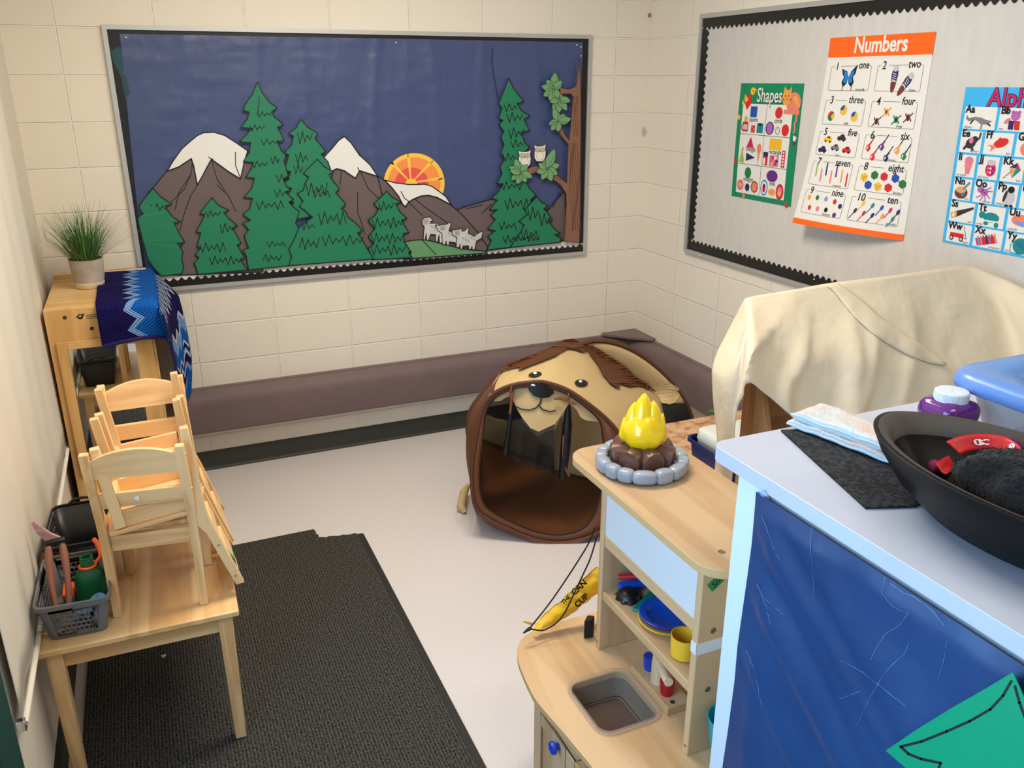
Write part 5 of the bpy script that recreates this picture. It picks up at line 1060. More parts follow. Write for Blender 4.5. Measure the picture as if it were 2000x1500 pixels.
patch('ear', [(1143,676),(1150,671),(1168,681),(1196,699),(1225,719),(1240,735),(1262,748),(1283,766),(1276,764),(1252,754),(1230,755),(1212,749),(1208,750),(1213,757),(1205,757),(1192,748),(1178,732),(1168,712),(1156,697)], TB, earlook, .022, tent)
# right side panel: beige ear shape over dark netting, with its own hoop
prd = [Vector((-.93,-.985,0)), Vector((.55,-.10,0)).normalized()]; nr_ = Vector((prd[1].y,-prd[1].x,0))
rh = [(1132,674),(1160,666),(1200,670),(1245,690),(1290,725),(1325,765),(1345,800),(1358,845),(1364,895),(1366,930)]
RH = resample(dense([aN(q[0],q[1],prd[0],nr_) for q in rh], 6), 50); 
for p in RH: p.z = max(p.z, .012)
RG_ = resample(dense([aY(*q) for q in [(1140,677,-.99),(1195,711,-1.0),(1245,746,-1.02),(1285,773,-1.06),(1297,815,-1.16),(1300,860,-1.25),(1300,910,-1.32)]], 6), 50)
m = MB()
def rp_(u, v):
    f = u*50; i = min(49, int(f)); f -= i; return RG_[i].lerp(RG_[i+1], f).lerp(RH[i].lerp(RH[i+1], f), v) + Vector((.02,-.03,.01))*math.sin(v*PI)*math.sin(min(1,u*1.2)*PI)
m.grid(lambda u, v: rp_(round((.60+.02*math.sin(v*PI))*u*50)/50 if 0 else u*.62, v), 31, 12, TBE); m.build('side_cloth', tent, smooth=70, solid=.0012)
m = MB(); m.grid(lambda u, v: rp_(.62+u*.38, v), 19, 12, NET2)
m.build('side_window', tent, smooth=70, solid=.0012)
m = MB(); m.tube(RH, .013, TBD, n=8); m.build('side_hoop', tent)
patch('ear_lobe', [(1268,742),(1290,750),(1312,748),(1326,758),(1328,772),(1320,785),(1308,790),(1292,786),(1278,776),(1268,764)], TBE, surf_lookup(rp_, 50, 24), .008, tent)
# rear wall seen through the doorway: netting at left, cloth at right
T_ = [aY(945,800,-1.0), aY(990,752,-.95), aY(1060,720,-.93), aY(1120,720,-.95), aY(1200,760,-1.0)]
Tt = resample(dense(T_, 6), 40); Fb = resample(dense(F, 6), 40)
for nm, i0, i1, mt_ in (('rear_netting', 0, 24, NET), ('rear_wall', 24, 40, TBE)):
    m = MB(); m.grid(lambda u, v: (lambda i: Fb[i].lerp(Tt[i], v)+Vector((0,.03*math.sin(v*PI),.003)))(int(round(i0+u*(i1-i0)))), i1-i0, 10, mt_); m.build(nm, tent, smooth=70, solid=.001)
m = MB(); m.tube([p+Vector((0,-.01,.02)) for p in Fb], .012, PIP, n=8); m.build('rear_seam', tent)
BED = mat('tent_lining', (196,170,124), .6, bump=.4, bs=12, dist=.008); m = MB()
m.grid(lambda u, v: (lambda a: Vector((a.x, a.y+.05+.10*v, .02+.17*math.sin(min(1,v*1.3)*PI/2)*(1-.35*(2*u-1)**2)+.012*noise.noise(Vector((u*7,v*4,8))))))(Fb[int(round(u*26))]), 26, 10, BED); m.build('lining_fold', tent, smooth=70, solid=.002)
# snout flap rolled up in the doorway
def snout(off_): return lambda px, py, off: PF(px, py, off_-off*1.0)
fl_ = lambda px, py, off: PF(px, py, .035-.03*math.sin(max(0,min(1,(px-995)/120))*PI)-off)
patch('door_flap', [(1002,752),(1040,747),(1070,749),(1104,760),(1113,772),(1110,790),(1100,806),(1084,828),(1052,843),(1036,836),(1020,816),(1008,796),(1000,776)], TBE, fl_, .0, tent, th=.006)
patch('flap_roll', [(950,797),(955,780),(970,770),(998,757),(1002,768),(996,773),(985,778),(978,783),(966,784),(956,778)], TBE, lambda a, b2, o_: PF(a, b2, .022-o_), 0, tent, th=.012)
patch('flap_roll', [(1108,770),(1124,782),(1150,800),(1172,818),(1181,826),(1160,823),(1145,821),(1134,815),(1126,800),(1112,788)], TBE, lambda a, b2, o_: PF(a, b2, .022-o_), 0, tent, th=.012)
o = patch('nose', [(1028,749),(1045,746),(1066,750),(1079,758),(1082,768),(1072,776),(1056,778),(1042,773),(1033,763)], PATCH, fl_, .010, tent, th=.008); patch('highlight', eyepoly(1041,752,4.5,1.8,.2), EYW, fl_, .013, o, sub=1)
def strip_line(name, P, w_, mt, look, off, parent):
    m = MB(); m.tube([look(a, b2, off) for a, b2 in P], w_, mt, n=6); return m.build(name, parent)
strip_line('mouth_line', [(1057,777),(1056,787),(1046,797),(1034,801),(1018,799),(1006,793)], .003, PATCH, fl_, .004, tent)
strip_line('mouth_line', [(1055,785),(1053,793),(1060,800),(1074,804),(1086,801)], .003, PATCH, fl_, .004, tent)
for P_, nm in (([(1000,750),(997,768),(998,778)],'tie'), ([(1000,768),(998,790),(996,808)],'tie'), ([(1112,768),(1108,780),(1106,783)],'tie'), ([(1082,779),(1094,778),(1108,784),(1124,790)],'tie')):
    strip_line(nm, P_, .0055, TIE, lambda a, b2, o_: PF(a, b2, -.008), 0, tent)
# gathered net curtains hanging behind the doorway
for P_ in ([(1000,790,.008),(997,815,.010),(992,850,.012),(986,888,.015)], [(1110,790,.010),(1108,830,.022),(1104,880,.024),(1098,935,.018)]):
    m = MB(); m.tube([PF(a, b2, .06) for a, b2, r_ in P_], [r_ for _, _, r_ in P_], PATCH, n=10); m.build('net_curtain', tent)
m = MB(); cv = [(1003,800),(1020,822),(1036,842),(1052,850),(1068,846),(1084,836),(1100,812)]; cb = [(990,890),(1008,902),(1026,910),(1046,918),(1064,925),(1082,930),(1096,934)]
ca, cc_ = resample([PF(a, b2, .07) for a, b2 in cv], 24), resample([PF(a, b2, .07) for a, b2 in cb], 24)
m.grid(lambda u, v: ca[int(round(u*24))].lerp(cc_[int(round(u*24))], v)+nin*.015*math.sin(u*22), 24, 8, NET); m.build('net_curtain', tent, smooth=70)
strip_line('tie', [(1101,850),(1099,890),(1104,915),(1112,930)], .005, TIE, lambda a, b2, o_: PF(a, b2, .045), 0, tent)
# beige paw flap by the front left foot
m = MB(); pts = [aZ(908,1000,.012), aZ(900,990,.035), aZ(906,962,.06), aZ(914,948,.07)]; m.tube(pts, [.012,.022,.022,.012], TBE, n=10); m.build('paw', tent, smooth=50)
# ------------------------------------------------------------------ play kitchen
KH = .40
t = thing('play_kitchen', 'toddler birch play kitchen with a sink and a hutch shelf, beside the tall white cabinet', 'play kitchen', (-1.74,-2.9,0))
KX = birch('x'); KY = birch('y'); KZ = birch('z'); EDGE = mat('laminated_edge', (206,172,122), .5)
PLY = wood('birch_counter', (212,176,134), (186,146,100), 'y', .45, .4, .4)
cp = [aZ(q[0], q[1], KH) for q in [(1075,1222),(1052,1228),(1032,1238),(1018,1250),(1011,1264),(1011,1285),(1018,1308),(1032,1340),(1050,1372),(1100,1430),(1150,1490)]]
cp = dense([(p.x, p.y, 0) for p in cp], 4); cpl = [(p.x, p.y) for p in cp]
cpl = [(-1.46, -2.50), (-1.80,-2.50)] + cpl + [(-1.978, -3.26), (-1.95,-3.275), (-1.46,-3.275)]
sk_ = [aZ(*q, KH) for q in [(1112,1350),(1196,1312),(1286,1390),(1192,1436)]]
hx0 = min(p.x for p in sk_)+.002; hx1 = max(p.x for p in sk_)-.002; hy0 = min(p.y for p in sk_)+.004; hy1 = max(p.y for p in sk_)-.004
def rrect(x0, x1, y0, y1, r, n=6):
    out = []
    for cx_, cy_, a0 in ((x1-r,y0+r,-PI/2),(x1-r,y1-r,0),(x0+r,y1-r,PI/2),(x0+r,y0+r,PI)):
        for k in range(n+1): a = a0+PI/2*k/n; out.append((cx_+r*math.cos(a), cy_+r*math.sin(a)))
    return out
hole = rrect(hx0, hx1, hy0, hy1, .035)
m = MB()
loops = [[Vector((p[0],p[1],0)) for p in cpl], [Vector((p[0],p[1],0)) for p in hole[::-1]]]
tr = tessellate_polygon(loops); allp = cpl+hole[::-1]
for z in (KH, KH-.018): m.add([(p[0],p[1],z) for p in allp], [tuple(q) for q in tr], PLY)
for lp in (cpl, hole): k = len(lp); m.add([(p[0],p[1],KH) for p in lp]+[(p[0],p[1],KH-.018) for p in lp], [(i,(i+1)%k,k+(i+1)%k,k+i) for i in range(k)], EDGE)
m.build('countertop', t, smooth=30)
# base cabinet
bx0 = -1.985
m = MB(); m.bx(bx0+.02,-1.47,-2.735,-2.715,.0,KH-.018,KZ); m.build('side_panel', t, bevel=.002)
m = MB(); m.bx(bx0+.02,-1.47,-3.26,-3.24,.0,KH-.018,KZ); m.build('side_panel', t, bevel=.002)
m = MB(); m.bx(-1.485,-1.47,-3.24,-2.735,.0,KH-.018,KZ); m.build('back_panel', t, bevel=.002)
m = MB(); m.bx(bx0+.02,bx0+.035,-3.24,-2.735,KH-.055,KH-.018,KY); m.build('front_rail', t, bevel=.002)
m = MB(); m.bx(bx0+.02,-1.485,-3.24,-2.735,.05,.065,KX); m.build('floor_shelf', t, bevel=.002)
BOLT = mat('bolt_bronze', (132,112,86), .4, metal=.5)
KB_ = mat('blue_knob', (20,62,176), .35)
for i, (y0, y1, ky) in enumerate(((-2.985,-2.742,aX(1083,1412,bx0-.02)), (-3.236,-2.990,aX(1140,1490,bx0-.02)))):
    m = MB(); x = bx0
    m.bx(x,x+.018,y0,y1,.04,KH-.052,KZ); m.bx(x-.005,x,y0,y0+.045,.04,KH-.052,KZ); m.bx(x-.005,x,y1-.045,y1,.04,KH-.052,KZ); m.bx(x-.005,x,y0+.045,y1-.045,KH-.1,KH-.052,KZ); m.bx(x-.005,x,y0+.045,y1-.045,.04,.09,KZ)
    dr = m.build('door', t, bevel=.002)
    kz = KH-.074; kc = Vector((x-.005, ky.y, kz)); m = MB(); m.lathe([(.001,0),(.009,0),(.009,.010),(.0175,.014),(.0185,.019),(.0165,.025),(.006,.0275),(.004,.0262),(.001,.026)], (0,0,0), KB_, n=24)
    m.v = [Vector((kc.x-a.z, kc.y+a.x, kc.z+a.y)) for a in m.v]; m.build('knob', dr, smooth=40)
# hutch
XF_, YA, YB = -1.745, -2.652, -3.132; HT = .962; XB = -1.475; th = .022
for y0, y1 in ((YA-th, YA), (YB, YB+th)):
    m = MB(); m.bx(XF_, XB, y0, y1, KH, HT, KZ); m.build('hutch_side', t, bevel=.003)
tp = [(x, y) for x, y in rrect(-1.782, -1.452, -3.215, -2.488, .075, 8)]
m = MB(); m.prism(tp, lambda u, v: (u, v, HT), lambda u, v: (u, v, HT+.022), wood('birch_top', (190,160,124), (172,138,100), 'y', .5, .35, .4), EDGE); m.build('hutch_top', t, bevel=.004, smooth=30)
for (x, y) in ((-1.70,-3.135),):
    m = MB(); m.lathe([(.001,.0004),(.007,.0003),(.0085,.0008),(.0092,0)], (x,y,HT+.022), BOLT, n=14); m.build('screw_hole', t)
m = MB(); m.bx(XF_+.004, XF_+.02, YB+th, YA-th, .755, .792, KY); m.build('hutch_rail', t, bevel=.003)
m = MB(); m.bx(XF_+.004, XB, YB+th, YA-th, .577, .606, KY); m.build('hutch_shelf', t, bevel=.003)
PWB = mat('hutch_white_panel', (222,228,232), .3); m = MB(); m.bx(XF_+.006, XF_+.012, YB+th, YA-th, .792, HT, PWB); m.build('white_panel', t, smooth=0)
m = MB(); m.bx(XB-.012, XB, YB+th, YA-th, .72, HT, KY); m.build('hutch_back', t, smooth=0)
WTP = mat('white_tape', (226,230,234), .4); m = MB(); m.bx(XF_-.001, XF_+.14, YB-.0012, YB, .706, .738, WTP); m.bx(XF_-.001, XF_, YB-.0012, YB+th, .706, .738, WTP); o = m.build('label_band', t, smooth=0)
m = MB(); m.bx(XF_+.105, XF_+.14, YB-.0020, YB-.0013, .714, .730, P_K); m.build('print', o, smooth=0)
m = MB(); GT2 = mat('green_masking_tape', (16,140,74), .5); c_ = aY(1402, 1134, YB-.0008)
m.prism([(-.027,-.014),(.027,-.014),(.027,.014),(-.027,.014)], lambda u, v: (c_.x+u*.8-v*.6, c_.y, c_.z+v*.8+u*.6), lambda u, v: (c_.x+u*.8-v*.6, c_.y-.0006, c_.z+v*.8+u*.6), GT2)
d = Draw(m, lambda u, v, h: Vector((c_.x+u*.8+v*.6, c_.y-.0007-h, c_.z-v*.8+u*.6))); d.text('S/A', -.018, .009, .026, P_K, h=.0004, bold=.0003, sx=.9); m.build('green_tape', t, smooth=0)
for (x, z) in ((XF_+.045,.765),(XF_+.045,.592)):
    m = MB(); m.lathe([(.001,.0006),(.005,.0006),(.0075,.001),(.0085,0)], (0,0,0), BOLT, n=14); m.v = [Vector((x+a.x, YB-a.z, z+a.y)) for a in m.v]; m.build('bolt', t)
for (y, z) in ((YA-th/2,.425),(YB+th/2,.425)):
    m = MB(); m.lathe([(.001,.0006),(.004,.0006),(.0045,0)], (0,0,0), BOLT, n=12); m.v = [Vector((XF_-a.z, y+a.x, z+a.y)) for a in m.v]; m.build('bolt', t)
# tap block with blue and red handles and a wooden spout
fa = MB(); fa.bx(-1.712,-1.635,-2.992,-2.800,KH,KH+.026,KY); fb = fa.build('tap_block', t, bevel=.002)
MAP = wood('pale_maple', (226,202,164), (206,178,136), 'z', 1, .35)
def cup_(x, y, mt, nm):
    m = MB(); m.lathe([(.001,KH+.026),(.0165,KH+.026),(.0175,KH+.030),(.0205,KH+.066),(.0195,KH+.069),(.001,KH+.069)], (x,y,0), mt, n=24); m.build(nm, fb, smooth=40)
RKN = mat('red_knob', (176,22,34), .35)
cup_(-1.668,-2.833,KB_,'blue_handle'); cup_(-1.682,-2.940,RKN,'red_handle')
m = MB(); m.lathe([(.001,KH+.026),(.0215,KH+.026),(.0215,KH+.09),(.019,KH+.112),(.015,KH+.128),(.008,KH+.136),(.001,KH+.137)], (-1.675,-2.888,0), MAP, n=24); m.build('tap_post', fb, smooth=40)
m = MB(); m.tube([(-1.680,-2.893,KH+.118),(-1.700,-2.928,KH+.115),(-1.725,-3.005,KH+.132-.006)], [.0125,.013,.0125], MAP, n=16); m.build('spout', fb, smooth=40)
m = MB(); m.lathe([(.001,KH+.0266),(.005,KH+.0266),(.0065,KH+.027),(.007,KH+.026)], (-1.686,-2.976,0), HOLE, n=12); m.build('screw_hole', fb)
# sink tub
TUB = mat('clear_tub', (176,160,144), .12, trans=0, alpha=.42, spec=.6); TBT = mat('tub_bottom', (92,76,70), .14, spec=.6)
m = MB(); prof = [(.012,.004),(.012,.0065),(.004,.0075),(-.002,.006),(-.004,-.02),(-.006,-.060),(-.012,-.072)]
rings = [[Vector((x,y,KH+z)) for x, y in rrect(hx0-o_, hx1+o_, hy0-o_, hy1+o_, .036+o_)] for o_, z in prof]
m.loft(rings, TUB, cap=False); so = tag(m.build('sink_tub', smooth=50), 'clear plastic tub used as the sink of the play kitchen', 'tub')
m = MB(); m.loft([rings[-1], [p+Vector((0,0,-.002)) for p in rings[-1]]], TBT); m.build('tub_floor', so, smooth=30)
m = MB(); m.tube([Vector((x,y,KH-.069)) for x, y in rrect(hx0+.022, hx1-.022, hy0+.022, hy1-.022, .02)], .0012, TUB, n=6, closed=True); m.build('floor_ridge', so)
# crockery on the hutch shelf
ZS = .6065
def plate(c, r_, z, mt, lbl, over=True):
    prof_ = [(.001,.001),(r_*.62,.001),(r_*.68,.003),(r_*.76,.011),(r_*.97,.0145),(r_,.0135),(r_*.98,.0115),(r_*.76,.0085),(r_*.68,.0005),(.001,-.0005)]
    m = MB(); m.lathe([(a, b2+.0007) for a, b2 in prof_], (c[0],c[1],z), mt, n=64, fn=lambda a, zz: 1+.004*math.sin(a*40)); o = m.build('toy_plate', smooth=35); return tag(o, lbl, 'plate', 'stacked toy plates on the hutch shelf')
PB = mat('plastic_blue', (14,82,196), .3); PR_ = mat('plastic_red', (196,30,48), .35); PGN = mat('plastic_teal', (10,132,124), .35); PY_ = mat('plastic_yellow', (244,196,54), .4)
pcx = (-1.652,-2.875)
plate(pcx, .080, ZS, PY_, 'yellow toy plate at the bottom of the plate stack'); plate((pcx[0]+.002,pcx[1]+.002), .079, ZS+.0055, PGN, 'teal green toy plate second from the bottom of the stack'); plate((pcx[0]+.001,pcx[1]), .078, ZS+.011, PR_, 'red toy plate just under the top blue plate'); plate(pcx, .077, ZS+.0165, PB, 'blue toy plate on top of the stack')
m = MB(); m.lathe([(.001,.001),(.030,.001),(.034,.004),(.0365,.058),(.0365,.062),(.034,.062),(.0325,.008),(.001,.006)], (-1.690,-3.012,ZS), mat('cup_yellow',(244,194,48),.4), n=36); tag(m.build('toy_cup', smooth=40), 'yellow toy cup at the right end of the hutch shelf', 'cup')
m = MB(); m.loft([[Vector(p)+Vector((0,0,z)) for p in [(-1.715,-2.792,0),(-1.695,-2.812,0),(-1.56,-2.732,0),(-1.575,-2.71,0)]] for z in (ZS+.0015,ZS+.008)], PGN); tag(m.build('toy_spatula', smooth=20, bevel=.003), 'teal toy spatula lying beside the plate stack', 'spatula')
BKP = mat('toy_black', (22,24,28), .35)
t2 = thing('slotted_scoop', 'black plastic slotted scoop lying at the left of the plates', 'scoop', (-1.69,-2.745,ZS))
m = MB(); R_ = .035
def sc_(u, v):
    a = u*2*PI; e = v*PI/2*.95; rr2 = R_*math.cos(e)*(1+(.10*math.sin(a*9) if v < .12 else 0)); return (-1.690+rr2*math.cos(a), -2.735+rr2*1.05*math.sin(a), ZS+.001+R_*.85*math.sin(e))
m.grid(sc_, 60, 12, BKP); m.build('bowl', t2, smooth=50, solid=.0015)
m = MB(); m.tube([(-1.665,-2.725,ZS+.014),(-1.60,-2.705,ZS+.010),(-1.53,-2.69,ZS+.007)], [.006,.006,.007], BKP, n=8); m.build('handle', t2)
t2 = thing('toy_pan', 'red toy dustpan-shaped scoop leaning over the utensils on the hutch shelf', 'toy scoop', (-1.64,-2.72,ZS))
m = MB(); m.tube([(-1.700,-2.692,ZS+.048),(-1.665,-2.712,ZS+.052),(-1.625,-2.735,ZS+.055)], [.008,.0085,.009], PR_, n=10); m.build('handle', t2, smooth=50)
m = MB(); m.loft([[(-1.640,-2.715,z),(-1.655,-2.755,z),(-1.585,-2.800,z-.018),(-1.55,-2.745,z-.018)] for z in (ZS+.048,ZS+.053)], PR_); m.build('blade', t2, bevel=.003)
m = MB(); m.tube([(-1.70,-2.700,ZS+.018),(-1.66,-2.705,ZS+.018),(-1.62,-2.708,ZS+.018)], [.014,.016,.016], PB, n=14); tag(m.build('toy_roll', smooth=50), 'blue toy handle lying behind the black scoop', 'toy utensil')
BWX, BWY = -1.678, -3.196
m = MB(); m.lathe([(.001,.001),(.026,.001),(.034,.012),(.030,.013),(.022,.004),(.001,.004)], (-1.60,-2.690,ZS+.0345), mat('green_dish',(14,98,84),.35), n=28); tag(m.build('toy_dish', smooth=40), 'small dark green toy dish at the back of the hutch shelf', 'dish')
m = MB(); m.tube([(-1.63,-2.695,ZS+.052),(-1.60,-2.702,ZS+.050),(-1.57,-2.708,ZS+.050)], [.004,.005,.004], mat('toy_cream',(224,218,140),.4), n=8); tag(m.build('toy_knife', smooth=50), 'pale yellow toy utensil lying on the green dish', 'toy utensil')
BWX, BWY = -1.678, -3.196
m = MB(); m.lathe([(.001,.001),(.024,.001),(.028,.006),(.040,.06),(.0525,.146),(.053,.15),(.050,.15),(.026,.010),(.001,.007)], (BWX, BWY, KH+.0005), mat('aqua_bowl',(10,150,168),.35), n=40); tag(m.build('toy_bowl', smooth=40), 'deep aqua plastic bowl on the kitchen counter next to the white cabinet', 'bowl')
# ------------------------------------------------------------------ toy campfire on the hutch
FC = Vector((-1.630,-2.672,HT+.0222)); R_ = .125
t = thing('toy_campfire', 'toy campfire with a yellow flame and grey stones on top of the play kitchen', 'toy campfire', FC)
STN = mat('grey_stone_plastic', (150,158,172), .32, bump=.15, bs=20, var=.25, vs=14, col2=(138,140,148)); LOG = mat('log_brown', (98,62,50), .35, bump=.2, bs=30); LGL = mat('log_groove', (128,92,78), .4); FLA = mat('flame_yellow', (250,206,12), .18, sss=.35, coat=.6)
m = MB(); m.lathe([(.001,.012),(.085,.013),(.105,.022),(.105,.004),(.001,.002)], FC, STN, n=40); m.build('base_plate', t, smooth=40)
rs = random.Random(3); a = 0; k = 0
ns = 15; ws = [rs.uniform(.75,1.3) for _ in range(ns)]; tot = sum(ws)
for w_ in ws:
    da = 2*PI*w_/tot; am = a+da/2; a += da; hw_ = R_*da/2*1.03
    c = FC+Vector((R_*.90*math.cos(am), R_*.90*math.sin(am), .0215)); er = Vector((math.cos(am), math.sin(am), 0)); et = Vector((-er.y, er.x, 0))
    m = MB(); hh = .0192*rs.uniform(.92,1.1); n1, n2 = 16, 10; rings = []
    for i in range(1, n2):
        ph = PI*i/n2; rg = []
        for q in range(n1):
            th_ = 2*PI*q/n1; e = .62
            def sp_(x): return math.copysign(abs(x)**e, x)
            rg.append(c + et*hw_*sp_(math.sin(ph))*sp_(math.cos(th_)) + er*.0185*sp_(math.sin(ph))*sp_(math.sin(th_)) + Vector((0,0,1))*hh*sp_(math.cos(ph)))
        rings.append(rg)
    m.loft(rings, STN); m.build('stone', t, smooth=80)
def log_(am, tilt, nm='log', spiral=False, L_=.052, r0=.032, rp=.088):
    er = Vector((math.cos(am), math.sin(am), 0)); et = Vector((-er.y, er.x, 0)); ax = (er*math.cos(tilt)-Vector((0,0,1))*math.sin(tilt)).normalized(); up = ax.cross(et)*-1
    if up.z < 0: up = -up
    p1 = FC+er*rp+Vector((0,0,.042)); p0 = p1-ax*L_; m = MB(); rings = []
    for s_ in (0,.12,.9,1.0):
        rg = []
        for q in range(28):
            th_ = 2*PI*q/28; r_ = r0*(.93 if s_ in (0,1.0) else 1)*(1+(.05*math.cos(th_*11) if .05 < s_ < .95 else 0))*(1.12 if math.sin(th_) < -.4 else 1); rg.append(p0.lerp(p1, s_)+et*r_*math.cos(th_)+up*r_*math.sin(th_))
        rings.append(rg)
    m.loft(rings, LOG); o = m.build(nm, t, smooth=50, weld=False)
    m = MB(); pts = [p1+ax*.0006+et*(.002+.0022*q/3.2)*math.cos(q)+up*(.002+.0022*q/3.2)*math.sin(q) for q in [i*.3 for i in range(88)] if (.002+.0022*q/3.2) < r0*.8]
    m.tube(pts, .0009 if spiral else .0006, LGL if spiral else LOG, n=5); m.build('ring_groove', o)
vd = math.atan2(CAM.y-FC.y, CAM.x-FC.x)
for da, sp_i in ((-.47,False),(.47,True),(1.36,False),(-1.36,False),(2.25,False),(-2.25,False)):
    log_(vd-da, .04, spiral=sp_i, rp=.078 if abs(da) < .6 else .088)
# flame
m = MB(); sd = (Vector((math.cos(vd+PI/2), math.sin(vd+PI/2), 0))); fw_ = Vector((math.cos(vd), math.sin(vd), 0))
rings = []; n1 = 40
fp = [(.006,.046),(.026,.056),(.046,.070),(.059,.088),(.0635,.106),(.060,.124),(.051,.142),(.040,.158),(.024,.172),(.008,.178)]
for r_, z in fp:
    rg = []
    for q in range(n1):
        th_ = 2*PI*q/n1; rr2 = r_*(1+.035*math.sin(th_*5+z*50)+.02*math.sin(th_*9-z*70)); rg.append(FC+sd*rr2*math.cos(th_)+fw_*rr2*.85*math.sin(th_)+Vector((0,0,z)))
    rings.append(rg)
m.loft(rings, FLA, capm=FLA)
def tongue(x, z0, z1, r_, bend, yo=0):
    pts = [FC+sd*(-x)+fw_*yo+Vector((0,0,z0)), FC+sd*(-x-bend*.25)+fw_*yo+Vector((0,0,z0+(z1-z0)*.4)), FC+sd*(-x-bend*.35)+fw_*yo+Vector((0,0,z0+(z1-z0)*.75)), FC+sd*(-x-bend)+fw_*yo*.8+Vector((0,0,z1))]
    m.tube(dense(pts, 5), [r_*min(1,.25+k/4.0)*(1-(k/15)**1.6)+.0010 for k in range(16)], FLA, n=14)
for a_ in ((.004,.11,.222,.040,-.002,0), (.030,.10,.196,.030,-.004,.004), (-.026,.10,.202,.032,.004,.002), (-.046,.075,.168,.019,-.004,.006), (.052,.08,.150,.016,.002,.006)): tongue(*a_)
m.build('flame', t, smooth=80, weld=False)
# ------------------------------------------------------------------ yellow drawstring bag by the hutch
YB_ = mat('yellow_nylon', (255,196,36), .45, bump=.5, bs=14, dist=.01, sss=.1); CRD = mat('black_cord', (16,16,16), .7)
t = thing('drawstring_bag', 'yellow drawstring bag with black lettering hanging at the far end of the kitchen counter', 'bag', (-1.82,-2.545,KH+.01))
yb0 = -2.535
ctl = [[(1040,1234),(1046,1232),(1054,1228)],[(1060,1204),(1072,1214),(1084,1218)],[(1090,1180),(1105,1192),(1118,1198)],[(1120,1152),(1138,1168),(1150,1172)],[(1142,1130),(1160,1142),(1176,1152)],[(1165,1108),(1182,1118),(1196,1130)]]
G_ = [[aY(q[0], q[1], yb0-.012*(j == 1)) for j, q in enumerate(r_)] for r_ in ctl]
for r_ in G_:
    for p in r_: p.z = max(p.z, KH+.004)
def gsurf(G, u, v):
    n_, k_ = len(G)-1, len(G[0])-1
    cols = [dense(r_, 8) for r_ in G]; return cols
rowsd = [resample(dense(r_, 6), 10) for r_ in G_]; colsd = [resample(dense([r_[j] for r_ in rowsd], 6), 40) for j in range(11)]
fr_ = lambda u, v: colsd[int(round(v*10))][int(round(u*40))]+Vector((0,-.006*math.sin(v*PI)+.006*noise.noise(Vector((u*12,v*5,4))),0))
m = MB(); m.grid(fr_, 40, 10, YB_); m.grid(lambda u, v: fr_(u, v)+Vector((0,.004+.02*math.sin(v*PI)*math.sin(min(1,u*1.5)*PI*.6),0)), 40, 10, YB_); m.build('body', t, smooth=70)
m = MB(); bd = (aY(1160,1118,yb0-.02)-aY(1060,1212,yb0-.02)).normalized(); pdn = Vector((bd.z,0,-bd.x))
def bagmap(o_px): 
    o0 = aY(o_px[0], o_px[1], yb0-.022); return lambda u, v, h: o0+bd*u+pdn*v*1.0+Vector((0,-h,0))
for s_, o_, sz in (('CAN', (1121,1163), .034), ('CUP', (1127,1187), .034), ('THE', (1100,1180), .022)):
    d = Draw(m, bagmap(o_)); d.text(s_, 0, 0, sz, CRD, h=.002, bold=.0012, sx=.75)
m.build('lettering', t, smooth=0)
kn = aY(1034,1228,yb0-.006)
for P_ in ([(1034,1228),(1045,1214),(1075,1176),(1110,1125),(1140,1078),(1152,1056),(1162,1030)], [(1034,1228),(1052,1231),(1064,1230),(1085,1218),(1102,1198),(1118,1166),(1135,1130),(1150,1098),(1158,1075),(1165,1050)]):
    m = MB(); m.tube(dense([aY(a, b2, yb0-.03+.012*i/len(P_)) for i, (a, b2) in enumerate(P_)], 5), .0024, CRD, n=6); m.build('cord', t)
m = MB(); m.tube([aY(1022,1237,yb0-.03),aY(1028,1232,yb0-.03),aY(1034,1228,yb0-.03),aY(1038,1226,yb0-.03)], [.002,.004,.006,.004], CRD, n=8); m.build('knot', t)
m = MB(); m.prism([(0,0),(.03,-.022),(.05,-.022),(.012,-.002)], lambda u, v: aY(1019,1214,yb0-.01)+Vector((u,0,v)), lambda u, v: aY(1019,1214,yb0-.012)+Vector((u,0,v)), YB_); m.build('corner_flap', t)
m = MB(); m.loft([[Vector((x, -2.60+y*.6, z)) for x, y in ((-1.765,-.02),(-1.735,-.03),(-1.72,.0),(-1.74,.02))] for z in (KH+.001,KH+.045,KH+.070)], CRD); tag(m.build('black_pouch', smooth=30, bevel=.006), 'small black pouch on the counter beside the yellow bag', 'pouch')
# ------------------------------------------------------------------ tall white cabinet in the right foreground
IZ = 1.35; IX = -1.875
LAM = mat('white_laminate_window_tint', (190,197,214), .32, var=.2, vs=5, col2=(184,190,208)); PAN = mat('white_painted', (206,220,229), .45)  # cabinet top: lavender-blue cast of the window daylight is put into the laminate colour
t = thing('white_cabinet', 'tall white cabinet with blue paper on its side, filling the right foreground', 'cabinet', (-1.2,-4.0,0))
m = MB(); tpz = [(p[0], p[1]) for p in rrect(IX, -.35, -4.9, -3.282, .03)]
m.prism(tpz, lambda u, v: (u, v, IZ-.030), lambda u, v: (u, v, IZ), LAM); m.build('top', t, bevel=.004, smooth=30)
m = MB(); m.bx(IX+.018,-.37,-4.88,-3.364,.0,IZ-.030,PAN); m.build('body', t, bevel=.004)
m = MB(); m.bx(IX+.008,IX+.018,-3.445,-3.364,.0,IZ-.030,PAN); m.build('stile', t, bevel=.003)
BP2 = mat('glossy_blue_paper', (27,68,118), .38, bump=.3, bs=9, var=.28, vs=4, col2=(20,52,96), spec=.5, dist=.01); CRK = mat('paper_crack', (104,140,184), .5)
px_ = IX+.005
el_ = [aX(q[0], q[1], px_) for q in [(1480,935),(1476,990),(1470,1060),(1462,1120),(1452,1190),(1442,1260),(1436,1330),(1424,1420),(1412,1500)]]
top_ = IZ-.040
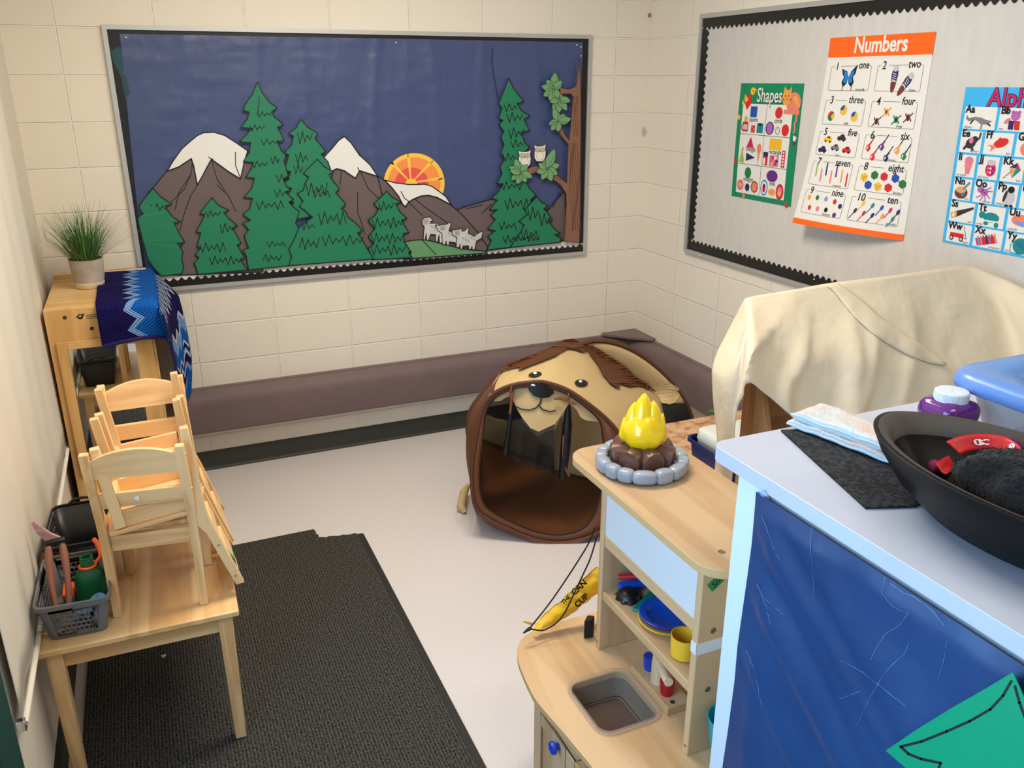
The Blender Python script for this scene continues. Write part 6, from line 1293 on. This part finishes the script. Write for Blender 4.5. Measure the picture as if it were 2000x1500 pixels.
def wrk(y, z):
    w_ = .006*noise.noise(Vector((y*5,z*4,1))) + .004*noise.noise(Vector((y*13,z*11,7)))
    for (y0, z0, sl, k, a) in ((-3.47,1.22,-.75,55,.010),(-3.50,1.08,-.70,40,.014),(-3.56,1.18,-.62,60,.007),(-3.72,1.15,-.72,50,.008),(-3.48,.95,-.8,50,.007)):
        d_ = (z-z0)-sl*-(y-y0)*-1 if 0 else (z-z0)+sl*-(y-y0)*1.0
        d_ = (z-z0) - (-sl)*(y-y0)
        w_ += .6*(a*math.exp(-(d_*k)**2) if d_ < 0 else a*math.exp(-(d_*k*.35)**2))
    return w_
def pap(u, v):
    z = top_-(top_-.45)*v; ye = None
    for a, b2 in zip(el_, el_[1:]):
        if a.z >= z >= b2.z: ye = a.y+(b2.y-a.y)*(a.z-z)/(a.z-b2.z)
    if ye is None: ye = el_[0].y if z > el_[0].z else el_[-1].y
    y = ye+(-4.86-ye)*u; e = min(1, u*25)*min(1, v*30)
    return Vector((px_-.002-max(0, .006+wrk(y, z))*e*.8, y, z))
m = MB(); m.grid(pap, 150, 110, BP2); po = m.build('side_paper', t, smooth=80)
onpap = surf_lookup(pap, 150, 110) if 0 else (lambda px, py, off: (lambda a: Vector((px_-.0135-off, a.y, a.z)))(aX(px, py, px_-.010)))
m = MB(); rc = random.Random(4)
def onw(px, py):
    a = aX(px, py, px_-.006)
    for _ in range(2): x_ = px_-.002-max(0, .006+wrk(a.y, a.z))*.8; a = aX(px, py, x_-.0008)
    return a
for L_ in ([(1487,1005),(1500,1040),(1512,1075),(1522,1092)], [(1478,1140),(1490,1165),(1508,1182),(1530,1200)], [(1485,1155),(1498,1190),(1505,1220)], [(1457,1268),(1472,1305),(1480,1340),(1488,1380)], [(1642,1290),(1680,1310),(1712,1335),(1745,1360),(1770,1380)], [(1738,1140),(1760,1155),(1790,1168),(1818,1190),(1843,1220)], [(1728,1128),(1722,1160),(1745,1185),(1775,1200)], [(1776,1195),(1755,1222),(1730,1238),(1712,1265),(1700,1290)], [(1776,1255),(1765,1280),(1740,1300),(1720,1325),(1705,1352),(1690,1380),(1672,1420)], [(1850,1250),(1843,1290),(1832,1330)], [(1588,1010),(1583,1060),(1586,1110),(1590,1170)], [(1680,1350),(1660,1358),(1640,1365)]):
    m = MB(); m.tube([onw(p.x+rc.uniform(-.8,.8), p.y+rc.uniform(-.8,.8)) for p in resample([Vector((a, b2, 0)) for a, b2 in L_], 16)], [.0005*rc.uniform(.15,1) for _ in range(17)], CRK, n=4); m.build('crease_mark', po, smooth=0)
m = MB(); TPM = mat('clear_tape', (150,180,215), .12, alpha=.3); m.prism([(1484,960),(1492,956),(1497,966),(1491,971),(1485,966)], lambda u, v: onpap(u, v, -.004), lambda u, v: onpap(u, v, -.002), TPM); m.build('tape_piece', po, smooth=0)
GR_P = mat('bright_green_paper', (10,150,108), .3, bump=.25, bs=10, dist=.008, spec=.5)
m = MB(); gp_ = [(1978,1313),(1990,1338),(2010,1385),(2050,1480),(2060,1560),(1800,1560),(1770,1500),(1730,1466),(1790,1425),(1860,1382),(1925,1345)]
f0 = lambda u, v, o_: (lambda a: Vector((px_-.022-o_, a.y, a.z)))(aX(u, v, px_-.022))
m.prism(gp_, lambda u, v: f0(u, v, -.001), lambda u, v: f0(u, v, .0005), GR_P); d = Draw(m, lambda a, b2, h: f0(a, b2, .0005+h))
d.line([(1976,1330),(1960,1358),(1935,1385),(1895,1408),(1850,1428),(1800,1448),(1760,1458),(1775,1472),(1800,1482),(1838,1490),(1832,1505)], 5, INK, .0006); d.line([(1983,1340),(1992,1372),(2002,1400)], 5, INK, .0006)
tag(m.build('paper_tree', smooth=0), 'bright green paper tree cut-out with black marker taped to the white cabinet side', 'paper cutout')
# ---- things on the cabinet
FEL = mat('black_felt', (50,52,56), .95, bump=.9, bs=240, var=.09, vs=120, col2=(9,10,11), dist=.004)
fp = [aZ(q[0], q[1], IZ) for q in [(1525,843),(1690,995),(1785,992),(1800,985)]]
m = MB(); pl_ = [(fp[0].x,fp[0].y),(fp[1].x,fp[1].y),(fp[2].x,fp[2].y),(-1.60,-3.62),(-1.585,-3.34)]
m.prism(pl_, lambda u, v: (u, v, IZ+.0005), lambda u, v: (u, v, IZ+.0045), FEL); tag(m.build('felt_mat', smooth=20), 'black speckled felt sheet under the black bowl on the white cabinet', 'felt')
WC = mat('washcloth', (200,212,216), .9, bump=.9, bs=200, var=.12, vs=22, col2=(220,186,174), dist=.003); WCE = mat('washcloth_edge', (176,206,226), .9)
q0 = aZ(1537,828,IZ+.01); q1_ = aZ(1735,903,IZ+.01); ux = (q1_-q0); ux.z = 0; LW = ux.length; ux.normalize(); vx = Vector((-ux.y, ux.x, 0)); 
if vx.x < 0: vx = -vx
t = thing('folded_washcloth', 'pale blue folded washcloth with pink and green print beside the black bowl', 'washcloth', q0)
def slab(z0, th_, w0, w1, l0, l1, y0, roll):
    rings = []
    for i in range(25):
        u = l0+(l1-l0)*i/24; w_ = w0+(w1-w0)*i/24; rg = []; e = min(1, min(i, 24-i)/2.0+.25)
        for k in range(36):
            a = 2*PI*k/36; c_, s_ = math.cos(a), math.sin(a); f = (abs(c_)**6+abs(s_)**2.2); f = 1/max(.2, f)**.45
            y = y0+w_/2+w_/2*max(-1, min(1, c_*f*1.0)); z = th_/2*max(-1, min(1, s_*f))*e
            if roll and y < y0+.018: z *= 1.25
            z += .0035*noise.noise(Vector((u*7, y*40, z0*60)))*(1 if s_ > 0 else .2)
            rg.append(q0+ux*(u*LW)+vx*y+Vector((0,0,z0+th_/2+z-.0095)))
        rings.append(rg)
    return rings
for k, a_ in enumerate(((.0065,.016,.108,.082,.0,1.0,.0,0), (.0225,.017,.094,.072,.02,.95,.004,1))):
    rg_ = slab(*a_); m = MB(); m.loft(rg_, WC); m.build('fold', t, smooth=80)
    m = MB(); m.tube([r_[18]+Vector((0,0,.001 if k else -.003)) for r_ in rg_]+[rg_[-1][j]+ux*.001 for j in (19,20,22,25,28,31,34)], .0026, WCE, n=8); m.build('stitched_edge', t, smooth=60)
# bowl
BWL = mat('black_wood_bowl', (9,9,11), .45, bump=.12, bs=60, spec=.16); RIM = mat('bowl_rim', (62,56,52), .55, bump=.25, bs=80)
bc = Vector((-1.672,-3.777,IZ)); ax_, ay_, bh = .147, .275, .112
def bel(s_, k, e=2.0, ptn=.0):
    a = 2*PI*k/72; x, y = math.cos(a), math.sin(a); w_ = ax_*s_*math.copysign(abs(x)**1.15, x); return (w_, ay_*(s_ if s_ > .5 else s_*1.0)*math.copysign(abs(y)**.95, y))
prof = [(.0,.001,0),(.42,.001,0),(.60,.012,0),(.80,.045,0),(.94,.085,0),(1.0,bh,0),(.965,bh+.003,1),(.90,bh,1),(.84,.085,2),(.70,.048,2),(.5,.022,2),(.0,.014,2)]
m = MB(); R_all = []
for s_, z, k in prof: R_all.append([bc+Vector((*bel(max(s_,.001), q), z)) for q in range(72)])
for i in range(len(prof)-1): m.loft([R_all[i], R_all[i+1]], RIM if prof[i][2] == 1 or (prof[i][2] == 0 and prof[i+1][2] == 1 and False) else BWL, cap=False)
t = thing('wooden_bowl', 'large black oval wooden bowl on the white cabinet', 'bowl', bc); m.build('bowl_body', t, smooth=60)
# contents
FUR = mat('black_plush', (16,20,25), .9, sheen=.12, bump=.7, bs=160, var=.3, vs=60, col2=(7,8,10), dist=.004, spec=.15)
m = MB(); pc_ = bc+Vector((-.016,-.060,.090))
def clampz(p): p.z = max(p.z, IZ+.024); return p
def plush(u, v):
    a = u*2*PI; ph = v*PI; n_ = 1+.10*noise.noise(Vector((math.cos(a)*2,math.sin(a)*2,ph*2)))+.05*noise.noise(Vector((math.cos(a)*7,math.sin(a)*7,ph*6)))
    cre = 1-.12*math.exp(-((a-4.1)*5)**2)-.10*math.exp(-((a-2.6)*6)**2)
    return clampz(pc_+Vector((.092*math.sin(ph)*math.cos(a)*n_*cre, .165*math.sin(ph)*math.sin(a)*n_*cre, .060*math.cos(ph)*n_)))
m.grid(plush, 64, 32, FUR); rf = random.Random(9)
for k in range(5200):
    u, v = rf.random(), math.acos(1-2*rf.random()*.75)/PI; p = plush(u, v); nn = (p-pc_); nn = Vector((nn.x/.0085,nn.y/.027,nn.z/.0046)).normalized(); dd = (nn*.6+Vector((.3,-.4,.1))+Vector((rf.uniform(-.6,.6),rf.uniform(-.6,.6),rf.uniform(-.3,.6)))).normalized(); sd_ = dd.cross(Vector((rf.uniform(-1,1),rf.uniform(-1,1),1))).normalized()*.0006
    m.add([p-sd_, p+sd_, p+dd*rf.uniform(.003,.006)], [(0,1,2)], FUR)
tag(m.build('plush_toy', smooth=70, weld=False), 'black furry plush piled inside the wooden bowl', 'plush toy')
RIB = mat('red_ribbon', (206,22,32), .45, bump=.4, bs=200); 
t = thing('lanyard', 'red printed lanyard ribbon curled in the wooden bowl behind the plush', 'lanyard', bc+Vector((.02,-.02,.06)))
arc = [(1848,862),(1868,854),(1895,849),(1930,848),(1962,853),(1985,866),(2000,884),(2008,905)]
top = [aZ(a, b2, IZ+.128) for a, b2 in arc]; c_ = sum(top, Vector())/len(top)
tpd = dense(top, 6); inn = [p.lerp(c_+Vector((0,-.02,0)), .30)+Vector((0,0,-.020)) for p in tpd]
m = MB(); nn_ = len(tpd)-1; rib = lambda u, v: tpd[int(round(u*nn_))].lerp(inn[int(round(u*nn_))], v); m.grid(rib, nn_, 5, RIB); m.build('ribbon', t, smooth=70, solid=.0012)
m = MB(); dl = Draw(m, lambda u, v, h: (lambda a, b2: a.lerp(b2, max(0,min(1,v)))+(a-Vector((c_.x,c_.y,a.z-.08))).normalized()*h*0+Vector((0,0,h))+ray(1950,870)*-.0025)(tpd[max(0,min(nn_,int(u*nn_)))], inn[max(0,min(nn_,int(u*nn_)))]))
WPR = mat('white_print', (240,236,236), .5)
def ribtxt(s_, u0, sz):
    vs, fs = text2d(s_, 1.0, 0, .02)
    m.add([dl.fn(u0+x*sz*.42, .72-y*.55, .0006) for x, y in vs], fs, WPR)
m = MB(); dl.mb = m; ribtxt('CBC', .30, .16); m.build('printed_text', t, smooth=0); m = MB(); ribtxt('CBC', .90, .14); m.build('printed_text', t, smooth=0); m = MB(); dl.mb = m
for k in range(10):
    a = 2*PI*k/10; dl.ell(.70+.028*math.cos(a), .45+.22*math.sin(a), .012, .09, WPR, .0006, n=8)
dl.ell(.70, .45, .014, .10, WPR, .0006, n=8); m.build('printed_logo', t, smooth=0)
m = MB(); e0 = [aZ(a, b2, IZ+.060) for a, b2 in ((1828,906),(1845,893),(1868,884))]; m.grid(lambda u, v: resample(e0, 10)[int(round(u*10))]+Vector((.004*v,-.02*v,-.012*v-.004*math.sin(v*PI))), 10, 4, RIB); m.build('ribbon_end', t, smooth=70, solid=.0015)
PUP = mat('purple_plush', (84,18,82), .8, bump=.5, bs=120); m = MB(); p = aZ(1966,884,IZ+.088); m.lathe([(.001,.026),(.014,.023),(.024,.012),(.027,0),(.024,-.012),(.001,-.02)], p, PUP, n=20); tag(m.build('purple_ball', smooth=60), 'purple soft ball half hidden under the red lanyard in the bowl', 'toy ball')
m = MB(); p = aZ(1826,915,IZ+.040); m.lathe([(.001,.016),(.010,.012),(.015,0),(.01,-.012),(.001,-.016)], p, mat('magenta_plush',(140,30,84),.8,bump=.5,bs=120), n=16); tag(m.build('magenta_ball', smooth=60), 'small magenta soft ball by the red ribbon end in the bowl', 'toy ball')
m = MB(); p = aZ(1815,908,IZ+.040); m.lathe([(.001,.010),(.007,.007),(.010,0),(.007,-.007),(.001,-.010)], p, mat('blue_bead',(20,30,150),.35), n=16); tag(m.build('blue_bead', smooth=60), 'small blue bead at the left end inside the bowl', 'bead')
# jar of purple paint and storage tub
JAR = mat('purple_jar', (112,36,132), .12, spec=.6, coat=.5, var=.25, vs=14, col2=(92,22,110)); CAPM = mat('white_cap', (214,224,234), .4)
jc = Vector((-1.466,-3.464,IZ)); t = thing('paint_jar', 'purple jar with a white ribbed cap between the bowl and the storage tub', 'jar', jc)
m = MB(); rbox(m, jc, .044, .044, [(.9,0),(1,.006),(1,.020),(.90,.040),(.90,.046),(1,.062),(1,.074),(.96,.082),(.86,.088),(.66,.091),(.60,.093)], JAR, e=4.5, n=40); m.build('body', t, smooth=60)
m = MB(); m.lathe([(.001,.109),(.028,.109),(.030,.107),(.0305,.0905),(.028,.0895),(.001,.0895)], jc, CAPM, n=120, fn=lambda a, z: 1+(.018 if (int(a/(2*PI)*120) % 2 == 0 and .0895 < z < .108) else 0)); m.build('cap', t, smooth=25)
TBB = mat('tub_clear', (196,200,208), .25, alpha=.55, spec=.5); LIDM = mat('tub_lid_blue', (84,138,214), .3, alpha=1, spec=.5, var=.3, vs=7, col2=(112,146,208))
LZ = IZ+.135; t = thing('storage_tub', 'clear storage tub with a translucent blue lid at the right edge', 'storage tub', (-1.15,-3.65,IZ))
lx0, lx1, ly0, ly1 = -1.438, -.90, -3.98, -3.408
m = MB(); m.loft([[Vector((x,y,z)) for x, y in rrect(lx0+i, lx1-i, ly0+i, ly1-i, .05)] for i, z in ((.060,IZ+.001),(.055,IZ+.006),(.028,LZ-.030))], TBB, cap=True); m.build('body', t, smooth=50)
m = MB(); prof = [(.016,-.034),(.004,-.033),(.0,-.028),(.001,-.010),(.010,.0),(.030,.002),(.075,.001),(.085,-.012),(.092,-.014)]
m.loft([[Vector((x,y,LZ+z)) for x, y in rrect(lx0+i, lx1-i, ly0+i, ly1-i, max(.02,.062-i*.3))] for i, z in prof], LIDM, cap=False); i = .092
rl_ = [Vector((x,y,LZ-.014)) for x, y in rrect(lx0+i, lx1-i, ly0+i, ly1-i, .034)]; m.add(rl_, [tuple(range(len(rl_)))], LIDM); m.build('lid', t, smooth=60)
CDB = mat('kraft_board', (188,164,128), .8); p = aZ(1997,716,LZ-.012); m = MB(); m.bx(p.x+.000,p.x+.20,p.y-.012,p.y+.003,LZ-.0135,LZ+.16,CDB); tag(m.build('board_piece', smooth=0, bevel=.001), 'tan cardboard edge standing on the blue lid at the right edge', 'cardboard')
# ------------------------------------------------------------------ low speckled table and lidded bin behind the kitchen
GRN_T, N, L, b = nt('speckled_laminate')
g = N.new('ShaderNodeNewGeometry'); n1 = N.new('ShaderNodeTexNoise'); n1.inputs['Scale'].default_value = 26; n1.inputs['Detail'].default_value = 6; n1.inputs['Roughness'].default_value = .7; L.new(g.outputs['Position'], n1.inputs['Vector'])
r_ = N.new('ShaderNodeValToRGB'); r_.color_ramp.elements[0].position = .36; r_.color_ramp.elements[1].position = .6; r_.color_ramp.elements[0].color = lin((142,84,62)); r_.color_ramp.elements[1].color = lin((210,172,126)); e_ = r_.color_ramp.elements.new(.45); e_.color = lin((188,140,100)); L.new(n1.outputs['Fac'], r_.inputs[0]); L.new(r_.outputs[0], b.inputs['Base Color']); b.inputs['Roughness'].default_value = .35
t = thing('side_table', 'low table with a brown speckled top behind the play kitchen', 'table', (-.53,-2.0,0))
m = MB(); m.bx(-1.02,-.115,-2.36,-1.655,.572,.60,GRN_T); m.build('tabletop', t, bevel=.004)
for x in (-.97,-.165):
    for y in (-2.31,-1.70): m = MB(); m.tube([(x,y,.0),(x,y,.572)], .018, mat('steel_leg',(120,122,126),.35,metal=.8), n=14); m.build('leg', t)
NB = mat('navy_bin', (24,36,92), .4); CL = mat('frosted_lid', (214,218,212), .4, spec=.4)
bz = .600; t = thing('lidded_bin', 'navy blue bin with a frosted white lid on the speckled table', 'bin', (-.85,-2.18,bz))
q = aZ(1337,850,.715); nx0 = q.x; ny1 = q.y
m = MB(); pr_ = [(.022,.001),(.018,.006),(.010,.098),(.0,.100),(.0,.114),(.004,.116),(.007,.114),(.010,.102)]
m.loft([[Vector((x,y,bz+z)) for x, y in rrect(nx0+i, nx0+.34, ny1-.30+i, ny1-i, .03)] for i, z in pr_], NB, cap=False); m.add([Vector((x,y,bz+.004)) for x, y in rrect(nx0+.022, nx0+.34, ny1-.278, ny1-.022, .03)], [tuple(range(28))], NB); m.build('body', t, smooth=40)
m = MB(); pr_ = [(.034,.095),(.032,.108),(.030,.112),(.034,.146),(.040,.152),(.06,.153)]
rg_ = [[Vector((x+.0,y,bz+z)) for x, y in rrect(nx0+i, nx0+.34, ny1-.285+i, ny1-i+.012, .03)] for i, z in pr_]; m.loft(rg_, CL, cap=False); m.add(rg_[-1], [tuple(range(28))], CL); m.build('lid', t, smooth=40)
m = MB(); LV = mat('leaf_green', (44,104,40), .6); p = aZ(1392,806,.60); m.prism([(-.03,0),(0,-.018),(.05,-.01),(.06,.01),(0,.02)], lambda u, v: (p.x+u, p.y+v, .6008), lambda u, v: (p.x+u, p.y+v, .606+.1*abs(u)), LV); tag(m.build('artificial_leaf', smooth=0), 'scrap of green artificial leaf at the far edge of the speckled table', 'leaf')
# ------------------------------------------------------------------ wooden display rack under a cream sheet
RKW = wood('rack_pine_z', (206,156,104), (168,114,68), 'z', .8); RKX = wood('rack_pine_x', (206,156,104), (168,114,68), 'x', .8)
t = thing('display_rack', 'wooden display rack mostly hidden under the cream sheet', 'rack', (-.63,-2.5,0))
def upr(x0, x1):
    m = MB(); m.prism([(-2.625,0),(-2.625,.84),(-2.50,1.20),(-2.455,1.20),(-2.455,0)], lambda u, v: (x0, u, v), lambda u, v: (x1, u, v), RKW); return m
u1 = upr(-1.115,-1.092).build('side_panel', t, bevel=.002, smooth=20); u2 = upr(-.135,-.112).build('side_panel', t, bevel=.002, smooth=20)
m = MB()
for k in range(9):
    for yy in (-2.60,-2.49): m.bx(-1.0922,-1.0912,yy-.004,yy+.004,.55+k*.035-.004,.55+k*.035+.004,HOLE)
m.build('shelf_pin_holes', u1, smooth=0)
m = MB(); m.bx(-1.092,-.135,-2.470,-2.458,.0,1.19,RKX); m.build('back_panel', t)
for z in (.08,.45,.80): m = MB(); m.bx(-1.092,-.135,-2.61,-2.47,z,z+.02,RKX); m.build('shelf', t, bevel=.002)
SH = mat('cream_sheet', (222,206,180), .75, bump=.5, bs=9, spec=.2, dist=.02)
ctl = [ # columns: (px, py, Y) from the top edge down
 [(1440,612,-2.30),(1408,668,-2.34),(1394,696,-2.36),(1386,726,-2.38),(1394,800,-2.41),(1404,860,-2.43),(1400,930,-2.45)],
 [(1450,592,-2.36),(1422,672,-2.42),(1406,712,-2.44),(1400,742,-2.46),(1408,820,-2.48),(1412,880,-2.50),(1412,945,-2.51)],
 [(1456,583,-2.40),(1444,668,-2.50),(1432,705,-2.54),(1428,745,-2.55),(1428,820,-2.55),(1432,880,-2.55),(1434,946,-2.55)],
 [(1460,582,-2.41),(1462,640,-2.53),(1452,690,-2.60),(1446,722,-2.63),(1441,745,-2.645),(1442,752,-2.65),(1444,758,-2.65)],
 [(1470,579,-2.41),(1484,640,-2.53),(1492,690,-2.59),(1494,725,-2.625),(1492,748,-2.645),(1492,758,-2.65),(1491,768,-2.655)],
 [(1500,574,-2.41),(1516,640,-2.52),(1528,700,-2.59),(1534,745,-2.63),(1538,775,-2.65),(1540,795,-2.66),(1543,815,-2.67)],
 [(1560,564,-2.41),(1580,640,-2.52),(1596,700,-2.60),(1604,750,-2.64),(1608,790,-2.66),(1610,830,-2.69),(1612,870,-2.70)],
 [(1620,553,-2.41),(1650,630,-2.52),(1668,690,-2.60),(1676,745,-2.64),(1680,790,-2.67),(1684,840,-2.70),(1688,890,-2.71)],
 [(1720,541,-2.41),(1750,620,-2.52),(1770,690,-2.60),(1778,745,-2.65),(1782,790,-2.68),(1784,840,-2.71),(1786,890,-2.72)],
 [(1800,530,-2.41),(1836,610,-2.52),(1858,680,-2.60),(1866,735,-2.66),(1870,790,-2.70),(1872,840,-2.72),(1874,890,-2.73)],
 [(1868,520,-2.41),(1915,605,-2.53),(1938,680,-2.62),(1946,735,-2.68),(1950,790,-2.72),(1952,840,-2.74),(1954,890,-2.75)],
 [(1900,521,-2.43),(1956,610,-2.56),(1980,685,-2.65),(1990,740,-2.70),(1994,790,-2.74),(1996,840,-2.76),(1998,890,-2.77)],
 [(1950,540,-2.50),(1990,630,-2.64),(2010,700,-2.72),(2016,750,-2.76),(2020,800,-2.79),(2022,850,-2.80),(2024,900,-2.81)],
 [(2004,565,-2.60),(2030,650,-2.74),(2044,715,-2.80),(2050,765,-2.83),(2054,810,-2.85),(2056,860,-2.86),(2058,910,-2.87)]]
CC = [resample(dense([aY(*q) for q in c_], 6), 40) for c_ in ctl]; RRW = [resample(dense([c_[j] for c_ in CC], 8), 110) for j in range(41)]
def sheet(u, v):
    p = RRW[int(round(v*40))][int(round(u*110))].copy()
    wv = .022*noise.noise(Vector((p.x*5+p.z*2,p.z*3,1)))+.005*noise.noise(Vector((p.x*12-p.z*6,p.z*9,4))) + .010*math.sin((p.x*9+p.z*5))*min(1, v*1.5)*(.5+.5*noise.noise(Vector((p.x*3,p.z*2,6))))
    for u0, k_, sl, a_ in ((.30,60,.10,.020),(.40,45,.16,.026),(.47,55,.10,.018),(.60,50,.05,.014),(.24,70,.03,.014)):
        dd_ = (u-u0-sl*v)*k_; wv += a_*math.exp(-dd_*dd_)*min(1, v*2)**1.5
    e = min(1, v*5); p.y -= wv*e; p.y = max(min(p.y, -.03), -3.2); p.x = min(p.x, -.03); return p
m = MB(); m.grid(sheet, 110, 40, SH); t = tag(m.build('cream_sheet', smooth=80, solid=.0015), 'cream cotton sheet draped over the wooden display rack at right', 'sheet')
onsh = surf_lookup(sheet, 110, 40)
l1 = resample([Vector((a, b2, 0)) for a, b2 in [(1612,555),(1632,572),(1652,598),(1672,622),(1700,648),(1735,672),(1775,695),(1815,709),(1840,714)]], 24); l2 = resample([Vector((a, b2, 0)) for a, b2 in [(1636,552),(1660,568),(1692,592),(1722,620),(1752,642),(1785,664),(1815,686),(1838,702),(1850,711)]], 24)
m = MB(); m.grid(lambda u, v: (lambda p: onsh(p.x, p.y, .006+.006*math.sin(v*PI)))(l1[int(round(u*24))].lerp(l2[int(round(u*24))], v)), 24, 6, SH); m.build('overlapping_hem', t, smooth=80, solid=.0015)
